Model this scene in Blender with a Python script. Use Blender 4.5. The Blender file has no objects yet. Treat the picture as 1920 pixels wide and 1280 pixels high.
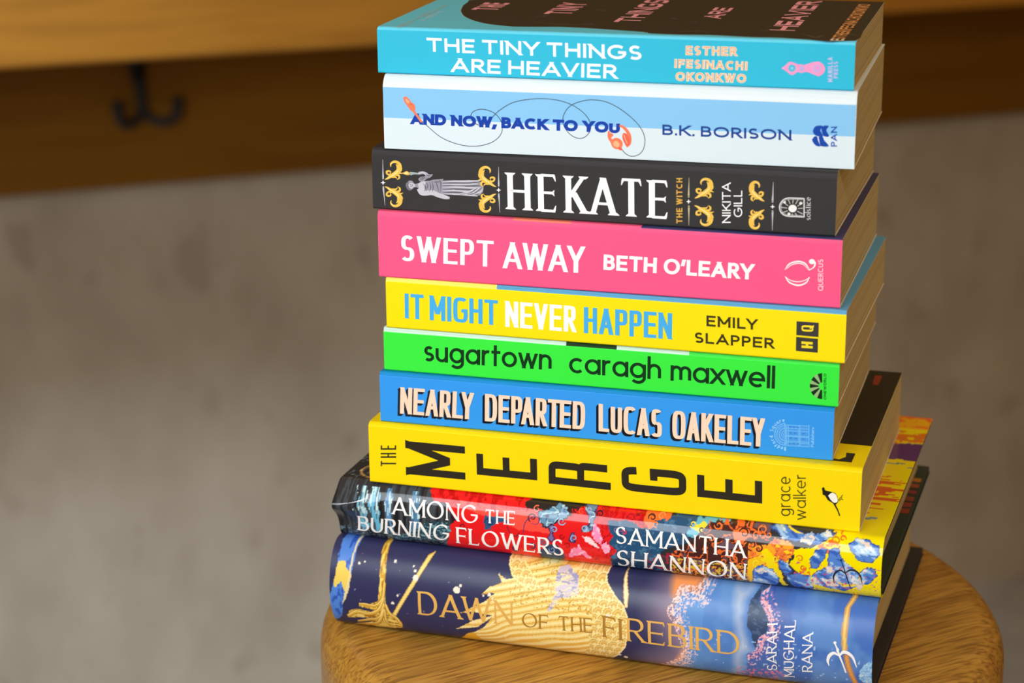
import bpy, math, json, random
import numpy as np
from mathutils import Matrix, Vector, geometry
C = bpy.context.scene.collection
R = math.radians

# ------------------------------------------------------------ camera, world, lights, exposure
cam_d = bpy.data.cameras.new('camera'); cam = bpy.data.objects.new('camera', cam_d); C.objects.link(cam)
cam_d.sensor_width = 36; cam_d.lens = 73.18
CAMZ = 1.0449
cam.matrix_world = Matrix.Translation((0, 0, CAMZ)) @ Matrix.Rotation(R(90 - 16.8273), 4, 'X') @ Matrix.Rotation(R(-.4337), 4, 'Z')
cam_d.clip_start = .02; cam_d.clip_end = 60
cam_d.dof.use_dof = True; cam_d.dof.focus_distance = .885; cam_d.dof.aperture_fstop = 73.18 / 9.5
bpy.context.scene.camera = cam

world = bpy.data.worlds.new('room_light'); bpy.context.scene.world = world; world.use_nodes = True
bg = world.node_tree.nodes['Background']; bg.inputs[0].default_value = (1.0, .60, .21, 1); bg.inputs[1].default_value = .40

def area(name, loc, target, sx, sy, power, col):
    d = bpy.data.lights.new(name, 'AREA'); d.shape = 'RECTANGLE'; d.size = sx; d.size_y = sy; d.energy = power; d.color = col
    o = bpy.data.objects.new(name, d); C.objects.link(o); o.location = loc
    o.rotation_euler = (Vector(target) - Vector(loc)).to_track_quat('-Z', 'Y').to_euler()
    return o
area('window_light', (-.42, .10, 1.13), (.0, .88, .77), .5, .5, 6.6, (.83, .93, 1.0))
area('high_window_light', (-.15, -.75, 1.85), (.03, .85, .8), 1.4, .06, .95, (.90, .96, 1.0)).data.spread = R(36)
d = bpy.data.lights.new('wall_fill_spot', 'SPOT'); d.energy = 410; d.color = (.78, .92, 1.05); d.spot_size = R(54); d.spot_blend = .85; d.shadow_soft_size = .22  # unseen spot, added to brighten the lower left of the wall
o = bpy.data.objects.new('wall_fill_spot', d); C.objects.link(o); o.location = (-1.05, 1.0, 2.35)
o.rotation_euler = (Vector((-.72, 1.85, .12)) - o.location).to_track_quat('-Z', 'Y').to_euler()

sc = bpy.context.scene
sc.view_settings.view_transform = 'Standard'; sc.view_settings.look = 'None'; sc.view_settings.gamma = 1
sc.view_settings.exposure = 0.0; sc.view_settings.use_curve_mapping = False

# ------------------------------------------------------------ helpers
def lin(c):
    c = np.asarray(c, dtype=np.float64) / 255.0
    return np.where(c <= .04045, c / 12.92, ((c + .055) / 1.055) ** 2.4)
def lin4(c): return tuple(float(x) for x in lin(c)) + (1.0,)

def nodes(name):
    m = bpy.data.materials.new(name); m.use_nodes = True
    return m, m.node_tree.nodes, m.node_tree.links, m.node_tree.nodes['Principled BSDF']
def mat_print(name, rough, coat=0.0, spec=.5):
    m, n, l, b = nodes(name)
    a = n.new('ShaderNodeAttribute'); a.attribute_name = 'Col'
    l.new(a.outputs['Color'], b.inputs['Base Color'])
    b.inputs['Roughness'].default_value = rough; b.inputs['Specular IOR Level'].default_value = spec
    b.inputs['Coat Weight'].default_value = coat; b.inputs['Coat Roughness'].default_value = .1
    return m
def mat_plain(name, col, rough, metal=0):
    m, n, l, b = nodes(name)
    t = n.new('ShaderNodeTexNoise'); t.inputs['Scale'].default_value = 30
    co = n.new('ShaderNodeTexCoord'); l.new(co.outputs['Object'], t.inputs['Vector'])
    r = n.new('ShaderNodeValToRGB'); l.new(t.outputs['Fac'], r.inputs[0])
    r.color_ramp.elements[0].color = tuple(x * .88 for x in col) + (1,); r.color_ramp.elements[1].color = tuple(min(1, x * 1.08) for x in col) + (1,)
    l.new(r.outputs[0], b.inputs['Base Color'])
    b.inputs['Roughness'].default_value = rough; b.inputs['Metallic'].default_value = metal
    return m
def mat_wood(name, dark, mid, light, axis_rot, scale, rough, bump=.15, stretch=14.0, pores=.9, spec=.5):
    # pores: how strongly the fine dark pores show
    m, n, l, b = nodes(name)
    co = n.new('ShaderNodeTexCoord'); rot = n.new('ShaderNodeMapping'); l.new(co.outputs['Object'], rot.inputs[0]); rot.inputs['Rotation'].default_value = (0, 0, axis_rot)
    mp = n.new('ShaderNodeMapping'); l.new(rot.outputs[0], mp.inputs[0]); mp.inputs['Scale'].default_value = (scale / stretch, scale, scale)
    n1 = n.new('ShaderNodeTexNoise'); n1.inputs['Scale'].default_value = 1.0; n1.inputs['Detail'].default_value = 6; n1.inputs['Roughness'].default_value = .62; n1.inputs['Distortion'].default_value = .6
    l.new(mp.outputs[0], n1.inputs['Vector'])
    mp2 = n.new('ShaderNodeMapping'); l.new(rot.outputs[0], mp2.inputs[0]); mp2.inputs['Scale'].default_value = (scale * .33, scale * 5, scale * 5)
    n2 = n.new('ShaderNodeTexNoise'); n2.inputs['Scale'].default_value = 1.0; n2.inputs['Detail'].default_value = 4; n2.inputs['Distortion'].default_value = .35
    l.new(mp2.outputs[0], n2.inputs['Vector'])
    r = n.new('ShaderNodeValToRGB'); e = r.color_ramp.elements
    e[0].position = .3; e[0].color = tuple(dark) + (1,); e[1].position = .72; e[1].color = tuple(light) + (1,)
    x = e.new(.5); x.color = tuple(mid) + (1,)
    l.new(n1.outputs['Fac'], r.inputs[0])
    r2 = n.new('ShaderNodeValToRGB'); r2.color_ramp.elements[0].position = .36; r2.color_ramp.elements[0].color = (.45, .38, .3, 1)
    r2.color_ramp.elements[1].position = .56; r2.color_ramp.elements[1].color = (1, 1, 1, 1)
    l.new(n2.outputs['Fac'], r2.inputs[0])
    mx = n.new('ShaderNodeMixRGB'); mx.blend_type = 'MULTIPLY'; mx.inputs[0].default_value = pores
    l.new(r.outputs[0], mx.inputs[1]); l.new(r2.outputs[0], mx.inputs[2]); l.new(mx.outputs[0], b.inputs['Base Color'])
    bp = n.new('ShaderNodeBump'); bp.inputs['Strength'].default_value = bump; bp.inputs['Distance'].default_value = .001
    l.new(n2.outputs['Fac'], bp.inputs['Height']); l.new(bp.outputs[0], b.inputs['Normal'])
    b.inputs['Roughness'].default_value = rough; b.inputs['Specular IOR Level'].default_value = spec
    return m
def mat_paper():
    m, n, l, b = nodes('book_paper')
    co = n.new('ShaderNodeTexCoord'); mp = n.new('ShaderNodeMapping'); l.new(co.outputs['Object'], mp.inputs[0])
    mp.inputs['Scale'].default_value = (3, 3, 3200)
    t = n.new('ShaderNodeTexNoise'); t.inputs['Scale'].default_value = 1; t.inputs['Detail'].default_value = 2
    l.new(mp.outputs[0], t.inputs['Vector'])
    r = n.new('ShaderNodeValToRGB'); r.color_ramp.elements[0].position = .3; r.color_ramp.elements[0].color = (.50, .40, .22, 1)
    r.color_ramp.elements[1].position = .7; r.color_ramp.elements[1].color = (.80, .69, .43, 1)
    l.new(t.outputs['Fac'], r.inputs[0]); l.new(r.outputs[0], b.inputs['Base Color'])
    bp = n.new('ShaderNodeBump'); bp.inputs['Strength'].default_value = .35; bp.inputs['Distance'].default_value = .0003
    l.new(t.outputs['Fac'], bp.inputs['Height']); l.new(bp.outputs[0], b.inputs['Normal'])
    b.inputs['Roughness'].default_value = .85; b.inputs['Specular IOR Level'].default_value = .2
    return m
def mat_plaster(name, c0, c1, c2, scale):
    m, n, l, b = nodes(name)
    co = n.new('ShaderNodeTexCoord'); mp = n.new('ShaderNodeMapping'); l.new(co.outputs['Object'], mp.inputs[0])
    mp.inputs['Scale'].default_value = (1.25, 1.25, .8)
    t = n.new('ShaderNodeTexNoise'); t.inputs['Scale'].default_value = scale; t.inputs['Detail'].default_value = 5; t.inputs['Roughness'].default_value = .6
    l.new(mp.outputs[0], t.inputs['Vector'])
    r = n.new('ShaderNodeValToRGB'); e = r.color_ramp.elements
    e[0].position = .3; e[0].color = c0 + (1,); e[1].position = .72; e[1].color = c2 + (1,); x = e.new(.5); x.color = c1 + (1,)
    l.new(t.outputs['Fac'], r.inputs[0])
    v = n.new('ShaderNodeTexNoise'); v.inputs['Scale'].default_value = scale * 2.6; v.inputs['Detail'].default_value = 2
    l.new(mp.outputs[0], v.inputs['Vector'])
    r2 = n.new('ShaderNodeValToRGB'); r2.color_ramp.elements[0].position = .27; r2.color_ramp.elements[0].color = (.74, .71, .68, 1)
    r2.color_ramp.elements[1].position = .36; r2.color_ramp.elements[1].color = (1, 1, 1, 1)
    l.new(v.outputs['Fac'], r2.inputs[0])
    mx = n.new('ShaderNodeMixRGB'); mx.blend_type = 'MULTIPLY'; mx.inputs[0].default_value = .7
    l.new(r.outputs[0], mx.inputs[1]); l.new(r2.outputs[0], mx.inputs[2]); l.new(mx.outputs[0], b.inputs['Base Color'])
    bp = n.new('ShaderNodeBump'); bp.inputs['Strength'].default_value = .2; bp.inputs['Distance'].default_value = .004
    l.new(t.outputs['Fac'], bp.inputs['Height']); l.new(bp.outputs[0], b.inputs['Normal'])
    b.inputs['Roughness'].default_value = .75
    return m

M = dict(matte=mat_print('matt_cover_print', .45, spec=.22), soft=mat_print('soft_touch_cover_print', .55, spec=.16),
         satin=mat_print('satin_jacket_print', .34, spec=.3), gloss=mat_print('gloss_jacket_print', .085, spec=.4),
         paper=mat_paper(),
         oak=mat_wood('oak_seat', (.40, .19, .026), (.53, .27, .042), (.64, .35, .066), R(-30), 120, .34, .35),
         bar=mat_wood('bar_oak', (.34, .145, .014), (.40, .175, .019), (.44, .20, .024), 0, 16, .5, .06, pores=.3, spec=.3),
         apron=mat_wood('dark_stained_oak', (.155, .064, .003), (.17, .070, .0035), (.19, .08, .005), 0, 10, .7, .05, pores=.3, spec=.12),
         iron=mat_plain('black_iron', (.004, .0035, .0035), .6, .2),
         wall=mat_plaster('grey_plaster', (.275, .23, .175), (.335, .288, .228), (.39, .343, .278), 7.0),
         floor=mat_plaster('grey_concrete', (.22, .20, .18), (.30, .28, .25), (.38, .35, .32), 4.0))

class MB:
    """collects polygons with a colour each and links them as one mesh object"""
    def __init__(s): s.v = []; s.f = []; s.c = []
    def poly(s, pts, col=(255, 255, 255)):
        k = len(s.v); s.v += [tuple(p) for p in pts]; s.f.append(tuple(range(k, k + len(pts)))); s.c.append(col)
    def face(s, idx, col=(255, 255, 255)): s.f.append(tuple(idx)); s.c.append(col)
    def box(s, x0, y0, z0, x1, y1, z1, col=(255, 255, 255)):
        k = len(s.v); s.v += [(x, y, z) for z in (z0, z1) for y in (y0, y1) for x in (x0, x1)]
        for q in ((0, 2, 3, 1), (4, 5, 7, 6), (0, 1, 5, 4), (2, 6, 7, 3), (0, 4, 6, 2), (1, 3, 7, 5)): s.face([k + a for a in q], col)
    def lathe(s, prof, n=64, col=(255, 255, 255)):
        k = len(s.v)
        for r, z in prof:
            for a in range(n): s.v.append((r * math.cos(2 * math.pi * a / n), r * math.sin(2 * math.pi * a / n), z))
        for j in range(len(prof) - 1):
            for a in range(n): s.face([k + j * n + a, k + j * n + (a + 1) % n, k + (j + 1) * n + (a + 1) % n, k + (j + 1) * n + a], col)
        s.face([k + a for a in range(n)][::-1], col); s.face([k + (len(prof) - 1) * n + a for a in range(n)], col)
    def tube(s, pts, rad, n=12):
        pts = [Vector(p) for p in pts]; rr = rad if isinstance(rad, (list, tuple)) else [rad] * len(pts); k = len(s.v); up = None
        for i, p in enumerate(pts):
            t = (pts[min(i + 1, len(pts) - 1)] - pts[max(i - 1, 0)]).normalized()
            if up is None: up = Vector((0, 1, 0)) if abs(t.y) < .8 else Vector((1, 0, 0))
            a = t.cross(up).normalized(); b = a.cross(t).normalized(); up = b
            for j in range(n):
                q = 2 * math.pi * j / n; s.v.append(tuple(p + (a * math.cos(q) + b * math.sin(q)) * rr[i]))
        for i in range(len(pts) - 1):
            for j in range(n): s.face([k + i * n + j, k + i * n + (j + 1) % n, k + (i + 1) * n + (j + 1) % n, k + (i + 1) * n + j])
        s.face([k + j for j in range(n)][::-1]); s.face([k + (len(pts) - 1) * n + j for j in range(n)])
    def build(s, name, mat, parent=None, smooth=False, recalc=True):
        me = bpy.data.meshes.new(name); me.from_pydata(s.v, [], s.f)
        at = me.color_attributes.new('Col', 'FLOAT_COLOR', 'CORNER')
        cache = {}; arr = []
        for p, c in zip(me.polygons, s.c):
            c = tuple(c)
            if c not in cache: cache[c] = lin4(c)
            arr += cache[c] * p.loop_total
        at.data.foreach_set('color', arr)
        if recalc:
            import bmesh
            bm = bmesh.new(); bm.from_mesh(me); bmesh.ops.recalc_face_normals(bm, faces=bm.faces[:]); bm.to_mesh(me); bm.free()
        if smooth:
            me.polygons.foreach_set('use_smooth', [True] * len(me.polygons))
        me.materials.append(mat); me.update()
        o = bpy.data.objects.new(name, me); C.objects.link(o)
        if parent: o.parent = parent
        return o
def empty(name, loc, rz=0):
    o = bpy.data.objects.new(name, None); C.objects.link(o); o.location = loc; o.rotation_euler = (0, 0, rz); o.empty_display_size = .05
    return o
def tag(o, label=None, cat=None, group=None, kind=None):
    if label: o['label'] = label
    if cat: o['category'] = cat
    if group: o['group'] = group
    if kind: o['kind'] = kind
def bevel(o, w, seg=3):
    b = o.modifiers.new('bevel', 'BEVEL'); b.width = w; b.segments = seg; b.limit_method = 'ANGLE'; b.angle_limit = R(40)

# ------------------------------------------------------------ the bar behind, its wall and the floor
PSI = R(20.3)
AX = Vector((math.cos(PSI), math.sin(PSI), 0)); NX = Vector((-AX.y, AX.x, 0))
def barframe(o): o.rotation_euler = (0, 0, PSI)
cF = NX.y * 2.0; cA = NX.y * 2.16; cW = NX.y * 2.185     # distances of fascia, apron and wall along the bar's normal
ZF = CAMZ - .300; ZA = CAMZ - .4475
b = MB(); b.box(-4.2, cF, ZF, 8.2, cF + .62, ZF + .115, (255, 255, 255))
bar = b.build('bar_counter', M['bar']); barframe(bar); bevel(bar, .004)
tag(bar, 'thick orange oak bar counter top running across the back above the hook', 'counter')
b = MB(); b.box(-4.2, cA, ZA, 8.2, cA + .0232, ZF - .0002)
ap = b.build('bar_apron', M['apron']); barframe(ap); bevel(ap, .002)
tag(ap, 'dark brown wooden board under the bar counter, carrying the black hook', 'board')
b = MB(); b.box(-4.2, cW, 0, 8.2, cW + .12, ZF - .0002)
w = b.build('wall_back', M['wall']); barframe(w); tag(w, kind='structure')
b = MB(); b.box(-6.5, cW + 2.6, 0, 10.5, cW + 2.75, 2.8)
w = b.build('wall_far', M['wall']); barframe(w); tag(w, kind='structure')
b = MB(); b.box(-8, -5, -.05, 10, 10, 0)
fl = b.build('floor', M['floor']); tag(fl, kind='structure')

# coat hook on the apron
hx = .3617; hz = CAMZ
hook = empty('coat_hook', tuple(AX * hx + NX * (cA - .0006))[:2] + (ZF - .085,), PSI)
tag(hook, 'black iron double hook screwed to the dark board under the counter', 'hook')
def zof(z): return z - (ZF - .085)
b = MB()
b.tube([(-.001, -.003, .083), (-.001, -.003, .066)], [.0125, .0105], 20)
b.tube([(-.001, -.003, .066), (-.001, -.0035, .05), (0, -.004, .036)], [.0105, .008, .0055], 16)
o = b.build('back_plate', M['iron'], hook, True); o.scale = (1, .28, 1); o.location = (0, -.0002, 0)
b = MB(); b.tube([(0, -.004, .055), (0, -.007, .035), (0, -.010, .018), (0, -.011, .012)], [.006, .0055, .005, .0055], 14)
b.build('stem', M['iron'], hook, True)
for sgn, ex in ((-1, .0262), (1, .0330)):
    pts = [(0, -.010, .016)] ; 
    for t in np.linspace(0, 1, 11):
        a = -math.pi / 2 * (1 - t) * 1.0
        pts.append((sgn * ex * (.28 + .72 * math.sin(t * math.pi / 2) ** .9), -.011 - .012 * t, .0045 - .004 * math.sin(t * math.pi) + .0185 * t ** 2.4))
    b = MB(); b.tube(pts, [.0045] * 8 + [.0045, .0048, .0056, .0056], 14)
    prong = b.build('prong', M['iron'], hook, True)
    k = pts[-1]; b = MB(); b.lathe([(.0015, -.0058), (.0045, -.0042), (.0062, 0), (.0045, .0042), (.0015, .0058)], 16)
    o = b.build('prong_tip', M['iron'], prong, True); o.location = k
b = MB(); b.lathe([(.0035, -.0012), (.0033, .0008), (.0015, .0018)], 14)
o = b.build('screw', mat_plain('worn_steel', (.12, .1, .09), .35, .8), hook, True); o.location = (-.001, -.0045, .072); o.rotation_euler = (R(90), 0, 0)

# ------------------------------------------------------------ the stool
SEAT = .65
SX, SY, SR, RR = .0674, .8908, .1572, .0159
stool = empty('wooden_stool', (SX, SY, 0))
tag(stool, 'round oak stool with a softly rounded edge, under the tall stack of books', 'stool')
b = MB(); prof = []
for a in np.linspace(-90, 0, 8): prof.append((SR - .012 + .012 * math.cos(R(a)), SEAT - .045 + .012 + .012 * math.sin(R(a))))
for a in np.linspace(0, 90, 12): prof.append((SR - RR + RR * math.cos(R(a)), SEAT - RR + RR * math.sin(R(a))))
b.lathe(prof, 128)
seat = b.build('seat', M['oak'], stool, True)
import bmesh
for k in range(4):
    a = R(45 + 90 * k); p0 = Vector((.1 * math.cos(a), .1 * math.sin(a), SEAT - .044)); p1 = Vector((.165 * math.cos(a), .165 * math.sin(a), .0))
    b = MB(); b.tube([p0, p0.lerp(p1, .5), p1], [.017, .0165, .014], 20); b.build('leg', M['oak'], stool, True)
for k in range(4):
    a, c = R(45 + 90 * k), R(135 + 90 * k); f = .67; r = .1 + .065 * f; z = (SEAT - .044) * (1 - f)
    b = MB(); b.tube([(r * math.cos(a), r * math.sin(a), z), (r * math.cos(c), r * math.sin(c), z)], .009, 16); b.build('footrest_bar', M['oak'], stool, True)

# ------------------------------------------------------------ lettering: a stroke alphabet (cap height 1)
def A_(cx, cy, rx, ry, a0, a1): return ('a', cx, cy, rx, ry, a0, a1)
G = {
 'A': (.86, [[(0, 0), (.43, 1)], [(.43, 1), (.86, 0)], [(.125, .29), (.735, .29)]]),
 'B': (.62, [[(0, 0), (0, 1)], [(0, 1), (.3, 1), A_(.3, .765, .26, .235, 90, -90), (0, .53)], [(0, .53), (.34, .53), A_(.34, .265, .28, .265, 90, -90), (0, 0)]]),
 'C': (.84, [[A_(.48, .5, .48, .5, 48, 312)]]),
 'D': (.78, [[(0, 0), (0, 1)], [(0, 1), (.3, 1), A_(.3, .5, .48, .5, 90, -90), (0, 0)]]),
 'E': (.6, [[(0, 0), (0, 1)], [(0, 1), (.6, 1)], [(0, .51), (.54, .51)], [(0, 0), (.6, 0)]]),
 'F': (.56, [[(0, 0), (0, 1)], [(0, 1), (.56, 1)], [(0, .5), (.5, .5)]]),
 'G': (.92, [[A_(.48, .5, .48, .5, 48, 345), (.94, .47), (.55, .47)]]),
 'H': (.74, [[(0, 0), (0, 1)], [(.74, 0), (.74, 1)], [(0, .51), (.74, .51)]]),
 'I': (0, [[(0, 0), (0, 1)]]),
 'J': (.4, [[(.4, 1), (.4, .25), A_(.2, .22, .2, .22, 0, -150)]]),
 'K': (.66, [[(0, 0), (0, 1)], [(.62, 1), (.02, .40)], [(.2, .57), (.68, 0)]]),
 'L': (.54, [[(0, 0), (0, 1)], [(0, 0), (.54, 0)]]),
 'M': (.92, [[(0, 0), (0, 1)], [(0, 1), (.46, .22)], [(.46, .22), (.92, 1)], [(.92, 0), (.92, 1)]]),
 'N': (.76, [[(0, 0), (0, 1)], [(0, 1), (.76, 0)], [(.76, 0), (.76, 1)]]),
 'O': (.98, [[A_(.49, .5, .49, .5, 90, 450)]]),
 'P': (.56, [[(0, 0), (0, 1)], [(0, 1), (.3, 1), A_(.3, .73, .26, .27, 90, -90), (0, .46)]]),
 'Q': (.98, [[A_(.49, .5, .49, .5, 90, 450)], [(.58, .28), (.98, -.06)]]),
 'R': (.62, [[(0, 0), (0, 1)], [(0, 1), (.3, 1), A_(.3, .74, .27, .26, 90, -90), (0, .48)], [(.27, .48), (.62, 0)]]),
 'S': (.58, [[A_(.3, .745, .26, .255, 38, 270), A_(.29, .245, .29, .245, 90, -142)]]),
 'T': (.76, [[(0, 1), (.76, 1)], [(.38, 0), (.38, 1)]]),
 'U': (.7, [[(0, 1), (0, .36), A_(.35, .36, .35, .36, 180, 360), (.7, 1)]]),
 'V': (.8, [[(0, 1), (.4, 0)], [(.4, 0), (.8, 1)]]),
 'W': (1.2, [[(0, 1), (.3, 0)], [(.3, 0), (.6, 1)], [(.6, 1), (.9, 0)], [(.9, 0), (1.2, 1)]]),
 'X': (.72, [[(0, 1), (.72, 0)], [(0, 0), (.72, 1)]]),
 'Y': (.74, [[(0, 1), (.37, .42)], [(.74, 1), (.37, .42)], [(.37, .46), (.37, 0)]]),
 'Z': (.66, [[(0, 1), (.66, 1)], [(.66, 1), (0, 0)], [(0, 0), (.66, 0)]]),
 '.': (0, [[(0, 0), (0, .001)]]), ',': (0, [[(.02, .06), (-.06, -.2)]]), "'": (0, [[(.03, 1), (-.03, .72)]]), '"': (.2, [[(0, 1), (0, .7)]]),
 'a': (.64, [[A_(.32, .33, .32, .33, 90, 450)], [(.64, 0), (.64, .66)]]),
 'b': (.64, [[A_(.32, .33, .32, .33, 90, 450)], [(0, 0), (0, 1.04)]]),
 'c': (.56, [[A_(.32, .33, .32, .33, 48, 312)]]),
 'd': (.64, [[A_(.32, .33, .32, .33, 90, 450)], [(.64, 0), (.64, 1.04)]]),
 'e': (.64, [[(.03, .33), (.64, .33), A_(.32, .33, .32, .33, 0, 312)]]),
 'f': (.3, [[(.1, 0), (.1, .8), A_(.28, .82, .18, .2, 180, 75)], [(0, .66), (.3, .66)]]),
 'g': (.64, [[A_(.32, .33, .32, .33, 90, 450)], [(.64, .66), (.64, -.04), A_(.33, -.05, .31, .25, 0, -145)]]),
 'h': (.52, [[(0, 0), (0, 1.04)], [(0, .3), (0, .4), A_(.26, .4, .26, .26, 180, 0), (.52, 0)]]),
 'i': (0, [[(0, 0), (0, .66)], [(0, .86), (0, .93)]]),
 'k': (.46, [[(0, 0), (0, 1.04)], [(.44, .66), (.02, .26)], [(.14, .38), (.46, 0)]]),
 'l': (0, [[(0, 0), (0, 1.04)]]),
 'm': (.86, [[(0, 0), (0, .66)], [(0, .3), (0, .44), A_(.215, .44, .215, .22, 180, 0), (.43, 0)], [(.43, .3), (.43, .44), A_(.645, .44, .215, .22, 180, 0), (.86, 0)]]),
 'n': (.52, [[(0, 0), (0, .66)], [(0, .3), (0, .4), A_(.26, .4, .26, .26, 180, 0), (.52, 0)]]),
 'o': (.66, [[A_(.33, .33, .33, .33, 90, 450)]]),
 'q': (.64, [[A_(.32, .33, .32, .33, 90, 450)], [(.64, -.3), (.64, .66)]]),
 'r': (.28, [[(0, 0), (0, .66)], [(0, .3), (0, .38), A_(.25, .38, .25, .28, 180, 72)]]),
 's': (.4, [[A_(.2, .49, .18, .17, 40, 270), A_(.2, .16, .2, .16, 90, -140)]]),
 't': (.32, [[(.13, 0), (.13, .95)], [(0, .66), (.32, .66)]]),
 'u': (.52, [[(0, .66), (0, .26), A_(.26, .26, .26, .26, 180, 360), (.52, .36)], [(.52, 0), (.52, .66)]]),
 'w': (.86, [[(0, .66), (.215, 0)], [(.215, 0), (.43, .66)], [(.43, .66), (.645, 0)], [(.645, 0), (.86, .66)]]),
 'x': (.52, [[(0, .66), (.52, 0)], [(0, 0), (.52, .66)]]),
}
# style: stem, bar, letter gap, word gap, squareness, contrast pen?, serif length, serif height
ST = {'geo': (.215, .19, .2, .56, 2.1, 0, 0, 0), 'geoh': (.30, .27, .12, .5, 2.1, 0, 0, 0), 'geot': (.10, .10, .32, .5, 2.1, 0, 0, 0),
      'geom': (.205, .19, .2, .6, 2.1, 0, 0, 0), 'geob': (.235, .20, .09, .44, 2.1, 0, 0, 0), 'geol': (.14, .13, .16, .4, 2.1, 0, 0, 0),
      'heavy': (.335, .275, .045, .46, 2.2, 0, 0, 0), 'cond': (.17, .20, .2, .3, 3.5, 0, 0, 0), 'bebas': (.17, .135, .075, .24, 4.0, 0, 0, 0),
      'near': (.155, .125, .05, .3, 3.6, 0, 0, 0), 'swept': (.175, .12, .10, .3, 2.4, 0, 0, 0), 'merge': (.12, .112, .1, .3, 5.5, 0, 0, 0),
      'thin': (.10, .09, .2, .3, 3.0, 0, 0, 0), 'round': (.14, .135, .07, .42, 2.0, 0, 0, 0), 'roundl': (.17, .15, .1, .3, 2.0, 0, 0, 0),
      'hum': (.095, .085, .13, .3, 2.0, 0, 0, 0), 'hek': (.168, .042, .20, .3, 2.1, 1, .07, .028), 'ser_s': (.13, .06, .12, .3, 2.0, 1, .06, .04),
      'traj': (.15, .07, .11, .3, 2.0, 1, .055, .035), 'trajl': (.125, .06, .12, .3, 2.0, 1, .06, .03)}
KERN = {'AV': .1, 'VA': .1, 'AW': .08, 'WA': .08, 'AY': .12, 'YA': .1, 'AT': .13, 'TA': .1, 'LY': .12, 'LT': .1, 'PA': .08, 'KA': .13, 'TE': .06, 'RT': .03, 'TO': .05, 'EY': .03, 'RY': .04, 'LE': 0, 'FL': .02}

def expand(st, n, sq):
    out = []
    for q in st:
        if q[0] == 'a':
            _, cx, cy, rx, ry, a0, a1 = q; k = max(4, int(abs(a1 - a0) / 9))
            for t in np.linspace(a0, a1, k + 1):
                c, s_ = math.cos(R(t)), math.sin(R(t)); e = 2.0 / sq
                out.append((cx + rx * math.copysign(abs(c) ** e, c), cy + ry * math.copysign(abs(s_) ** e, s_)))
        else: out.append(q)
    r = [out[0]]
    for p in out[1:]:
        if abs(p[0] - r[-1][0]) + abs(p[1] - r[-1][1]) > 1e-4: r.append(p)
    return r

def strip(pts, wid, closed=False):
    """quads along a polyline with a width (or widths) and mitred corners"""
    n = len(pts); L = []; Rr = []
    for i in range(n):
        p = np.array(pts[i]); a = np.array(pts[i - 1] if i else (pts[-2] if closed else pts[0])); c = np.array(pts[i + 1] if i < n - 1 else (pts[1] if closed else pts[-1]))
        d1 = p - a; d2 = c - p
        l1, l2 = np.hypot(*d1), np.hypot(*d2)
        if l1 < 1e-9: d1 = d2; l1 = l2
        if l2 < 1e-9: d2 = d1; l2 = l1
        d1 = d1 / l1; d2 = d2 / l2
        m = d1 + d2; lm = np.hypot(*m)
        if lm < 1e-6: m = d1; lm = 1
        m = m / lm; nn = np.array([-m[1], m[0]]); cs = max(.45, abs(nn @ np.array([-d1[1], d1[0]])))
        w_ = (wid[i] if isinstance(wid, (list, tuple, np.ndarray)) else wid) / 2 / cs
        L.append(p + nn * w_); Rr.append(p - nn * w_)
    return [(Rr[i], Rr[i + 1], L[i + 1], L[i]) for i in range(n - 1)]

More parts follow.
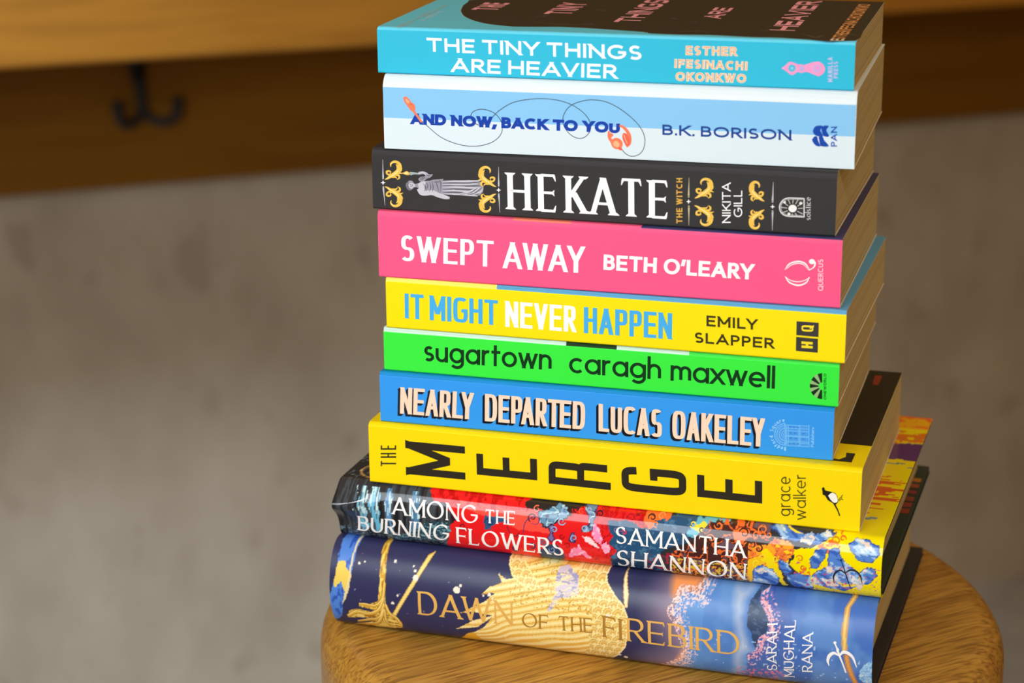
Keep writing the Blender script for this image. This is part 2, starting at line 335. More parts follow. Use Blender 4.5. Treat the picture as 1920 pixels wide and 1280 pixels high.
def style_merge(stl): return stl[4] == 5.5
def squeeze(ch, w, sq):
    # narrow alphabets have letters of nearly one width
    if sq < 3.3 or w < .3: return 1.0
    return (.45 * w + .55 * .62) / w if ch not in 'MW' else .95
def glyph(ch, stl, k):
    tv, th, sp, ws, sq, nib, sl, sh = stl
    w, strokes = G[ch]; out = []
    if style_merge(stl) and ch == 'R': strokes = [strokes[0], strokes[1], [(0, .48), (.4, .48), A_(.4, .28, .22, .2, 90, 0), (.62, 0)]]
    if style_merge(stl) and ch == 'G': strokes = [[A_(.48, .5, .48, .5, 14, 346), (.94, .50), (.50, .50)]]
    if ch == '.': return tv, [((0, 0), (tv, 0), (tv, tv), (0, tv))]
    k = k * squeeze(ch, w, sq)
    X = lambda x: x * k + tv / 2
    Y = lambda y: y * (1 - th) + th / 2
    ends = [(s_[0], s_[-1]) for s_ in strokes]
    def thick(dx, dy, mult=1.0):
        l = math.hypot(dx, dy) or 1
        if nib:
            th_ = math.atan2(dy, dx); f = abs(math.sin(th_ - R(20))) ** 1.3
            if abs(dx) < .05 * l: f = .95
            return (th + (tv - th) * f) * mult
        return math.sqrt((tv * dy / l) ** 2 + (th * dx / l) ** 2)
    for si, s_ in enumerate(strokes):
        pts = [(X(x), Y(y)) for x, y in expand(s_, 0, sq)]
        straight = len(s_) == 2 and s_[0][0] != 'a' and s_[1][0] != 'a'
        mult = .62 if nib and ch in 'N' and si in (0, 2) else (.7 if nib and ch == 'M' and si == 0 else 1.0)
        if straight and abs(s_[1][1] - s_[0][1]) > .2:
            (x0, y0), (x1, y1) = pts
            if y0 > y1: x0, y0, x1, y1 = x1, y1, x0, y0
            lo, hi = sorted((s_[0][1], s_[1][1]))
            dx, dy = x1 - x0, y1 - y0; l = math.hypot(dx, dy); t = thick(dx, dy, mult)
            hw = t / 2 / (dy / l)
            ext = th / 2
            e0 = ext if (lo <= .001 or ch in ",'.\"") else 0; e1 = ext if (hi in (1, .66, 1.04, .95) or ch in ",'.\"") else 0
            xa, ya = x0 - dx / dy * e0, y0 - e0; xb, yb = x1 + dx / dy * e1, y1 + e1
            nseg = 8
            for q in range(nseg):
                f0, f1 = q / nseg, (q + 1) / nseg
                xq0, yq0, xq1, yq1 = xa + (xb - xa) * f0, ya + (yb - ya) * f0, xa + (xb - xa) * f1, ya + (yb - ya) * f1
                out.append(((xq0 - hw, yq0), (xq0 + hw, yq0), (xq1 + hw, yq1), (xq1 - hw, yq1)))
            if sl and ch not in ".,'":
                for (sx_, sy_), other, yy, sg in ((s_[0] if s_[0][1] == lo else s_[1], 0, ya, 1), (s_[1] if s_[1][1] == hi else s_[0], 1, yb, -1)):
                    if (sg == 1 and lo > .001) or (sg == -1 and hi not in (1, .66, 1.04)): continue
                    sh_ = any(abs(e[0] - sx_) + abs(e[1] - sy_) < .02 for j, ee in enumerate(ends) if j != si for e in ee if e[0] != 'a')
                    xx = xa if sg == 1 else xb
                    vert = abs(dx) < .05 * l
                    if sh_ and not vert: continue
                    l_, r_ = sl, sl
                    if sh_ and ch in 'BDEFLPR': r_ = 0
                    elif sh_ and ch in 'MN' : l_, r_ = (sl, 0) if sx_ < .4 else (0, sl)
                    elif sh_: continue
                    if ch == 'T' and sg == -1: continue
                    y1_ = yy + sg * sh
                    q = [(xx - hw - l_, yy), (xx + hw + r_, yy), (xx + hw + r_ * .8, y1_), (xx + hw, y1_ + sg * sh * 1.6), (xx - hw, y1_ + sg * sh * 1.6), (xx - hw - l_ * .8, y1_)]
                    out.append(tuple(q if sg == 1 else q[::-1]))
        else:
            if straight and ch in 'EFLTZtf' and not nib:      # free arms reach the full width of the letter
                if pts[1][0] > pts[0][0]: pts[1] = (pts[1][0] + tv / 2, pts[1][1])
                if ch in 'Tt': pts[0] = (pts[0][0] - tv / 2, pts[0][1])
            n = len(pts); ws_ = []
            for i in range(n):
                a, c = pts[max(i - 1, 0)], pts[min(i + 1, n - 1)]
                ws_.append(thick(c[0] - a[0], c[1] - a[1]))
            closed = abs(pts[0][0] - pts[-1][0]) + abs(pts[0][1] - pts[-1][1]) < 1e-3
            out += strip(pts, ws_, closed)
            if sl and straight and abs(s_[0][1] - s_[1][1]) < .01 and ch in 'EFLTZ':
                for (ex_, ey_), oth in ((s_[0], s_[1]), (s_[1], s_[0])):
                    if ex_ < oth[0] and ch != 'T': continue
                    xx, yy = X(ex_), Y(ey_); d = 1 if ex_ > oth[0] else -1
                    for sg in ((-1,) if ey_ > .9 else (1,) if ey_ < .1 else (1, -1)):
                        hgt = .15 if ey_ in (0, 1) else .08
                        q = ((xx - d * .07, yy), (xx + d * .012, yy), (xx + d * .03, yy + sg * hgt), (xx + d * .008, yy + sg * hgt))
                        out.append(q)
            if sl and ch in 'CGS':
                for i0, i1 in ((0, 2), (-1, -3)):
                    if ch == 'G' and i0 == -1: continue
                    p = pts[i0]; sg = -1 if p[1] > .5 else 1; d = 1 if p[0] > X(w / 2) else -1
                    out.append(((p[0] - d * .03, p[1] + sg * -.02), (p[0] + d * .035, p[1] - sg * .03), (p[0] + d * .03, p[1] + sg * .11), (p[0] + d * .012, p[1] + sg * .11)))
    return w * k + tv, out

def text(style, txt, bl, br, tl):
    stl = ST[style]; tv, th, sp, ws = stl[:4]
    bl, br, tl = np.array(bl), np.array(br), np.array(tl)
    ex = br - bl; Ln = np.hypot(*ex); ex = ex / Ln; ey = tl - bl; h = np.hypot(*ey); ey = ey / h
    tot = Ln / h; n = 0; sw = 0; gap = 0; prev = None
    for ch in txt:
        if ch == ' ': gap += ws; prev = None; continue
        if prev: gap += sp - KERN.get(prev + ch, 0)
        sw += G[ch][0] * squeeze(ch, G[ch][0], stl[4]); n += 1; prev = ch
    k = (tot - n * tv - gap) / sw if sw > 0 else 1
    if k < .12: k = .12
    x = 0; prev = None; out = []
    for ch in txt:
        if ch == ' ': x += ws; prev = None; continue
        if prev: x += sp - KERN.get(prev + ch, 0)
        adv, quads = glyph(ch, stl, k)
        for q in quads: out.append([bl + (ex * (p[0] + x) + ey * p[1]) * h for p in q])
        x += adv; prev = ch
    return out

def smooth_line(pts, sub=5):
    P = [np.array(p, float) for p in pts]
    if len(P) < 3: return P
    Q = [2 * P[0] - P[1]] + P + [2 * P[-1] - P[-2]]; out = []
    for i in range(1, len(Q) - 2):
        for t in np.linspace(0, 1, sub, endpoint=False):
            a, b_, c, d = Q[i - 1], Q[i], Q[i + 1], Q[i + 2]
            out.append(.5 * ((2 * b_) + (-a + c) * t + (2 * a - 5 * b_ + 4 * c - d) * t * t + (-a + 3 * b_ - 3 * c + d) * t ** 3))
    out.append(P[-1]); return out

# ------------------------------------------------------------ what is printed on the books, in millimetres on each spine
# rows: ['T', book, surface, part, layer, style, text, baseline start, baseline end, cap top, colour]
#       ['P', book, surface, part, layer, smooth, outline, colour]   ['S', book, surface, part, layer, smooth, line, widths, colour]
ART = json.loads(r'''[
["T",0,"s","title_lettering",1,"geo","THE TINY THINGS",[21.77,9.81],[113.1,9.4],[21.69,15.61],[255,255,255]],
["T",0,"s","title_lettering",1,"geo","ARE HEAVIER",[32.28,1.63],[102.94,1.32],[32.38,7.45],[255,255,255]],
["T",0,"s","author_lettering",1,"geoh","ESTHER",[131.21,12.03],[152.13,12.27],[131.21,15.86],[252,226,190]],
["T",0,"s","author_lettering",2,"geot","ESTHER",[131.52,12.31],[151.81,12.53],[131.54,15.55],[244,160,120]],
["T",0,"s","author_lettering",1,"geoh","IFESINACHI",[126.62,6.68],[156.49,6.64],[126.7,10.36],[252,226,190]],
["T",0,"s","author_lettering",2,"geot","IFESINACHI",[126.94,6.96],[156.17,6.9],[127.02,10.06],[244,160,120]],
["T",0,"s","author_lettering",1,"geoh","OKONKWO",[127.23,1.37],[156.17,1.55],[127.22,5.11],[252,226,190]],
["T",0,"s","author_lettering",2,"geot","OKONKWO",[127.55,1.65],[155.85,1.8],[127.54,4.81],[244,160,120]],
["P",0,"s","publisher_emblem",1,1,[[170.06,8.09],[171.63,9.25],[173.08,10.71],[175.09,10.57],[176.71,9.83],[177.7,9.96],[179.1,9.71],[180.68,10.27],[183.04,11.05],[185.02,11.22],[186.64,10.28],[187.59,8.51],[186.96,6.69],[185.22,5.42],[183.61,5.87],[181.8,6.5],[179.99,6.94],[178.02,6.37],[176.8,6.82],[174.85,5.55],[173.43,5.9],[171.79,7.15]],[246,160,210]],
["P",0,"s","publisher_emblem",2,0,[[175.8,8.33],[175.76,7.96],[175.63,7.6],[175.41,7.3],[175.12,7.06],[174.78,6.9],[174.41,6.84],[174.03,6.87],[173.68,7.01],[173.37,7.22],[173.14,7.52],[172.98,7.86],[172.92,8.23],[172.96,8.61],[173.09,8.96],[173.31,9.27],[173.6,9.51],[173.94,9.66],[174.31,9.73],[174.69,9.69],[175.04,9.56],[175.34,9.34],[175.58,9.05],[175.74,8.71]],[70,190,225]],
["P",0,"s","publisher_emblem",3,0,[[175.04,8.31],[175.02,8.13],[174.96,7.96],[174.86,7.82],[174.72,7.7],[174.56,7.63],[174.38,7.6],[174.2,7.62],[174.04,7.68],[173.89,7.78],[173.78,7.92],[173.71,8.08],[173.68,8.26],[173.7,8.44],[173.76,8.6],[173.86,8.75],[174.0,8.86],[174.16,8.93],[174.34,8.96],[174.51,8.95],[174.68,8.88],[174.82,8.78],[174.94,8.64],[175.01,8.48]],[130,210,235]],
["P",0,"s","publisher_emblem",2,0,[[179.51,8.27],[179.48,7.95],[179.38,7.66],[179.2,7.4],[178.97,7.2],[178.69,7.07],[178.39,7.02],[178.09,7.05],[177.81,7.16],[177.57,7.34],[177.37,7.59],[177.25,7.87],[177.2,8.18],[177.23,8.5],[177.33,8.79],[177.51,9.04],[177.74,9.24],[178.02,9.37],[178.32,9.43],[178.62,9.4],[178.9,9.28],[179.14,9.1],[179.34,8.86],[179.46,8.57]],[205,170,225]],
["P",0,"s","publisher_emblem",2,0,[[185.83,8.45],[185.79,8.06],[185.65,7.68],[185.43,7.36],[185.12,7.11],[184.76,6.94],[184.37,6.88],[183.98,6.91],[183.61,7.05],[183.29,7.28],[183.04,7.59],[182.88,7.95],[182.81,8.34],[182.85,8.74],[182.99,9.11],[183.22,9.43],[183.52,9.69],[183.88,9.85],[184.27,9.92],[184.66,9.88],[185.03,9.74],[185.35,9.51],[185.6,9.2],[185.76,8.84]],[205,175,230]],
["P",0,"s","publisher_emblem",3,0,[[185.09,8.62],[185.07,8.45],[185.01,8.28],[184.91,8.14],[184.77,8.02],[184.61,7.95],[184.44,7.92],[184.26,7.94],[184.1,8.0],[183.95,8.1],[183.84,8.24],[183.77,8.4],[183.74,8.58],[183.76,8.75],[183.82,8.92],[183.92,9.06],[184.06,9.18],[184.22,9.25],[184.39,9.28],[184.56,9.26],[184.73,9.2],[184.87,9.1],[184.99,8.96],[185.06,8.8]],[250,150,205]],
["T",0,"s","publisher_lettering",1,"geo","MANILLA",[190.7,3.32],[190.33,13.2],[188.82,3.25],[206,196,240]],
["T",0,"s","publisher_lettering",1,"geo","PRESS",[192.78,4.86],[192.52,11.58],[191.04,4.8],[206,190,240]],
["P",0,"t","cover_artwork",0,0,[[14.4,89.4],[15.83,82.13],[16.98,70.0],[20.68,53.95],[26.4,38.9],[33.75,26.94],[42.7,17.88],[55.63,12.06],[75.9,15.57],[89.86,13.93],[111.69,8.67],[115.04,5.3],[127.11,4.67],[139.89,6.23],[156.67,4.27],[168.25,4.79],[180.15,2.27],[188.52,-0.57],[198.64,3.18],[199.76,11.63],[199.17,30],[199.17,121.1],[60,120.6],[36,108]],[50,41,33]],
["S",0,"t","cover_artwork",1,1,[[16.98,70.0],[20.68,53.95],[26.4,38.9],[33.75,26.94],[42.7,17.88],[55.63,12.06],[75.9,15.57],[89.86,13.93],[111.69,8.67],[115.04,5.3],[127.11,4.67],[139.89,6.23],[156.67,4.27],[168.25,4.79],[180.15,2.27],[188.52,-0.57],[198.64,3.18]],0.35,[160,220,205]],
["S",0,"t","cover_artwork",1,0,[[77.55,70.75],[83.53,65.87]],[0.1,0.9,0.1],[205,200,205]],
["S",0,"t","cover_artwork",1,0,[[82.93,25.21],[86.61,28.17]],[0.1,0.6,0.1],[205,200,205]],
["S",0,"t","cover_artwork",1,0,[[114.96,50.99],[118.36,48.59]],[0.1,1.2,0.1],[205,200,205]],
["S",0,"t","cover_artwork",1,0,[[57.32,41.85],[61.11,47.21]],[0.1,0.3,0.1],[205,200,205]],
["S",0,"t","cover_artwork",1,0,[[125.73,40.03],[128.62,42.84]],[0.1,0.8,0.1],[205,200,205]],
["S",0,"t","cover_artwork",1,1,[[174.88,17.63],[178.16,14.39],[182.36,8.15],[183.85,13.01],[185.1,16.81]],[0.1,0.4,0.1],[150,120,95]],
["S",0,"t","cover_artwork",1,1,[[193.24,17.0],[194.56,20.56],[197.24,18.52],[199.21,19.6]],[0.1,0.4,0.1],[150,120,95]],
["S",0,"t","cover_artwork",1,1,[[157.42,22.65],[159.9,21.95],[161.4,26.0]],[0.1,0.4,0.1],[150,120,95]],
["S",0,"t","cover_artwork",1,1,[[163.64,12.57],[167.33,11.36],[169.22,14.59]],[0.1,0.4,0.1],[150,120,95]],
["S",0,"t","cover_artwork",1,1,[[126.01,10.53],[132.21,15.98],[139.62,14.7]],[0.1,0.4,0.1],[150,120,95]],
["S",0,"t","cover_artwork",1,1,[[184.71,92.53],[186.72,89.12]],[0.1,0.4,0.1],[150,120,95]],
["S",0,"t","cover_artwork",1,1,[[57.8,27.67],[74.81,22.61],[89.83,24.97]],[0.1,0.4,0.1],[150,120,95]],
["T",0,"t","cover_lettering",2,"cond","THE",[35.79,58.57],[35.79,81.97],[24.19,58.57],[255,172,188]],
["T",0,"t","cover_lettering",2,"cond","TINY",[70.64,51.99],[70.64,88.54999999999998],[58.83,51.99],[255,172,188]],
["T",0,"t","cover_lettering",2,"cond","THINGS",[104.49,34.17],[104.49,106.36999999999999],[93.78,34.17],[255,172,188]],
["T",0,"t","cover_lettering",2,"cond","ARE",[136.59,53.38],[136.59,87.16],[128.42,53.38],[255,172,188]],
["T",0,"t","cover_lettering",2,"cond","HEAVIER",[171.88,24.54],[171.88,116.0],[161.35,24.54],[255,172,188]],
["T",0,"t","cover_lettering",2,"cond","ESTHER IFESINACHI OKONKWO",[194.14,1.76],[194.14,110.84],[188.86,1.76],[250,172,104]],
["T",0,"t","cover_lettering",3,"cond","E",[194.14,1.76],[194.14,5.8],[188.86,1.76],[250,240,225]],
["T",0,"t","cover_quote",2,"geot","IIIIEIIIIHIIIEIIIIIHIIII",[10.79,-1.26],[10.79,68.65],[8.11,-1.26],[222,205,180]],
["T",0,"t","cover_quote",2,"geot","IIHIIEIIHIII",[14.47,21.26],[14.47,49.38],[11.82,21.26],[235,245,250]],
["P",1,"s","cover_artwork",0,0,[[-0.02,26.23],[197.29,26.22],[197.27,13.54],[0.13,13.25]],[140,203,248]],
["P",1,"s","cover_artwork",0,0,[[0.13,13.25],[197.27,13.54],[197.59,0.33],[0.12,0.05]],[224,239,247]],
["S",1,"s","cover_artwork",1,1,[[16.36,12.83],[19.16,10.49],[24.78,6.11],[31.06,3.61],[37.35,2.65],[43.64,3.36],[48.67,5.6],[51.51,9.09],[51.55,13.05],[49.4,16.31],[46.3,18.01],[42.57,18.47],[39.43,17.43],[38.28,15.56],[38.88,13.45],[41.86,11.74],[45.63,13.11],[48.15,15.96],[51.29,18.82],[56.27,21.74],[62.45,23.3],[68.61,23.9],[74.74,23.65],[80.85,22.09],[85.73,19.27],[88.78,15.79],[89.41,12.2],[87.59,9.1],[84.54,7.94],[80.86,9.42],[78.1,12.94],[77.79,16.55],[79.63,20.23],[82.68,22.46],[86.93,23.82],[90.57,24.26],[96.03,23.57],[101.48,21.09],[106.94,17.13],[110.59,13.09],[112.14,8.95],[111.59,4.71],[109.5,2.21],[106.48,1.47],[104.05,2.57],[102.52,4.31]],0.3,[52,62,90]],
["P",1,"s","cover_artwork",3,0,[[8.81,22.05],[10.04,22.77],[11.47,21.54],[12.39,20.35],[13.95,19.18],[14.24,17.66],[13.9,16.73],[17.17,12.25],[16.4,11.73],[13.25,15.9],[11.69,17.13],[10.76,18.44],[9.34,20.23]],[255,128,92]],
["P",1,"s","cover_artwork",4,0,[[9.76,21.78],[10.64,21.5],[11.76,20.32],[10.85,19.67],[9.99,20.56]],[255,180,140]],
["S",1,"s","cover_artwork",4,0,[[11.74,19.4],[13.0,19.33]],0.3,[235,80,60]],
["S",1,"s","cover_artwork",2,0,[[97.45,9.22],[98.53,10.47]],1.5,[255,128,92]],
["S",1,"s","cover_artwork",2,1,[[101.23,14.02],[103.05,13.49],[104.88,11.64],[105.81,9.28],[105.59,6.86],[104.33,5.6]],[0.8,1.5,1.5],[255,128,92]],
["S",1,"s","cover_artwork",2,1,[[97.13,11.62],[97.21,9.21],[98.56,6.86]],[0.8,1.3,1.3],[255,128,92]],
["P",1,"s","cover_artwork",3,0,[[102.47,4.97],[102.02,4.55],[101.47,4.27],[100.85,4.14],[100.21,4.17],[99.59,4.36],[99.03,4.69],[98.57,5.16],[98.25,5.71],[98.07,6.32],[98.07,6.94],[98.23,7.54],[98.54,8.06],[98.99,8.48],[99.54,8.76],[100.15,8.9],[100.79,8.87],[101.41,8.67],[101.97,8.34],[102.43,7.88],[102.75,7.32],[102.93,6.71],[102.93,6.09],[102.78,5.5]],[255,128,92]],
["P",1,"s","cover_artwork",4,0,[[101.38,5.38],[101.15,5.16],[100.85,5.02],[100.51,4.96],[100.15,4.99],[99.81,5.11],[99.49,5.31],[99.22,5.57],[99.03,5.88],[98.92,6.21],[98.9,6.55],[98.98,6.87],[99.14,7.15],[99.38,7.37],[99.68,7.51],[100.01,7.57],[100.37,7.54],[100.72,7.42],[101.03,7.22],[101.3,6.96],[101.49,6.65],[101.6,6.32],[101.62,5.98],[101.54,5.66]],[255,185,140]],
["P",1,"s","cover_artwork",3,0,[[105.55,9.0],[105.76,8.32],[105.87,7.65],[105.87,7.04],[105.77,6.53],[105.57,6.15],[105.28,5.93],[104.92,5.88],[104.52,6.02],[104.11,6.32],[103.71,6.77],[103.35,7.34],[103.06,7.98],[102.85,8.67],[102.74,9.33],[102.73,9.94],[102.84,10.46],[103.04,10.83],[103.33,11.05],[103.68,11.1],[104.08,10.96],[104.49,10.66],[104.89,10.21],[105.25,9.64]],[246,104,78]],
["S",1,"s","cover_artwork",4,1,[[103.38,10.38],[104.0,8.6],[104.92,6.53]],0.35,[255,190,150]],
["P",1,"s","cover_artwork",4,0,[[102.76,3.96],[102.65,3.84],[102.49,3.75],[102.3,3.71],[102.08,3.72],[101.84,3.77],[101.61,3.87],[101.41,4.0],[101.23,4.16],[101.11,4.34],[101.03,4.52],[101.02,4.7],[101.07,4.85],[101.18,4.98],[101.33,5.06],[101.53,5.1],[101.75,5.09],[101.98,5.04],[102.21,4.94],[102.42,4.81],[102.59,4.65],[102.72,4.47],[102.79,4.29],[102.81,4.11]],[246,104,78]],
["T",1,"s","title_lettering",2,"heavy","AND NOW, BACK TO YOU",[11.93,10.93],[101.68,10.79],[12.03,15.61],[4,62,172]],
["T",1,"s","author_lettering",2,"geom","B.K. BORISON",[119.4,10.94],[171.99,10.88],[119.34,15.24],[16,66,150]],
["P",1,"s","publisher_emblem",2,1,[[180.48,15.13],[181.17,16.74],[182.48,17.38],[184.44,17.23],[183.52,15.55],[184.65,13.13],[182.28,13.15],[180.98,13.98]],[10,70,175]],
["P",1,"s","publisher_emblem",2,1,[[183.89,16.45],[185.01,17.49],[186.8,17.33],[185.88,15.65],[187.06,13.24],[184.93,13.26],[184.18,14.88]],[10,70,175]],
["P",1,"s","publisher_emblem",2,1,[[180.25,11.59],[181.3,12.99],[182.29,12.86],[182.69,11.4],[183.69,9.09],[182.19,9.14],[181.0,10.15]],[10,70,175]],
["P",1,"s","publisher_emblem",2,1,[[182.87,12.88],[184.48,12.95],[185.22,11.51],[187.09,9.24],[184.04,9.11],[183.41,10.55]],[10,70,175]],
["T",1,"s","publisher_lettering",2,"geom","PAN",[190.38,9.21],[190.07,17.29],[187.91,9.1],[10,70,175]],
["S",2,"s","ornament",1,0,[[5.0,21.71],[4.97,17.61],[4.95,13.88]],[0.12,0.35,0.75],[205,205,210]],
["S",2,"s","ornament",1,0,[[4.93,9.41],[5.21,5.79],[5.48,1.77]],[0.75,0.35,0.12],[205,205,210]],
["P",2,"s","ornament",1,0,[[5.3,13.52],[5.29,13.43],[5.25,13.34],[5.19,13.27],[5.12,13.21],[5.03,13.17],[4.93,13.15],[4.84,13.16],[4.76,13.19],[4.68,13.24],[4.63,13.31],[4.59,13.39],[4.58,13.48],[4.6,13.57],[4.64,13.66],[4.7,13.73],[4.77,13.79],[4.86,13.83],[4.95,13.85],[5.05,13.84],[5.13,13.81],[5.2,13.76],[5.26,13.69],[5.29,13.61]],[205,205,210]],
["P",2,"s","ornament",1,0,[[5.3,9.81],[5.29,9.72],[5.25,9.63],[5.19,9.56],[5.11,9.5],[5.03,9.46],[4.93,9.44],[4.84,9.45],[4.75,9.48],[4.68,9.53],[4.63,9.6],[4.59,9.68],[4.58,9.77],[4.6,9.86],[4.64,9.95],[4.69,10.02],[4.77,10.08],[4.86,10.12],[4.95,10.14],[5.04,10.13],[5.13,10.1],[5.2,10.05],[5.26,9.98],[5.29,9.9]],[205,205,210]],
["P",2,"s","ornament",1,0,[[6.04,11.74],[5.18,11.41],[4.87,10.57],[4.59,11.38],[3.75,11.61],[4.61,11.94],[4.92,12.78],[5.2,11.97]],[255,255,255]],
["S",2,"s","ornament",1,0,[[56.33,21.29],[56.32,17.25],[56.32,13.57]],[0.12,0.35,0.75],[205,205,210]],
["S",2,"s","ornament",1,0,[[56.34,9.18],[56.56,5.6],[56.78,1.64]],[0.75,0.35,0.12],[205,205,210]],
["P",2,"s","ornament",1,0,[[56.66,13.22],[56.65,13.13],[56.61,13.05],[56.56,12.98],[56.49,12.92],[56.4,12.88],[56.31,12.86],[56.22,12.87],[56.14,12.9],[56.07,12.95],[56.01,13.02],[55.98,13.1],[55.97,13.18],[55.98,13.27],[56.02,13.36],[56.07,13.43],[56.14,13.49],[56.23,13.53],[56.32,13.54],[56.41,13.54],[56.49,13.51],[56.56,13.46],[56.62,13.39],[56.65,13.31]],[205,205,210]],
["P",2,"s","ornament",1,0,[[56.69,9.57],[56.68,9.48],[56.64,9.39],[56.59,9.32],[56.51,9.26],[56.43,9.22],[56.34,9.21],[56.25,9.21],[56.17,9.24],[56.09,9.29],[56.04,9.36],[56.01,9.44],[55.99,9.53],[56.01,9.62],[56.04,9.7],[56.1,9.78],[56.17,9.83],[56.26,9.87],[56.35,9.89],[56.44,9.88],[56.52,9.85],[56.59,9.8],[56.65,9.74],[56.68,9.66]],[205,205,210]],
["P",2,"s","ornament",1,0,[[57.4,11.41],[56.58,11.08],[56.29,10.26],[56.01,11.05],[55.19,11.28],[56.01,11.61],[56.31,12.43],[56.58,11.64]],[255,255,255]],
["S",2,"s","ornament",1,0,[[137.38,21.1],[137.37,17.08],[137.36,13.53]],[0.12,0.35,0.75],[205,190,150]],
["S",2,"s","ornament",1,0,[[137.52,8.63],[137.6,5.07],[137.69,1.02]],[0.75,0.35,0.12],[205,190,150]],
["P",2,"s","ornament",1,0,[[137.69,13.08],[137.68,12.99],[137.65,12.91],[137.6,12.84],[137.53,12.78],[137.45,12.74],[137.37,12.72],[137.28,12.73],[137.2,12.76],[137.13,12.81],[137.08,12.87],[137.05,12.95],[137.03,13.04],[137.04,13.12],[137.07,13.21],[137.13,13.28],[137.19,13.33],[137.27,13.37],[137.36,13.39],[137.44,13.38],[137.52,13.35],[137.59,13.3],[137.65,13.24],[137.68,13.16]],[205,190,150]],
["P",2,"s","ornament",1,0,[[137.84,9.13],[137.83,9.04],[137.8,8.96],[137.75,8.89],[137.68,8.83],[137.6,8.79],[137.52,8.78],[137.43,8.78],[137.35,8.81],[137.28,8.86],[137.23,8.93],[137.19,9.0],[137.18,9.09],[137.19,9.18],[137.22,9.26],[137.27,9.33],[137.34,9.39],[137.42,9.43],[137.51,9.44],[137.59,9.44],[137.67,9.41],[137.74,9.36],[137.8,9.29],[137.83,9.21]],[205,190,150]],
["P",2,"s","ornament",1,0,[[138.45,11.14],[137.67,10.83],[137.42,10.02],[137.13,10.79],[136.35,11.02],[137.12,11.34],[137.38,12.14],[137.66,11.37]],[255,255,255]],
["S",2,"s","ornament",1,0,[[171.98,21.15],[171.95,17.04],[171.9,13.38]],[0.12,0.35,0.75],[205,205,210]],
["S",2,"s","ornament",1,0,[[172.04,8.69],[172.1,5.08],[172.18,0.99]],[0.75,0.35,0.12],[205,205,210]],
["P",2,"s","ornament",1,0,[[172.23,12.93],[172.23,12.85],[172.2,12.77],[172.15,12.69],[172.08,12.64],[172.0,12.6],[171.92,12.59],[171.84,12.59],[171.76,12.62],[171.69,12.67],[171.64,12.73],[171.6,12.81],[171.59,12.9],[171.6,12.98],[171.63,13.06],[171.68,13.13],[171.74,13.19],[171.82,13.23],[171.9,13.24],[171.99,13.24],[172.07,13.21],[172.13,13.16],[172.19,13.09],[172.22,13.02]],[205,205,210]],
["P",2,"s","ornament",1,0,[[172.34,9.18],[172.34,9.09],[172.31,9.01],[172.26,8.94],[172.19,8.89],[172.11,8.85],[172.03,8.83],[171.95,8.84],[171.87,8.87],[171.8,8.91],[171.75,8.98],[171.71,9.06],[171.7,9.14],[171.71,9.23],[171.74,9.31],[171.79,9.38],[171.85,9.44],[171.93,9.47],[172.01,9.49],[172.1,9.48],[172.17,9.46],[172.24,9.41],[172.3,9.34],[172.33,9.26]],[205,205,210]],
["P",2,"s","ornament",1,0,[[173.0,11.02],[172.24,10.71],[172.0,9.91],[171.71,10.68],[170.94,10.9],[171.7,11.21],[171.94,12.01],[172.23,11.24]],[255,255,255]],
["S",2,"s","ornament",1,1,[[5.75,13.14],[7.09,13.74],[8.6,14.86],[10.43,15.9],[11.78,17.06],[12.63,18.52],[12.41,20.06],[11.38,20.92],[10.07,21.03],[9.0,20.51],[8.46,19.64],[8.63,18.71]],[0.3,1.0,1.6,2.0,1.9,1.7,1.3,1.1,0.9,0.7,0.3],[246,198,84]],
["S",2,"s","ornament",1,1,[[10.86,19.98],[11.72,18.94],[11.79,17.53],[10.77,16.23]],[0.2,1.3,1.6,0.6],[246,198,84]],
["S",2,"s","ornament",1,1,[[8.92,14.56],[8.35,15.47],[7.45,15.27],[6.71,15.79],[6.66,16.54],[7.5,16.9],[8.38,16.63],[8.23,16.0]],[0.9,0.8,0.7,0.8,0.9,0.8,0.6,0.3],[246,198,84]],
["S",2,"s","ornament",1,1,[[13.62,18.47],[13.1,17.45],[11.93,16.6],[10.76,15.92]],[0.2,0.7,0.9,0.5],[246,198,84]],
["S",2,"s","ornament",1,1,[[13.72,15.98],[12.58,16.33],[11.26,16.1],[9.59,15.23]],[0.2,0.8,1.0,0.6],[246,198,84]],
["S",2,"s","ornament",1,1,[[11.26,13.4],[12.2,14.11],[12.16,15.05],[11.24,15.41],[9.42,14.9]],[0.2,0.8,0.9,0.9,0.6],[246,198,84]],
["S",2,"s","ornament",1,1,[[11.14,13.74],[10.72,14.35],[9.57,14.44],[8.42,14.22]],[0.2,0.6,0.8,0.5],[246,198,84]],
["S",2,"s","ornament",2,1,[[10.4,20.99],[9.23,20.49],[8.79,19.72]],[0.1,0.35,0.1],[255,232,160]],
["S",2,"s","ornament",2,1,[[6.25,13.32],[8.93,14.97],[11.27,16.66],[12.1,18.27]],[0.1,0.4,0.6,0.1],[255,232,160]],
["S",2,"s","ornament",1,1,[[5.67,9.99],[7.03,9.48],[8.55,8.43],[10.41,7.5],[11.76,6.38],[12.58,4.88],[12.27,3.14],[11.14,2.07],[9.76,1.78],[8.67,2.24],[8.14,3.14],[8.37,4.19]],[0.3,1.0,1.6,2.0,1.9,1.7,1.3,1.1,0.9,0.7,0.3],[246,198,84]],
["S",2,"s","ornament",1,1,[[10.65,3.04],[11.61,4.3],[11.75,5.86],[10.75,7.18]],[0.2,1.3,1.6,0.6],[246,198,84]],
["S",2,"s","ornament",1,1,[[8.9,8.79],[8.26,7.73],[7.33,7.85],[6.52,7.18],[6.43,6.35],[7.28,6.05],[8.22,6.45],[8.1,7.13]],[0.9,0.8,0.7,0.8,0.9,0.8,0.6,0.3],[246,198,84]],
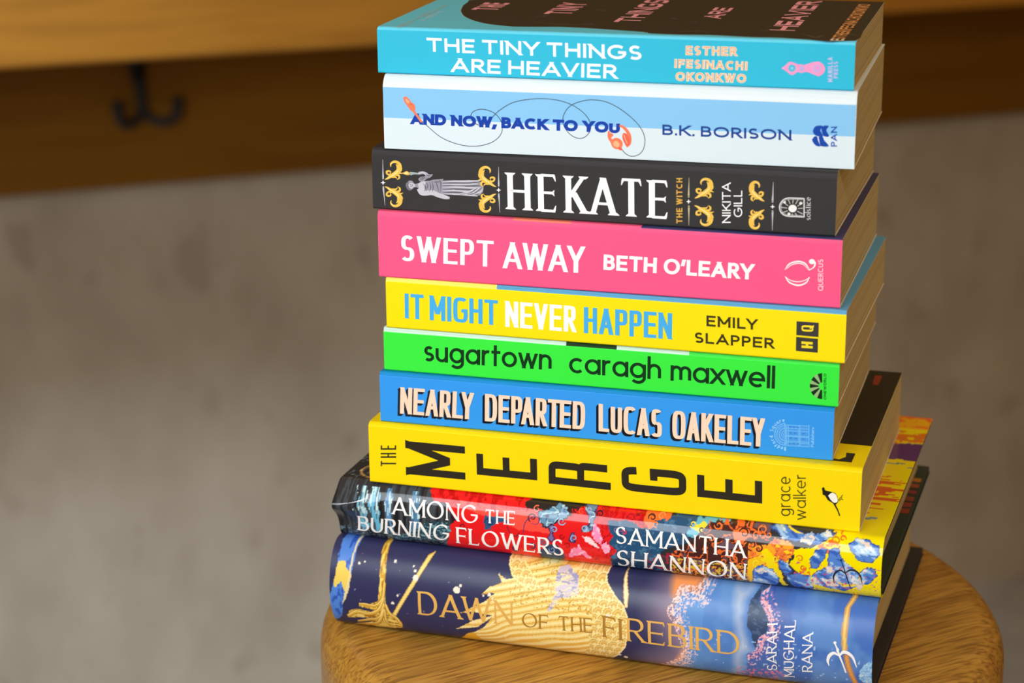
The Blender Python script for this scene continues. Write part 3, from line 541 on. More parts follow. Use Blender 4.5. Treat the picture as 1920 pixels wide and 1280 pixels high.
["S",2,"s","ornament",1,1,[[13.62,5.04],[13.13,6.11],[11.94,6.9],[10.76,7.52]],[0.2,0.7,0.9,0.5],[246,198,84]],
["S",2,"s","ornament",1,1,[[13.85,7.8],[12.64,7.29],[11.27,7.38],[9.57,8.14]],[0.2,0.8,1.0,0.6],[246,198,84]],
["S",2,"s","ornament",1,1,[[11.41,10.34],[12.35,9.67],[12.26,8.64],[11.29,8.14],[9.41,8.48]],[0.2,0.8,0.9,0.9,0.6],[246,198,84]],
["S",2,"s","ornament",1,1,[[11.26,9.96],[10.8,9.24],[9.59,9.0],[8.39,9.11]],[0.2,0.6,0.8,0.5],[246,198,84]],
["S",2,"s","ornament",2,1,[[10.1,1.87],[8.91,2.29],[8.48,3.09]],[0.1,0.35,0.1],[255,232,160]],
["S",2,"s","ornament",2,1,[[6.18,9.84],[8.89,8.35],[11.25,6.76],[12.04,5.09]],[0.1,0.4,0.6,0.1],[255,232,160]],
["S",2,"s","ornament",1,1,[[55.2,12.74],[53.87,13.24],[52.38,14.29],[50.56,15.21],[49.23,16.33],[48.41,17.81],[48.7,19.53],[49.78,20.57],[51.12,20.84],[52.18,20.39],[52.71,19.5],[52.49,18.47]],[0.3,1.0,1.6,2.0,1.9,1.7,1.3,1.1,0.9,0.7,0.3],[246,198,84]],
["S",2,"s","ornament",1,1,[[50.27,19.61],[49.36,18.37],[49.24,16.84],[50.23,15.53]],[0.2,1.3,1.6,0.6],[246,198,84]],
["S",2,"s","ornament",1,1,[[52.05,13.93],[52.66,14.98],[53.56,14.86],[54.33,15.52],[54.41,16.34],[53.58,16.63],[52.67,16.24],[52.8,15.57]],[0.9,0.8,0.7,0.8,0.9,0.8,0.6,0.3],[246,198,84]],
["S",2,"s","ornament",1,1,[[47.41,17.66],[47.9,16.59],[49.06,15.81],[50.22,15.19]],[0.2,0.7,0.9,0.5],[246,198,84]],
["S",2,"s","ornament",1,1,[[47.21,14.92],[48.38,15.43],[49.72,15.33],[51.38,14.57]],[0.2,0.8,1.0,0.6],[246,198,84]],
["S",2,"s","ornament",1,1,[[49.62,12.39],[48.69,13.06],[48.77,14.09],[49.71,14.58],[51.55,14.24]],[0.2,0.8,0.9,0.9,0.6],[246,198,84]],
["S",2,"s","ornament",1,1,[[49.76,12.78],[50.2,13.48],[51.37,13.72],[52.54,13.61]],[0.2,0.6,0.8,0.5],[246,198,84]],
["S",2,"s","ornament",2,1,[[50.79,20.76],[51.95,20.35],[52.37,19.55]],[0.1,0.35,0.1],[255,232,160]],
["S",2,"s","ornament",2,1,[[54.7,12.88],[52.05,14.37],[49.73,15.95],[48.95,17.6]],[0.1,0.4,0.6,0.1],[255,232,160]],
["S",2,"s","ornament",1,1,[[55.17,9.64],[53.87,9.04],[52.4,7.95],[50.61,6.92],[49.3,5.77],[48.47,4.33],[48.71,2.81],[49.74,1.97],[51.04,1.86],[52.08,2.39],[52.61,3.25],[52.43,4.16]],[0.3,1.0,1.6,2.0,1.9,1.7,1.3,1.1,0.9,0.7,0.3],[246,198,84]],
["S",2,"s","ornament",1,1,[[50.24,2.9],[49.37,3.93],[49.29,5.31],[50.28,6.59]],[0.2,1.3,1.6,0.6],[246,198,84]],
["S",2,"s","ornament",1,1,[[52.08,8.23],[52.66,7.35],[53.53,7.55],[54.27,7.04],[54.33,6.31],[53.52,5.95],[52.64,6.21],[52.78,6.83]],[0.9,0.8,0.7,0.8,0.9,0.8,0.6,0.3],[246,198,84]],
["S",2,"s","ornament",1,1,[[47.49,4.37],[47.99,5.39],[49.14,6.22],[50.28,6.9]],[0.2,0.7,0.9,0.5],[246,198,84]],
["S",2,"s","ornament",1,1,[[47.36,6.83],[48.49,6.49],[49.8,6.72],[51.43,7.58]],[0.2,0.8,1.0,0.6],[246,198,84]],
["S",2,"s","ornament",1,1,[[49.76,9.36],[48.84,8.67],[48.9,7.75],[49.8,7.4],[51.59,7.9]],[0.2,0.8,0.9,0.9,0.6],[246,198,84]],
["S",2,"s","ornament",1,1,[[49.89,9.03],[50.3,8.44],[51.44,8.35],[52.57,8.57]],[0.2,0.6,0.8,0.5],[246,198,84]],
["S",2,"s","ornament",2,1,[[50.72,1.91],[51.86,2.41],[52.29,3.17]],[0.1,0.35,0.1],[255,232,160]],
["S",2,"s","ornament",2,1,[[54.69,9.46],[52.08,7.84],[49.79,6.17],[48.99,4.58]],[0.1,0.4,0.6,0.1],[255,232,160]],
["S",2,"s","ornament",1,1,[[139.92,12.65],[141.23,13.28],[142.69,14.43],[144.48,15.51],[145.77,16.71],[146.56,18.21],[146.27,19.82],[145.2,20.69],[143.88,20.82],[142.84,20.27],[142.33,19.37],[142.55,18.41]],[0.3,1.0,1.6,2.0,1.9,1.7,1.3,1.1,0.9,0.7,0.3],[246,198,84]],
["S",2,"s","ornament",1,1,[[144.73,19.73],[145.63,18.65],[145.76,17.2],[144.8,15.85]],[0.2,1.3,1.6,0.6],[246,198,84]],
["S",2,"s","ornament",1,1,[[143.03,14.13],[142.42,15.07],[141.53,14.85],[140.76,15.4],[140.68,16.17],[141.5,16.54],[142.39,16.27],[142.27,15.61]],[0.9,0.8,0.7,0.8,0.9,0.8,0.6,0.3],[246,198,84]],
["S",2,"s","ornament",1,1,[[147.55,18.17],[147.08,17.11],[145.95,16.24],[144.81,15.53]],[0.2,0.7,0.9,0.5],[246,198,84]],
["S",2,"s","ornament",1,1,[[147.77,15.59],[146.61,15.95],[145.3,15.72],[143.67,14.81]],[0.2,0.8,1.0,0.6],[246,198,84]],
["S",2,"s","ornament",1,1,[[145.42,12.93],[146.33,13.66],[146.24,14.63],[145.31,15.0],[143.51,14.48]],[0.2,0.8,0.9,0.9,0.6],[246,198,84]],
["S",2,"s","ornament",1,1,[[145.28,13.28],[144.84,13.91],[143.69,14.0],[142.54,13.77]],[0.2,0.6,0.8,0.5],[246,198,84]],
["S",2,"s","ornament",2,1,[[144.21,20.77],[143.07,20.26],[142.66,19.46]],[0.1,0.35,0.1],[255,232,160]],
["S",2,"s","ornament",2,1,[[140.41,12.84],[143.02,14.55],[145.29,16.3],[146.04,17.96]],[0.1,0.4,0.6,0.1],[255,232,160]],
["S",2,"s","ornament",1,1,[[139.86,9.56],[141.21,9.08],[142.74,8.07],[144.6,7.18],[145.96,6.1],[146.83,4.65],[146.59,2.97],[145.54,1.94],[144.21,1.66],[143.12,2.09],[142.57,2.96],[142.75,3.97]],[0.3,1.0,1.6,2.0,1.9,1.7,1.3,1.1,0.9,0.7,0.3],[246,198,84]],
["S",2,"s","ornament",1,1,[[145.02,2.88],[145.9,4.1],[145.97,5.6],[144.94,6.87]],[0.2,1.3,1.6,0.6],[246,198,84]],
["S",2,"s","ornament",1,1,[[143.07,8.42],[142.48,7.39],[141.58,7.5],[140.82,6.86],[140.77,6.05],[141.61,5.77],[142.51,6.16],[142.36,6.81]],[0.9,0.8,0.7,0.8,0.9,0.8,0.6,0.3],[246,198,84]],
["S",2,"s","ornament",1,1,[[147.83,4.81],[147.3,5.84],[146.12,6.6],[144.93,7.2]],[0.2,0.7,0.9,0.5],[246,198,84]],
["S",2,"s","ornament",1,1,[[147.94,7.48],[146.78,6.98],[145.44,7.06],[143.75,7.79]],[0.2,0.8,1.0,0.6],[246,198,84]],
["S",2,"s","ornament",1,1,[[145.45,9.92],[146.4,9.28],[146.35,8.28],[145.42,7.79],[143.58,8.12]],[0.2,0.8,0.9,0.9,0.6],[246,198,84]],
["S",2,"s","ornament",1,1,[[145.32,9.55],[144.9,8.86],[143.73,8.62],[142.56,8.72]],[0.2,0.6,0.8,0.5],[246,198,84]],
["S",2,"s","ornament",2,1,[[144.54,1.75],[143.36,2.14],[142.91,2.92]],[0.1,0.35,0.1],[255,232,160]],
["S",2,"s","ornament",2,1,[[140.37,9.43],[143.08,7.99],[145.45,6.47],[146.29,4.85]],[0.1,0.4,0.6,0.1],[255,232,160]],
["S",2,"s","ornament",1,1,[[168.56,13.03],[167.49,13.52],[166.27,14.52],[164.79,15.4],[163.7,16.46],[163.0,17.88],[163.17,19.49],[163.99,20.47],[165.04,20.72],[165.9,20.29],[166.35,19.44],[166.21,18.47]],[0.3,1.0,1.6,2.0,1.9,1.7,1.3,1.1,0.9,0.7,0.3],[246,198,84]],
["S",2,"s","ornament",1,1,[[164.41,19.56],[163.73,18.4],[163.68,16.95],[164.51,15.71]],[0.2,1.3,1.6,0.6],[246,198,84]],
["S",2,"s","ornament",1,1,[[166.01,14.18],[166.46,15.17],[167.18,15.05],[167.77,15.66],[167.8,16.44],[167.13,16.72],[166.43,16.36],[166.55,15.72]],[0.9,0.8,0.7,0.8,0.9,0.8,0.6,0.3],[246,198,84]],
["S",2,"s","ornament",1,1,[[162.2,17.73],[162.63,16.73],[163.58,15.97],[164.52,15.38]],[0.2,0.7,0.9,0.5],[246,198,84]],
["S",2,"s","ornament",1,1,[[162.14,15.15],[163.06,15.62],[164.12,15.52],[165.47,14.79]],[0.2,0.8,1.0,0.6],[246,198,84]],
["S",2,"s","ornament",1,1,[[164.14,12.75],[163.38,13.38],[163.41,14.35],[164.14,14.81],[165.61,14.48]],[0.2,0.8,0.9,0.9,0.6],[246,198,84]],
["S",2,"s","ornament",1,1,[[164.24,13.11],[164.56,13.77],[165.49,13.99],[166.42,13.88]],[0.2,0.6,0.8,0.5],[246,198,84]],
["S",2,"s","ornament",2,1,[[164.78,20.64],[165.72,20.25],[166.08,19.49]],[0.1,0.35,0.1],[255,232,160]],
["S",2,"s","ornament",2,1,[[168.16,13.17],[166.0,14.6],[164.1,16.1],[163.43,17.67]],[0.1,0.4,0.6,0.1],[255,232,160]],
["S",2,"s","ornament",1,1,[[168.66,9.43],[167.61,8.84],[166.43,7.75],[164.97,6.73],[163.93,5.57],[163.29,4.13],[163.55,2.58],[164.43,1.73],[165.52,1.61],[166.36,2.13],[166.77,3.0],[166.58,3.92]],[0.3,1.0,1.6,2.0,1.9,1.7,1.3,1.1,0.9,0.7,0.3],[246,198,84]],
["S",2,"s","ornament",1,1,[[164.81,2.66],[164.06,3.71],[163.94,5.1],[164.71,6.4]],[0.2,1.3,1.6,0.6],[246,198,84]],
["S",2,"s","ornament",1,1,[[166.15,8.04],[166.66,7.14],[167.38,7.34],[168.01,6.81],[168.09,6.07],[167.42,5.72],[166.69,5.99],[166.78,6.62]],[0.9,0.8,0.7,0.8,0.9,0.8,0.6,0.3],[246,198,84]],
["S",2,"s","ornament",1,1,[[162.48,4.17],[162.86,5.19],[163.78,6.03],[164.71,6.71]],[0.2,0.7,0.9,0.5],[246,198,84]],
["S",2,"s","ornament",1,1,[[162.28,6.66],[163.23,6.31],[164.31,6.53],[165.63,7.39]],[0.2,0.8,1.0,0.6],[246,198,84]],
["S",2,"s","ornament",1,1,[[164.18,9.2],[163.45,8.5],[163.52,7.57],[164.29,7.21],[165.75,7.71]],[0.2,0.8,0.9,0.9,0.6],[246,198,84]],
["S",2,"s","ornament",1,1,[[164.3,8.87],[164.66,8.26],[165.61,8.17],[166.54,8.38]],[0.2,0.6,0.8,0.5],[246,198,84]],
["S",2,"s","ornament",2,1,[[165.24,1.65],[166.17,2.15],[166.5,2.92]],[0.1,0.35,0.1],[255,232,160]],
["S",2,"s","ornament",2,1,[[168.26,9.26],[166.16,7.64],[164.32,5.97],[163.72,4.37]],[0.1,0.4,0.6,0.1],[255,232,160]],
["P",2,"s","cover_figure",1,1,[[13.47,16.34],[14.62,16.84],[15.76,17.28],[17.1,16.41],[16.89,15.78],[15.72,15.52],[14.37,15.89]],[240,190,90]],
["P",2,"s","cover_figure",2,1,[[14.44,16.39],[15.59,16.8],[16.39,16.37],[15.41,16.01]],[255,235,170]],
["S",2,"s","cover_figure",2,0,[[16.88,16.77],[17.34,15.8]],[0.5,1.6,0.5],[170,175,150]],
["S",2,"s","cover_figure",1,1,[[17.19,16.29],[18.98,16.51],[20.91,16.37]],[1.6,0.9,0.6],[170,185,185]],
["P",2,"s","cover_figure",1,1,[[20.43,16.43],[20.93,17.18],[22.55,17.58],[24.15,17.35],[25.75,16.41],[27.26,16.55],[26.3,15.19],[24.42,14.37],[23.6,13.64],[22.13,13.09],[21.11,13.44],[20.87,14.27],[22.02,15.18],[23.79,15.46],[23.17,16.36],[21.06,16.0]],[158,156,170]],
["P",2,"s","cover_figure",2,1,[[20.59,16.6],[22.55,17.39],[24.15,17.1],[25.42,16.23],[24.13,16.17],[22.85,16.72],[21.07,16.25]],[206,204,214]],
["S",2,"s","cover_figure",3,1,[[21.34,13.99],[22.49,14.83],[23.79,15.06]],[0.1,0.4,0.1],[104,102,116]],
["S",2,"s","cover_figure",3,1,[[21.5,13.53],[22.8,14.22],[24.1,14.85]],[0.1,0.4,0.1],[104,102,116]],
["S",2,"s","cover_figure",3,1,[[24.14,16.79],[25.09,15.91],[26.38,15.98]],[0.1,0.4,0.1],[104,102,116]],
["P",2,"s","cover_figure",1,0,[[18.93,11.38],[18.86,10.86],[18.67,10.37],[18.38,9.93],[18.01,9.59],[17.59,9.37],[17.13,9.28],[16.68,9.32],[16.26,9.5],[15.91,9.8],[15.64,10.2],[15.47,10.67],[15.42,11.19],[15.5,11.71],[15.68,12.21],[15.97,12.64],[16.34,12.98],[16.77,13.2],[17.22,13.29],[17.67,13.25],[18.09,13.07],[18.45,12.77],[18.72,12.37],[18.88,11.9]],[158,156,170]],
["P",2,"s","cover_figure",2,0,[[18.6,11.18],[18.56,10.85],[18.44,10.54],[18.26,10.27],[18.02,10.06],[17.76,9.92],[17.47,9.86],[17.18,9.89],[16.92,10.0],[16.7,10.18],[16.53,10.43],[16.42,10.73],[16.39,11.05],[16.44,11.38],[16.56,11.69],[16.74,11.96],[16.97,12.17],[17.24,12.31],[17.53,12.37],[17.81,12.34],[18.07,12.23],[18.3,12.05],[18.47,11.8],[18.57,11.5]],[206,204,214]],
["S",2,"s","cover_figure",2,1,[[16.3,12.77],[15.62,11.32],[16.39,9.64],[17.52,9.23]],[0.4,1.2,1.2,0.4],[120,118,130]],
["S",2,"s","cover_figure",3,1,[[17.12,11.47],[17.58,11.68]],0.4,[104,102,116]],
["S",2,"s","cover_figure",3,1,[[17.23,10.72],[17.69,10.87]],0.4,[104,102,116]],
["S",2,"s","cover_figure",3,1,[[18.09,11.59],[18.14,10.9]],0.35,[104,102,116]],
["P",2,"s","cover_figure",1,0,[[18.23,12.1],[19.68,11.92],[19.66,10.61],[18.2,10.46]],[206,204,214]],
["P",2,"s","cover_figure",1,0,[[19.04,11.83],[20.83,12.36],[22.14,13.25],[26.01,13.71],[27.31,14.22],[32.08,14.79],[31.42,13.76],[31.38,8.14],[29.77,8.3],[27.21,8.78],[24.93,8.02],[22.99,7.6],[21.45,8.45],[20.46,10.28],[19.34,10.75]],[158,156,170]],
["P",2,"s","cover_figure",2,1,[[20.49,11.91],[22.13,12.94],[24.07,13.2],[23.38,10.81],[23.99,8.97],[22.68,8.58],[21.41,9.45]],[206,204,214]],
["S",2,"s","cover_figure",2,1,[[21.03,10.06],[22.03,8.36],[23.97,8.15],[26.88,8.57],[29.76,7.61],[32.64,6.96],[34.63,6.69]],[2.2,2.2,2.0,2.2,2.0,1.8,0.9],[206,204,214]],
["S",2,"s","cover_figure",3,1,[[24.07,13.04],[25.0,11.53],[23.99,9.28]],[0.1,0.5,0.1],[104,102,116]],
["S",2,"s","cover_figure",3,1,[[25.69,13.44],[26.28,10.98],[25.59,8.75]],[0.1,0.5,0.1],[104,102,116]],
["S",2,"s","cover_figure",3,1,[[26.66,13.81],[27.41,11.04],[26.89,8.82]],[0.1,0.5,0.1],[104,102,116]],
["S",2,"s","cover_figure",3,1,[[28.27,14.05],[29.19,11.76],[29.94,8.68]],[0.1,0.5,0.1],[104,102,116]],
["S",2,"s","cover_figure",3,1,[[22.76,12.34],[24.02,10.85],[23.34,8.93]],[0.1,0.5,0.1],[104,102,116]],
["S",2,"s","cover_figure",3,1,[[29.89,14.45],[30.82,12.79],[30.43,8.71]],[0.1,0.5,0.1],[104,102,116]],
["S",2,"s","cover_figure",3,1,[[27.29,13.06],[29.22,13.32],[31.16,13.74]],[0.1,0.5,0.1],[104,102,116]],
["P",2,"s","cover_figure",1,0,[[31.32,14.0],[36.94,14.49],[43.32,14.66],[47.46,14.63],[48.78,14.03],[49.72,12.28],[49.37,10.09],[47.86,8.54],[43.24,8.56],[36.84,8.07],[31.32,8.13]],[158,156,170]],
["S",2,"s","cover_figure",2,1,[[31.48,13.57],[36.93,14.0],[43.32,14.41],[48.41,14.98]],[0.2,0.7,0.9,0.3],[206,204,214]],
["S",2,"s","cover_figure",2,1,[[31.46,12.89],[36.92,13.37],[43.31,13.82],[47.77,14.27]],[0.2,0.7,0.9,0.3],[104,102,116]],
["S",2,"s","cover_figure",2,1,[[31.46,12.51],[36.91,12.69],[43.3,13.17],[47.13,13.5]],[0.2,0.7,0.9,0.3],[206,204,214]],
["S",2,"s","cover_figure",2,1,[[31.44,11.7],[36.9,12.31],[43.29,12.45],[48.39,12.76]],[0.2,0.7,0.9,0.3],[104,102,116]],
["S",2,"s","cover_figure",2,1,[[31.43,11.2],[36.89,11.5],[43.28,11.67],[47.74,11.85]],[0.2,0.7,0.9,0.3],[206,204,214]],
["S",2,"s","cover_figure",2,1,[[31.42,10.26],[36.88,10.63],[43.27,10.83],[47.09,10.87]],[0.2,0.7,0.9,0.3],[104,102,116]],
["S",2,"s","cover_figure",2,1,[[31.41,9.7],[36.87,10.13],[43.26,9.99],[48.35,10.0]],[0.2,0.7,0.9,0.3],[206,204,214]],
["S",2,"s","cover_figure",2,1,[[31.39,8.76],[36.85,9.26],[43.25,9.15],[47.71,9.02]],[0.2,0.7,0.9,0.3],[104,102,116]],
["S",2,"s","cover_figure",2,1,[[31.38,8.39],[36.84,8.57],[43.24,8.5],[47.06,8.24]],[0.2,0.7,0.9,0.3],[206,204,214]],
["S",2,"s","cover_figure",3,1,[[38.12,8.58],[43.26,9.9],[46.47,11.79]],[0.2,0.8,0.3],[206,204,214]],
["S",2,"s","cover_figure",3,1,[[41.0,8.52],[45.17,9.85],[48.38,12.2]],[0.2,0.8,0.3],[206,204,214]],
["S",2,"s","cover_figure",3,1,[[44.84,8.74],[48.04,10.01],[49.39,11.64]],[0.2,0.8,0.3],[206,204,214]],
["S",2,"s","cover_figure",3,1,[[39.08,8.42],[43.89,9.62],[47.1,11.51]],[0.1,0.5,0.1],[104,102,116]],
["S",2,"s","cover_figure",3,1,[[42.6,8.52],[46.44,9.92],[48.85,11.92]],[0.1,0.5,0.1],[104,102,116]],
["T",2,"s","title_lettering",1,"hek","HEKATE",[60.15,3.34],[129.58,3.39],[59.9,19.06],[255,255,255]],
["T",2,"s","author_lettering",1,"geo","THE WITCH",[134.96,1.77],[134.64,20.79],[132.43,1.61],[222,172,70]],
["T",2,"s","author_lettering",1,"geol","NIKITA",[155.02,3.18],[154.63,20.0],[151.44,2.96],[255,255,255]],
["T",2,"s","author_lettering",1,"geol","GILL",[159.7,5.91],[159.43,16.9],[156.17,5.7],[255,255,255]],
["S",2,"s","publisher_emblem",1,1,[[184.62,15.05],[181.73,15.0],[178.29,14.88],[176.4,14.11],[175.22,12.56],[174.81,10.89],[175.33,9.04],[176.6,7.86],[178.53,7.39],[181.97,7.44],[184.88,7.46]],0.5,[225,225,225]],
["S",2,"s","publisher_emblem",1,0,[[184.62,15.13],[184.88,7.38]],0.5,[225,225,225]],
["S",2,"s","publisher_emblem",1,1,[[184.03,14.55],[181.74,14.49],[178.31,14.3],[176.8,13.63],[175.77,12.39],[175.43,10.93],[175.86,9.27],[176.96,8.36],[178.51,7.94],[181.96,7.95],[184.25,7.93]],0.2,[200,200,200]],
["P",2,"s","publisher_emblem",2,0,[[181.79,10.79],[181.74,10.38],[181.59,10.0],[181.33,9.66],[180.99,9.39],[180.59,9.21],[180.16,9.13],[179.72,9.16],[179.31,9.29],[178.96,9.52],[178.68,9.83],[178.5,10.19],[178.43,10.59],[178.47,11.0],[178.63,11.39],[178.89,11.73],[179.23,11.99],[179.63,12.17],[180.06,12.25],[180.5,12.22],[180.91,12.09],[181.26,11.87],[181.54,11.56],[181.72,11.19]],[245,245,245]],
["S",2,"s","publisher_emblem",1,0,[[182.32,10.72],[184.3,11.05]],0.28,[215,215,215]],
["S",2,"s","publisher_emblem",1,0,[[182.01,9.66],[184.38,8.62]],0.28,[215,215,215]],
["S",2,"s","publisher_emblem",1,0,[[181.18,8.88],[182.01,7.7]],0.28,[215,215,215]],
["S",2,"s","publisher_emblem",1,0,[[180.07,8.58],[180.03,7.58]],0.28,[215,215,215]],
["S",2,"s","publisher_emblem",1,0,[[178.96,8.85],[177.93,7.46]],0.28,[215,215,215]],
["S",2,"s","publisher_emblem",1,0,[[178.17,9.62],[175.81,8.58]],0.28,[215,215,215]],
["S",2,"s","publisher_emblem",1,0,[[177.89,10.67],[175.2,10.96]],0.28,[215,215,215]],
["S",2,"s","publisher_emblem",1,0,[[178.21,11.73],[175.91,13.34]],0.28,[215,215,215]],
["S",2,"s","publisher_emblem",1,0,[[179.04,12.51],[178.19,14.31]],0.28,[215,215,215]],
["S",2,"s","publisher_emblem",1,0,[[180.15,12.8],[180.17,14.42]],0.28,[215,215,215]],
["S",2,"s","publisher_emblem",1,0,[[181.25,12.53],[182.26,14.54]],0.28,[215,215,215]],
["S",2,"s","publisher_emblem",1,0,[[182.05,11.77],[184.22,13.33]],0.28,[215,215,215]],
["P",2,"s","publisher_emblem",2,0,[[177.36,13.07],[177.34,12.93],[177.29,12.79],[177.21,12.68],[177.1,12.58],[176.97,12.52],[176.84,12.5],[176.7,12.51],[176.57,12.55],[176.45,12.63],[176.36,12.74],[176.31,12.87],[176.28,13.01],[176.3,13.15],[176.35,13.29],[176.43,13.4],[176.54,13.5],[176.66,13.56],[176.8,13.59],[176.94,13.58],[177.07,13.53],[177.19,13.45],[177.27,13.34],[177.33,13.21]],[235,235,235]],
["P",2,"s","publisher_emblem",2,0,[[183.93,13.06],[183.91,12.9],[183.86,12.75],[183.76,12.61],[183.64,12.51],[183.5,12.43],[183.34,12.4],[183.18,12.42],[183.03,12.47],[182.9,12.56],[182.8,12.68],[182.74,12.83],[182.71,12.99],[182.73,13.15],[182.78,13.31],[182.87,13.44],[183.0,13.55],[183.14,13.62],[183.3,13.65],[183.46,13.64],[183.61,13.58],[183.74,13.49],[183.84,13.37],[183.9,13.22]],[235,235,235]],
["P",2,"s","publisher_emblem",2,0,[[179.34,8.34],[179.33,8.18],[179.27,8.02],[179.18,7.89],[179.05,7.78],[178.91,7.71],[178.75,7.68],[178.59,7.69],[178.44,7.74],[178.31,7.84],[178.21,7.96],[178.14,8.11],[178.12,8.27],[178.13,8.43],[178.19,8.59],[178.28,8.72],[178.41,8.83],[178.55,8.9],[178.71,8.93],[178.87,8.92],[179.02,8.86],[179.15,8.77],[179.25,8.65],[179.32,8.5]],[235,235,235]],
["T",2,"s","publisher_lettering",1,"ser_s","solstice",[187.55,6.33],[187.23,15.78],[185.38,6.2],[225,225,225]],
["T",3,"s","title_lettering",1,"swept","SWEPT",[9.92,7.85],[51.48,7.78],[10.19,19.21],[255,255,255]],
["T",3,"s","title_lettering",1,"swept","AWAY",[55.62,7.61],[91.21,7.72],[55.72,19.13],[255,255,255]],
["T",3,"s","author_lettering",1,"geob","BETH O'LEARY",[99.27,9.82],[162.34,9.74],[99.42,16.42],[255,255,255]],
["S",3,"s","publisher_emblem",1,1,[[175.11,14.87],[176.8,17.41],[180.29,18.67],[183.25,17.95],[185.09,15.53]],[0.25,0.55,0.7,0.55,0.25],[255,255,255]],
["S",3,"s","publisher_emblem",1,1,[[175.81,15.28],[177.41,16.84],[180.32,17.88],[182.8,17.32],[184.74,15.39]],[0.2,0.3,0.4,0.3,0.2],[255,255,255]],
["S",3,"s","publisher_emblem",1,1,[[175.2,12.08],[177.04,9.71],[180.62,8.67],[183.81,9.99],[185.19,12.51]],[0.25,0.55,0.7,0.55,0.25],[255,255,255]],
["S",3,"s","publisher_emblem",1,1,[[175.32,11.97],[177.31,10.64],[180.57,10.13],[183.48,11.06],[184.96,12.25]],[0.2,0.3,0.4,0.3,0.2],[255,255,255]],
["S",3,"s","publisher_emblem",1,1,[[184.8,15.27],[186.8,16.74],[187.15,18.45],[186.24,19.42]],[0.25,0.5,0.8,0.9],[255,255,255]],
["P",3,"s","publisher_emblem",1,0,[[187.07,19.05],[187.04,18.77],[186.93,18.5],[186.76,18.26],[186.52,18.07],[186.24,17.95],[185.94,17.89],[185.64,17.91],[185.35,18.0],[185.11,18.15],[184.91,18.36],[184.79,18.62],[184.74,18.9],[184.77,19.18],[184.88,19.45],[185.05,19.69],[185.29,19.87],[185.57,20.0],[185.87,20.06],[186.17,20.04],[186.46,19.95],[186.7,19.79],[186.9,19.58],[187.02,19.33]],[255,255,255]],
["T",3,"s","publisher_lettering",1,"geol","QUERCUS",[190.89,7.13],[190.42,20.17],[188.78,6.99],[255,225,235]],
["T",4,"s","title_lettering",1,"bebas","IT MIGHT",[8.44,4.93],[50.45,4.95],[8.57,16.02],[72,178,240]],
["T",4,"s","title_lettering",1,"bebas","NEVER",[53.8,4.63],[84.96,4.59],[53.9,16.02],[255,255,255]],
["T",4,"s","title_lettering",1,"bebas","HAPPEN",[88.37,4.6],[126.26,4.77],[88.34,15.93],[72,178,240]],
["T",4,"s","author_lettering",1,"geom","EMILY",[140.74,11.67],[161.92,11.65],[140.65,16.26],[62,52,22]],
["T",4,"s","author_lettering",1,"geom","SLAPPER",[135.83,4.16],[169.08,4.17],[135.75,8.66],[62,52,22]],
["P",4,"s","publisher_emblem",1,0,[[177.97,16.66],[187.06,16.69],[187.1,10.62],[178.04,10.76]],[62,58,56]],
["P",4,"s","publisher_emblem",1,0,[[178.01,10.02],[186.95,9.87],[187.04,3.96],[178.08,4.03]],[62,58,56]],
["T",4,"s","publisher_lettering",2,"geob","H",[184.97,5.58],[184.87,8.35],[180.35,5.52],[250,225,40]],
["T",4,"s","publisher_lettering",2,"bebas","Q",[184.96,12.66],[184.87,15.36],[180.12,12.53],[250,225,40]],
["T",5,"s","title_lettering",1,"round","sugartown",[18.33,5.62],[75.65,6.13],[18.53,15.4],[6,52,20]],
["T",5,"s","author_lettering",1,"round","caragh maxwell",[83.42,5.68],[171.36,5.98],[83.41,15.32],[6,52,20]],
["P",5,"s","publisher_emblem",1,0,[[190.69,14.33],[190.21,14.26],[189.73,14.15],[189.26,13.98],[188.81,13.77],[190.26,10.22],[190.4,10.28],[190.54,10.33],[190.69,10.36],[190.83,10.38]],[10,44,16]],
["P",5,"s","publisher_emblem",1,0,[[188.81,13.77],[188.41,13.53],[188.04,13.26],[187.68,12.96],[187.35,12.62],[189.82,9.88],[189.92,9.98],[190.03,10.07],[190.14,10.15],[190.26,10.22]],[150,188,128]],
["P",5,"s","publisher_emblem",1,0,[[187.35,12.62],[187.05,12.25],[186.77,11.86],[186.53,11.44],[186.32,11.01],[189.51,9.41],[189.57,9.54],[189.64,9.66],[189.73,9.78],[189.82,9.88]],[10,44,16]],
["P",5,"s","publisher_emblem",1,0,[[186.32,11.01],[186.16,10.6],[186.03,10.18],[185.93,9.75],[185.86,9.32],[189.37,8.92],[189.39,9.05],[189.42,9.17],[189.46,9.29],[189.51,9.41]],[150,188,128]],
["P",5,"s","publisher_emblem",1,0,[[185.86,9.32],[185.82,8.88],[185.81,8.44],[185.84,8.0],[185.89,7.57],[189.38,8.42],[189.36,8.54],[189.35,8.67],[189.36,8.8],[189.37,8.92]],[10,44,16]],
["P",5,"s","publisher_emblem",1,0,[[185.89,7.57],[185.98,7.14],[186.09,6.73],[186.24,6.32],[186.41,5.94],[189.53,7.94],[189.48,8.06],[189.44,8.17],[189.4,8.29],[189.38,8.42]],[150,188,128]],
["P",5,"s","publisher_emblem",1,0,[[186.41,5.94],[186.64,5.53],[186.9,5.14],[187.19,4.78],[187.51,4.45],[189.86,7.52],[189.77,7.61],[189.68,7.71],[189.6,7.83],[189.53,7.94]],[10,44,16]],
["P",5,"s","publisher_emblem",1,0,[[187.51,4.45],[187.85,4.16],[188.22,3.9],[188.6,3.68],[189.01,3.49],[190.32,7.24],[190.2,7.29],[190.08,7.36],[189.97,7.43],[189.86,7.52]],[150,188,128]],
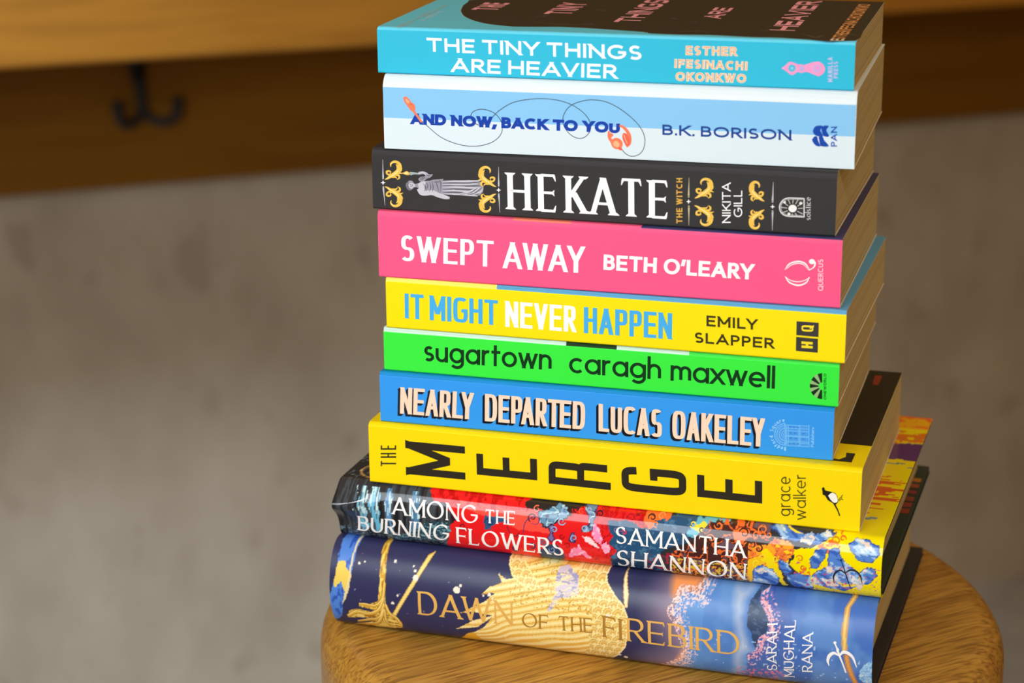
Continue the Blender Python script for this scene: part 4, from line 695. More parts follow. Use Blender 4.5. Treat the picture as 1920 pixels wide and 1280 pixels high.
["P",5,"s","publisher_emblem",1,0,[[189.01,3.49],[189.51,3.33],[190.03,3.22],[190.56,3.17],[191.09,3.19],[190.95,7.15],[190.79,7.15],[190.63,7.16],[190.47,7.19],[190.32,7.24]],[10,44,16]],
["T",5,"s","publisher_lettering",1,"geo","ONEWORLD",[192.79,3.09],[192.38,14.31],[191.67,3.0],[8,90,25]],
["T",6,"s","title_lettering",1,"near","NEARLY",[7.94,3.34],[41.36,3.49],[8.5,15.57],[24,28,42]],
["T",6,"s","title_lettering",1,"near","NEARLY",[8.17,3.56],[41.58,3.7],[8.73,15.78],[24,28,42]],
["T",6,"s","title_lettering",1,"near","NEARLY",[8.39,3.78],[41.8,3.92],[8.96,15.99],[24,28,42]],
["T",6,"s","title_lettering",1,"near","NEARLY",[8.62,3.99],[42.02,4.13],[9.18,16.21],[24,28,42]],
["T",6,"s","title_lettering",1,"near","NEARLY",[8.85,4.21],[42.24,4.35],[9.41,16.42],[24,28,42]],
["T",6,"s","title_lettering",2,"near","NEARLY",[9.07,4.43],[42.46,4.56],[9.64,16.64],[253,222,198]],
["T",6,"s","title_lettering",1,"near","DEPARTED",[46.72,3.3],[91.33,3.34],[46.94,15.76],[24,28,42]],
["T",6,"s","title_lettering",1,"near","DEPARTED",[46.94,3.52],[91.54,3.55],[47.16,15.98],[24,28,42]],
["T",6,"s","title_lettering",1,"near","DEPARTED",[47.16,3.73],[91.75,3.76],[47.37,16.19],[24,28,42]],
["T",6,"s","title_lettering",1,"near","DEPARTED",[47.38,3.94],[91.96,3.97],[47.59,16.4],[24,28,42]],
["T",6,"s","title_lettering",1,"near","DEPARTED",[47.6,4.16],[92.17,4.18],[47.81,16.61],[24,28,42]],
["T",6,"s","title_lettering",2,"near","DEPARTED",[47.82,4.37],[92.38,4.4],[48.03,16.82],[253,222,198]],
["T",6,"s","title_lettering",1,"near","LUCAS",[97.36,3.23],[124.85,2.86],[97.31,15.57],[24,28,42]],
["T",6,"s","title_lettering",1,"near","LUCAS",[97.57,3.44],[125.05,3.07],[97.52,15.77],[24,28,42]],
["T",6,"s","title_lettering",1,"near","LUCAS",[97.78,3.65],[125.26,3.28],[97.72,15.98],[24,28,42]],
["T",6,"s","title_lettering",1,"near","LUCAS",[97.99,3.86],[125.46,3.49],[97.93,16.19],[24,28,42]],
["T",6,"s","title_lettering",1,"near","LUCAS",[98.2,4.07],[125.66,3.7],[98.14,16.4],[24,28,42]],
["T",6,"s","title_lettering",2,"near","LUCAS",[98.41,4.28],[125.87,3.91],[98.35,16.61],[253,222,198]],
["T",6,"s","title_lettering",1,"near","OAKELEY",[129.33,2.81],[168.41,2.61],[129.27,15.37],[24,28,42]],
["T",6,"s","title_lettering",1,"near","OAKELEY",[129.53,3.02],[168.61,2.81],[129.47,15.57],[24,28,42]],
["T",6,"s","title_lettering",1,"near","OAKELEY",[129.74,3.23],[168.8,3.02],[129.67,15.78],[24,28,42]],
["T",6,"s","title_lettering",1,"near","OAKELEY",[129.94,3.44],[169.0,3.23],[129.87,15.99],[24,28,42]],
["T",6,"s","title_lettering",1,"near","OAKELEY",[130.14,3.65],[169.2,3.43],[130.08,16.19],[24,28,42]],
["T",6,"s","title_lettering",2,"near","OAKELEY",[130.35,3.86],[169.39,3.64],[130.28,16.4],[253,222,198]],
["P",6,"s","publisher_emblem",1,0,[[177.95,14.81],[177.14,14.67],[176.36,14.38],[175.63,13.96],[174.98,13.43],[174.42,12.79],[173.97,12.06],[173.65,11.28],[173.46,10.45],[173.42,9.61],[173.51,8.79],[173.75,8.0],[174.12,7.27],[174.6,6.63],[175.2,6.09],[175.88,5.68],[176.63,5.39],[177.43,5.25],[178.24,5.25]],[74,160,244]],
["S",6,"s","publisher_emblem",2,1,[[177.95,14.81],[176.94,14.6],[176.0,14.16],[175.15,13.52],[174.46,12.7],[173.94,11.74],[173.64,10.7],[173.56,9.63],[173.7,8.57],[174.07,7.59],[174.64,6.73],[175.38,6.03],[176.26,5.54],[177.23,5.28],[178.24,5.25]],0.35,[120,196,255]],
["S",6,"s","publisher_emblem",2,1,[[177.98,13.77],[177.19,13.61],[176.45,13.27],[175.79,12.76],[175.25,12.12],[174.85,11.37],[174.61,10.56],[174.54,9.72],[174.66,8.89],[174.95,8.12],[175.39,7.45],[175.97,6.91],[176.66,6.52],[177.42,6.31],[178.21,6.29]],0.25,[120,196,255]],
["S",6,"s","publisher_emblem",2,1,[[178.01,12.77],[177.44,12.65],[176.89,12.4],[176.41,12.03],[176.01,11.56],[175.72,11.01],[175.55,10.42],[175.5,9.8],[175.58,9.2],[175.79,8.64],[176.12,8.14],[176.54,7.75],[177.04,7.47],[177.6,7.31],[178.18,7.3]],0.35,[120,196,255]],
["S",6,"s","publisher_emblem",2,1,[[178.04,11.71],[177.69,11.64],[177.36,11.49],[177.06,11.26],[176.82,10.97],[176.64,10.64],[176.53,10.27],[176.5,9.89],[176.55,9.52],[176.68,9.18],[176.88,8.88],[177.14,8.63],[177.45,8.46],[177.79,8.37],[178.15,8.36]],0.25,[120,196,255]],
["S",6,"s","publisher_emblem",2,1,[[178.07,10.95],[177.88,10.91],[177.69,10.82],[177.53,10.7],[177.4,10.54],[177.3,10.36],[177.25,10.16],[177.23,9.96],[177.26,9.76],[177.33,9.57],[177.44,9.41],[177.58,9.27],[177.75,9.18],[177.93,9.13],[178.12,9.12]],0.25,[120,196,255]],
["S",6,"s","publisher_emblem",2,0,[[177.67,13.73],[177.55,14.76]],0.2,[120,196,255]],
["S",6,"s","publisher_emblem",2,0,[[176.82,13.46],[176.47,14.41]],0.2,[120,196,255]],
["S",6,"s","publisher_emblem",2,0,[[176.05,12.98],[175.48,13.8]],0.2,[120,196,255]],
["S",6,"s","publisher_emblem",2,0,[[175.4,12.33],[174.65,12.97]],0.2,[120,196,255]],
["S",6,"s","publisher_emblem",2,0,[[174.92,11.53],[174.03,11.95]],0.2,[120,196,255]],
["S",6,"s","publisher_emblem",2,0,[[174.63,10.64],[173.66,10.81]],0.2,[120,196,255]],
["S",6,"s","publisher_emblem",2,0,[[174.54,9.72],[173.56,9.63]],0.2,[120,196,255]],
["S",6,"s","publisher_emblem",2,0,[[174.68,8.81],[173.73,8.47]],0.2,[120,196,255]],
["S",6,"s","publisher_emblem",2,0,[[175.02,7.98],[174.17,7.4]],0.2,[120,196,255]],
["S",6,"s","publisher_emblem",2,0,[[175.55,7.27],[174.85,6.5]],0.2,[120,196,255]],
["S",6,"s","publisher_emblem",2,0,[[176.24,6.73],[175.72,5.81]],0.2,[120,196,255]],
["S",6,"s","publisher_emblem",2,0,[[177.04,6.39],[176.74,5.38]],0.2,[120,196,255]],
["S",6,"s","publisher_emblem",2,0,[[177.9,6.28],[177.85,5.23]],0.2,[120,196,255]],
["S",6,"s","publisher_emblem",2,0,[[177.86,14.77],[178.16,5.18]],0.4,[120,196,255]],
["P",6,"s","publisher_emblem",1,0,[[178.31,14.26],[187.8,14.56],[188.11,5.31],[178.6,5.04]],[74,160,244]],
["S",6,"s","publisher_emblem",2,0,[[178.31,14.22],[187.8,14.52]],0.28,[120,196,255]],
["S",6,"s","publisher_emblem",2,0,[[178.35,12.89],[187.85,13.19]],0.28,[120,196,255]],
["S",6,"s","publisher_emblem",2,0,[[178.39,11.71],[187.89,12.01]],0.28,[120,196,255]],
["S",6,"s","publisher_emblem",2,0,[[178.46,9.61],[187.96,9.92]],0.28,[120,196,255]],
["S",6,"s","publisher_emblem",2,0,[[178.47,9.25],[187.97,9.56]],0.28,[120,196,255]],
["S",6,"s","publisher_emblem",2,0,[[178.53,7.15],[188.04,7.46]],0.28,[120,196,255]],
["S",6,"s","publisher_emblem",2,0,[[178.55,6.51],[188.06,6.83]],0.28,[120,196,255]],
["S",6,"s","publisher_emblem",2,0,[[178.59,5.13],[188.11,5.46]],0.28,[120,196,255]],
["S",6,"s","publisher_emblem",2,0,[[178.4,14.23],[178.69,4.96]],0.28,[120,196,255]],
["S",6,"s","publisher_emblem",2,0,[[179.18,14.3],[179.47,5.03]],0.28,[120,196,255]],
["S",6,"s","publisher_emblem",2,0,[[183.49,14.68],[183.79,5.43]],0.28,[120,196,255]],
["S",6,"s","publisher_emblem",2,0,[[184.0,14.73],[184.31,5.48]],0.28,[120,196,255]],
["S",6,"s","publisher_emblem",2,0,[[187.7,15.06],[188.01,5.82]],0.28,[120,196,255]],
["S",6,"s","publisher_emblem",3,0,[[179.38,13.35],[180.42,13.37]],0.45,[40,130,225]],
["S",6,"s","publisher_emblem",3,0,[[180.93,13.4],[181.97,13.42]],0.45,[40,130,225]],
["S",6,"s","publisher_emblem",3,0,[[182.66,13.46],[183.7,13.48]],0.45,[40,130,225]],
["S",6,"s","publisher_emblem",3,0,[[179.8,10.83],[180.84,10.85]],0.45,[40,130,225]],
["S",6,"s","publisher_emblem",3,0,[[181.53,10.89],[182.57,10.92]],0.45,[40,130,225]],
["S",6,"s","publisher_emblem",3,0,[[184.99,11.02],[186.02,11.04]],0.45,[40,130,225]],
["S",6,"s","publisher_emblem",3,0,[[179.87,8.64],[180.91,8.66]],0.45,[40,130,225]],
["S",6,"s","publisher_emblem",3,0,[[181.96,8.56],[182.99,8.58]],0.45,[40,130,225]],
["S",6,"s","publisher_emblem",3,0,[[185.07,8.66],[186.1,8.68]],0.45,[40,130,225]],
["S",6,"s","publisher_emblem",3,0,[[179.43,6.22],[180.47,6.24]],0.45,[40,130,225]],
["S",6,"s","publisher_emblem",3,0,[[181.16,6.38],[182.2,6.4]],0.45,[40,130,225]],
["S",6,"s","publisher_emblem",3,0,[[182.89,6.44],[183.93,6.47]],0.45,[40,130,225]],
["T",6,"s","publisher_lettering",2,"roundl","B",[178.52,4.56],[177.65,4.51],[178.51,2.87],[160,222,255]],
["T",6,"s","publisher_lettering",2,"roundl","e",[177.33,4.54],[176.48,4.7],[176.96,2.87],[160,222,255]],
["T",6,"s","publisher_lettering",2,"roundl","d",[176.18,4.8],[175.4,5.16],[175.47,3.24],[160,222,255]],
["T",6,"s","publisher_lettering",2,"roundl","f",[175.13,5.33],[174.46,5.87],[174.11,3.96],[160,222,255]],
["T",6,"s","publisher_lettering",2,"roundl","o",[174.23,6.1],[173.7,6.8],[172.96,5.0],[160,222,255]],
["T",6,"s","publisher_lettering",2,"roundl","r",[173.54,7.09],[173.18,7.9],[172.08,6.3],[160,222,255]],
["T",6,"s","publisher_lettering",2,"roundl","d",[173.08,8.22],[172.91,9.11],[171.51,7.8],[160,222,255]],
["T",6,"s","publisher_lettering",2,"roundl","S",[172.96,10.71],[173.18,11.6],[171.41,11.05],[160,222,255]],
["T",6,"s","publisher_lettering",2,"roundl","q",[173.3,11.93],[173.7,12.76],[171.89,12.64],[160,222,255]],
["T",6,"s","publisher_lettering",2,"roundl","u",[173.89,13.05],[174.45,13.77],[172.68,14.08],[160,222,255]],
["T",6,"s","publisher_lettering",2,"roundl","a",[174.69,14.01],[175.39,14.59],[173.76,15.32],[160,222,255]],
["T",6,"s","publisher_lettering",2,"roundl","r",[175.67,14.77],[176.47,15.17],[175.06,16.28],[160,222,255]],
["T",6,"s","publisher_lettering",2,"roundl","e",[176.78,15.28],[177.63,15.49],[176.51,16.92],[160,222,255]],
["T",6,"s","publisher_lettering",2,"roundl","Publishers",[190.01,5.45],[189.91,14.11],[188.71,5.61],[150,215,255]],
["T",7,"s","title_lettering",1,"thin","THE",[12.56,8.79],[12.8,18.45],[5.3,8.05],[46,40,30]],
["T",7,"s","title_lettering",1,"merge","M",[44.57,5.66],[44.53,21.03],[17.08,5.52],[46,40,30]],
["T",7,"s","title_lettering",1,"merge","E",[77.21,8.77],[77.06,18.49],[49.84,8.62],[46,40,30]],
["T",7,"s","title_lettering",1,"merge","R",[109.88,7.7],[109.74,18.82],[82.36,7.87],[46,40,30]],
["T",7,"s","title_lettering",1,"merge","G",[142.79,8.22],[142.47,19.1],[114.7,8.13],[46,40,30]],
["T",7,"s","title_lettering",1,"merge","E",[175.07,8.55],[174.8,18.43],[147.44,8.71],[46,40,30]],
["T",7,"s","author_lettering",1,"hum","grace",[187.11,4.3],[186.56,21.7],[181.42,3.68],[82,72,20]],
["T",7,"s","author_lettering",1,"hum","walker",[193.67,3.34],[192.88,23.24],[188.43,2.76],[82,72,20]],
["P",7,"s","publisher_emblem",1,0,[[199.71,18.02],[200.52,18.68],[201.11,17.22],[203.04,16.91],[205.2,16.5],[206.27,15.02],[206.66,12.7],[205.63,11.32],[206.66,9.51],[207.72,6.81],[207.31,6.44],[206.32,8.96],[204.54,11.84],[202.34,13.01],[201.08,14.92],[200.11,15.2],[199.93,16.84]],[30,26,20]],
["P",7,"s","publisher_emblem",2,1,[[202.39,15.06],[204.01,16.5],[205.71,15.54],[206.4,13.06],[205.18,12.16],[203.65,13.15]],[250,250,240]],
["S",7,"s","publisher_emblem",1,0,[[206.51,13.32],[207.65,14.85],[208.43,16.01]],0.28,[40,34,24]],
["S",7,"s","publisher_emblem",1,0,[[206.88,13.17],[207.91,14.11],[208.7,13.81]],0.28,[40,34,24]],
["S",7,"s","publisher_emblem",1,0,[[207.65,14.85],[208.25,14.53]],0.28,[40,34,24]],
["P",7,"t","cover_artwork",0,0,[[215.85,29.09],[215.85,134.95],[60,134.8],[60,29.09]],[38,32,24]],
["P",7,"t","cover_artwork",1,0,[[200.15,10.1],[205.1,9.14],[207.28,12.68],[206.79,18.04],[210.54,18.01],[210.53,6.72],[203.64,6.92],[200.61,7.14]],[46,40,30]],
["P",7,"t","cover_artwork",1,0,[[204.17,127.29],[207.52,127.31],[207.52,113.06],[204.7,113.38]],[150,52,32]],
["T",8,"s","title_lettering",1,"traj","AMONG",[26.6,14.8],[66.48,14.92],[26.36,22.46],[255,255,255]],
["T",8,"s","title_lettering",1,"traj","THE",[69.77,15.69],[83.7,16.25],[69.56,21.53],[255,255,255]],
["T",8,"s","title_lettering",1,"traj","BURNING",[8.83,4.03],[52.45,4.73],[10.09,11.97],[255,255,255]],
["T",8,"s","title_lettering",1,"traj","FLOWERS",[56.1,4.01],[105.06,3.75],[56.54,12.16],[255,255,255]],
["T",8,"s","author_lettering",1,"traj","SAMANTHA",[128.44,13.37],[185.14,13.37],[128.28,20.71],[255,255,255]],
["T",8,"s","author_lettering",1,"traj","SHANNON",[128.3,2.01],[184.74,2.43],[129.06,10.36],[255,255,255]],
["S",8,"s","publisher_emblem",1,1,[[222.26,6.22],[221.88,9.43],[222.8,11.71],[224.6,12.84],[226.7,11.75]],[0.25,0.7,0.8,0.7,0.35],[38,40,56]],
["S",8,"s","publisher_emblem",1,1,[[226.7,11.75],[228.25,13.2],[230.53,13.43],[232.66,11.71],[233.75,7.85]],[0.35,0.7,0.8,0.6,0.2],[38,40,56]],
["S",8,"s","publisher_emblem",1,1,[[224.87,17.01],[225.92,14.24],[226.79,11.76],[227.78,8.64],[228.96,4.88]],[0.25,0.4,0.5,0.4,0.3],[38,40,56]],
["P",8,"s","publisher_emblem",1,0,[[225.17,17.33],[225.16,17.22],[225.12,17.11],[225.06,17.02],[224.96,16.94],[224.86,16.88],[224.74,16.85],[224.62,16.85],[224.51,16.88],[224.41,16.94],[224.33,17.02],[224.28,17.12],[224.26,17.22],[224.27,17.34],[224.31,17.44],[224.38,17.54],[224.47,17.62],[224.57,17.67],[224.69,17.7],[224.81,17.7],[224.92,17.67],[225.02,17.61],[225.1,17.53],[225.15,17.44]],[38,40,56]],
["S",8,"s","jacket_ornament",0,1,[[181.37,24.09],[182.36,25.05],[183.81,25.15],[184.9,24.51],[185.1,23.51],[184.47,22.76],[183.55,22.62],[182.88,23.03],[182.76,23.61],[183.08,23.99],[183.51,24.02]],[0.45,0.5850000000000001,0.45,0.12],[70,36,34]],
["S",8,"s","jacket_ornament",0,1,[[190.62,22.95],[190.28,24.05],[189.23,24.59],[188.16,24.42],[187.61,23.74],[187.76,22.98],[188.38,22.56],[189.05,22.64],[189.39,23.04],[189.3,23.44],[189.0,23.6]],[0.45,0.5850000000000001,0.45,0.12],[244,124,56]],
["S",8,"s","jacket_ornament",0,1,[[189.43,24.77],[189.35,25.83],[190.13,26.43],[191.31,26.49],[192.23,26.07],[192.45,25.41],[192.01,24.89],[191.31,24.78],[190.78,25.04],[190.66,25.4],[190.86,25.63]],[0.45,0.5850000000000001,0.45,0.12],[244,124,56]],
["S",8,"s","jacket_ornament",0,1,[[192.4,24.31],[192.64,23.5],[193.37,23.03],[194.19,23.09],[194.71,23.54],[194.74,24.1],[194.37,24.48],[193.88,24.56],[193.52,24.38],[193.45,24.1],[193.59,23.91]],[0.45,0.5850000000000001,0.45,0.12],[244,124,56]],
["S",8,"s","jacket_ornament",0,1,[[187.04,16.79],[185.65,17.67],[185.28,19.15],[185.95,20.39],[187.14,20.82],[188.18,20.42],[188.57,19.55],[188.25,18.75],[187.59,18.43],[187.05,18.61],[186.88,19.03]],[0.45,0.5850000000000001,0.45,0.12],[70,36,34]],
["S",8,"s","jacket_ornament",0,1,[[189.46,19.83],[190.7,19.83],[191.52,19.1],[191.63,18.08],[191.09,17.28],[190.28,17.04],[189.63,17.35],[189.42,17.94],[189.62,18.44],[190.01,18.64],[190.32,18.54]],[0.45,0.5850000000000001,0.45,0.12],[70,36,34]],
["S",8,"s","jacket_ornament",0,1,[[184.99,20.28],[184.32,19.53],[183.41,19.34],[182.68,19.71],[182.39,20.38],[182.58,21.0],[183.07,21.32],[183.58,21.29],[183.88,21.0],[183.89,20.67],[183.71,20.47]],[0.45,0.5850000000000001,0.45,0.12],[244,124,56]],
["S",8,"s","jacket_ornament",0,1,[[170.48,25.15],[171.22,24.32],[172.33,24.05],[173.27,24.4],[173.62,25.08],[173.32,25.67],[172.65,25.95],[172.04,25.88],[171.75,25.58],[171.82,25.26],[172.11,25.1]],[0.45,0.5850000000000001,0.45,0.12],[244,124,56]],
["S",8,"s","jacket_ornament",0,1,[[168.18,18.51],[167.75,19.91],[168.33,21.11],[169.49,21.59],[170.56,21.25],[171.02,20.41],[170.75,19.59],[170.08,19.2],[169.46,19.34],[169.2,19.78],[169.33,20.15]],[0.45,0.5850000000000001,0.45,0.12],[244,124,56]],
["S",8,"s","jacket_ornament",0,1,[[176.65,8.93],[175.47,8.71],[174.64,9.38],[174.51,10.45],[175.02,11.31],[175.79,11.58],[176.39,11.26],[176.55,10.65],[176.3,10.13],[175.9,9.96],[175.63,10.12]],[0.45,0.5850000000000001,0.45,0.12],[244,124,56]],
["S",8,"s","jacket_ornament",0,1,[[178.25,13.01],[178.44,11.64],[179.37,10.91],[180.47,11.1],[181.15,11.95],[181.16,12.89],[180.63,13.44],[179.97,13.42],[179.55,12.98],[179.52,12.5],[179.76,12.25]],[0.45,0.5850000000000001,0.45,0.12],[244,124,56]],
["S",8,"s","jacket_ornament",0,1,[[184.5,9.71],[183.83,8.62],[182.82,8.28],[182.04,8.74],[181.83,9.63],[182.18,10.41],[182.8,10.71],[183.31,10.51],[183.48,10.04],[183.32,9.63],[183.03,9.49]],[0.45,0.5850000000000001,0.45,0.12],[244,124,56]],
["S",8,"s","jacket_ornament",0,1,[[165.88,5.25],[165.89,6.79],[166.63,7.97],[167.67,8.36],[168.5,7.95],[168.77,7.06],[168.46,6.19],[167.86,5.74],[167.34,5.85],[167.14,6.28],[167.24,6.69]],[0.45,0.5850000000000001,0.45,0.12],[244,124,56]],
["S",8,"s","jacket_ornament",0,1,[[190.58,14.49],[191.45,15.48],[192.58,15.62],[193.37,14.98],[193.48,14.02],[192.98,13.26],[192.27,13.06],[191.75,13.38],[191.64,13.92],[191.87,14.33],[192.2,14.41]],[0.45,0.5850000000000001,0.45,0.12],[250,226,50]],
["S",8,"s","jacket_ornament",0,1,[[196.48,11.54],[196.33,12.57],[195.63,13.1],[194.83,12.96],[194.32,12.34],[194.32,11.63],[194.71,11.21],[195.2,11.23],[195.52,11.56],[195.54,11.93],[195.36,12.12]],[0.45,0.5850000000000001,0.45,0.12],[250,226,50]],
["S",8,"s","jacket_ornament",0,1,[[189.53,9.94],[188.54,10.37],[188.18,11.37],[188.51,12.34],[189.26,12.81],[189.97,12.65],[190.29,12.07],[190.16,11.46],[189.75,11.15],[189.38,11.21],[189.24,11.49]],[0.45,0.5850000000000001,0.45,0.12],[250,226,50]],
["S",8,"s","jacket_ornament",0,1,[[198.85,16.49],[199.75,17.5],[200.93,17.64],[201.76,17.0],[201.88,16.01],[201.38,15.24],[200.63,15.03],[200.08,15.36],[199.96,15.92],[200.2,16.33],[200.54,16.42]],[0.45,0.5850000000000001,0.45,0.12],[244,124,56]],
["S",8,"s","jacket_ornament",0,1,[[198.79,14.59],[198.24,13.7],[197.37,13.42],[196.67,13.8],[196.46,14.53],[196.75,15.17],[197.28,15.42],[197.73,15.26],[197.89,14.87],[197.76,14.53],[197.51,14.41]],[0.45,0.5850000000000001,0.45,0.12],[250,226,50]],
["S",8,"s","jacket_ornament",0,1,[[160.24,23.96],[161.31,23.53],[162.31,23.83],[162.71,24.54],[162.39,25.19],[161.65,25.46],[161.02,25.3],[160.8,24.89],[161.0,24.52],[161.38,24.4],[161.66,24.51]],[0.45,0.5850000000000001,0.45,0.12],[230,214,90]],
["S",8,"s","jacket_ornament",0,1,[[166.99,22.84],[166.35,22.17],[165.45,22.07],[164.79,22.51],[164.64,23.15],[164.98,23.63],[165.54,23.76],[165.98,23.56],[166.11,23.21],[165.95,22.95],[165.69,22.89]],[0.45,0.5850000000000001,0.45,0.12],[90,60,50]],
["S",8,"s","jacket_ornament",0,1,[[206.11,16.29],[206.83,17.12],[207.78,17.28],[208.49,16.82],[208.68,16.04],[208.36,15.36],[207.79,15.09],[207.3,15.24],[207.09,15.65],[207.19,16.02],[207.45,16.18]],[0.45,0.5850000000000001,0.45,0.12],[236,140,40]],
["S",8,"s","jacket_ornament",0,1,[[210.37,11.81],[209.77,11.09],[208.98,10.94],[208.41,11.36],[208.26,12.03],[208.53,12.61],[209.0,12.84],[209.41,12.71],[209.58,12.37],[209.49,12.05],[209.28,11.91]],[0.45,0.5850000000000001,0.45,0.12],[236,120,40]],
["S",8,"s","jacket_ornament",0,1,[[220.29,24.87],[221.02,25.58],[222.11,25.71],[223.0,25.32],[223.31,24.64],[223.01,24.02],[222.37,23.76],[221.77,23.91],[221.5,24.29],[221.58,24.63],[221.86,24.77]],[0.45,0.5850000000000001,0.45,0.12],[210,150,30]],
["S",8,"s","jacket_ornament",0,1,[[226.0,25.23],[225.75,25.88],[225.04,26.2],[224.29,26.17],[223.84,25.85],[223.84,25.41],[224.19,25.08],[224.64,25.02],[224.96,25.17],[225.03,25.41],[224.89,25.56]],[0.45,0.5850000000000001,0.45,0.12],[236,120,40]],
["S",8,"s","jacket_ornament",0,1,[[90.26,18.56],[89.39,19.65],[89.52,20.9],[90.42,21.68],[91.53,21.7],[92.25,21.1],[92.3,20.31],[91.81,19.76],[91.18,19.69],[90.79,19.99],[90.78,20.36]],[0.45,0.5850000000000001,0.45,0.12],[70,26,44]],
["S",8,"s","jacket_ornament",0,1,[[93.42,25.15],[92.26,25.1],[91.58,24.5],[91.62,23.71],[92.23,23.16],[93.02,23.1],[93.55,23.46],[93.61,23.95],[93.29,24.27],[92.89,24.32],[92.65,24.16]],[0.45,0.5850000000000001,0.45,0.12],[240,110,80]],
["S",8,"s","jacket_ornament",0,1,[[106.17,19.81],[105.26,18.87],[104.06,18.76],[103.24,19.41],[103.15,20.33],[103.69,20.99],[104.45,21.11],[104.98,20.76],[105.06,20.25],[104.77,19.9],[104.42,19.87]],[0.45,0.5850000000000001,0.45,0.12],[150,176,216]],
["S",8,"s","jacket_ornament",0,1,[[99.75,16.53],[100.51,17.33],[101.47,17.44],[102.14,16.93],[102.23,16.15],[101.8,15.54],[101.18,15.37],[100.74,15.64],[100.65,16.07],[100.86,16.4],[101.14,16.47]],[0.45,0.5850000000000001,0.45,0.12],[150,176,216]],
["S",8,"s","jacket_ornament",0,1,[[106.25,25.54],[104.87,25.49],[104.04,24.84],[104.0,23.92],[104.64,23.2],[105.55,23.01],[106.27,23.34],[106.49,23.89],[106.24,24.34],[105.78,24.5],[105.44,24.39]],[0.45,0.5850000000000001,0.45,0.12],[150,176,216]],
["S",8,"s","jacket_ornament",0,1,[[110.33,24.18],[109.3,24.65],[108.89,25.41],[109.19,26.01],[109.95,26.21],[110.73,26.03],[111.11,25.61],[110.99,25.21],[110.57,25.04],[110.17,25.14],[110.01,25.35]],[0.45,0.5850000000000001,0.45,0.12],[70,26,44]],
["S",8,"s","jacket_ornament",0,1,[[113.05,25.66],[112.07,25.62],[111.52,25.14],[111.58,24.51],[112.1,24.07],[112.76,24.02],[113.2,24.31],[113.24,24.7],[112.96,24.96],[112.62,25.0],[112.43,24.87]],[0.45,0.5850000000000001,0.45,0.12],[250,80,60]],
["S",8,"s","jacket_ornament",0,1,[[119.71,23.98],[119.46,24.89],[119.95,25.54],[120.85,25.7],[121.66,25.4],[121.98,24.86],[121.73,24.37],[121.2,24.2],[120.73,24.36],[120.56,24.66],[120.68,24.87]],[0.45,0.5850000000000001,0.45,0.12],[70,26,44]],
["S",8,"s","jacket_ornament",0,1,[[117.58,25.19],[116.83,24.69],[115.87,24.73],[115.21,25.2],[115.1,25.76],[115.48,26.1],[116.09,26.14],[116.56,25.92],[116.67,25.62],[116.48,25.42],[116.2,25.41]],[0.45,0.5850000000000001,0.45,0.12],[150,176,216]],
["S",8,"s","jacket_ornament",0,1,[[109.3,11.8],[108.71,12.7],[108.88,13.76],[109.61,14.43],[110.44,14.45],[110.94,13.94],[110.93,13.26],[110.52,12.8],[110.05,12.74],[109.78,12.99],[109.79,13.3]],[0.45,0.5850000000000001,0.45,0.12],[150,176,216]],
["S",8,"s","jacket_ornament",0,1,[[115.54,16.78],[116.14,17.84],[115.88,18.85],[115.04,19.31],[114.17,19.09],[113.72,18.43],[113.83,17.76],[114.32,17.44],[114.82,17.56],[115.05,17.91],[114.97,18.21]],[0.45,0.5850000000000001,0.45,0.12],[150,176,216]],
["S",8,"s","jacket_ornament",0,1,[[132.97,25.0],[133.65,25.67],[134.72,25.79],[135.63,25.43],[135.98,24.78],[135.71,24.19],[135.08,23.94],[134.49,24.09],[134.2,24.44],[134.27,24.76],[134.53,24.9]],[0.45,0.5850000000000001,0.45,0.12],[190,20,40]],
["S",8,"s","jacket_ornament",0,1,[[140.71,23.39],[139.98,22.64],[138.94,22.54],[138.17,23.02],[137.98,23.74],[138.36,24.28],[139.0,24.41],[139.52,24.19],[139.68,23.8],[139.5,23.51],[139.2,23.45]],[0.45,0.5850000000000001,0.45,0.12],[180,20,50]],
["S",8,"s","jacket_ornament",0,1,[[142.12,24.83],[142.02,25.75],[142.68,26.29],[143.71,26.33],[144.54,25.96],[144.76,25.38],[144.39,24.93],[143.77,24.83],[143.3,25.06],[143.18,25.38],[143.35,25.57]],[0.45,0.5850000000000001,0.45,0.12],[90,40,40]],
["S",8,"s","jacket_ornament",0,1,[[149.08,26.31],[148.35,27.02],[147.37,27.14],[146.58,26.6],[146.47,26.07],[146.87,25.63],[147.49,25.45],[147.99,25.58],[148.16,25.87],[148.01,26.11],[147.73,26.2]],[0.45,0.5850000000000001,0.45,0.12],[250,150,90]],
["S",8,"s","jacket_ornament",0,1,[[146.19,22.06],[145.23,22.21],[144.67,22.82],[144.67,23.52],[145.15,23.98],[145.8,24.04],[146.28,23.77],[146.41,23.36],[146.21,23.05],[145.89,22.96],[145.65,23.07]],[0.45,0.5850000000000001,0.45,0.12],[246,130,70]],
["S",8,"s","jacket_ornament",0,1,[[84.81,4.75],[83.73,3.55],[82.6,3.37],[82.01,4.15],[82.1,5.28],[82.69,6.11],[83.41,6.33],[83.87,5.98],[83.89,5.39],[83.6,4.93],[83.26,4.83]],[0.45,0.5850000000000001,0.45,0.12],[40,50,90]],
["S",8,"s","jacket_ornament",0,1,[[89.59,7.3],[90.49,8.29],[91.54,8.48],[92.25,7.93],[92.35,7.0],[91.89,6.18],[91.22,5.83],[90.71,6.02],[90.56,6.52],[90.73,6.97],[91.02,7.16]],[0.45,0.5850000000000001,0.45,0.12],[44,60,100]],
["S",8,"s","jacket_ornament",0,1,[[97.67,9.58],[96.99,8.83],[96.17,8.73],[95.65,9.2],[95.62,9.92],[96.0,10.46],[96.53,10.61],[96.89,10.38],[96.94,9.99],[96.75,9.69],[96.51,9.63]],[0.45,0.5850000000000001,0.45,0.12],[80,110,150]],
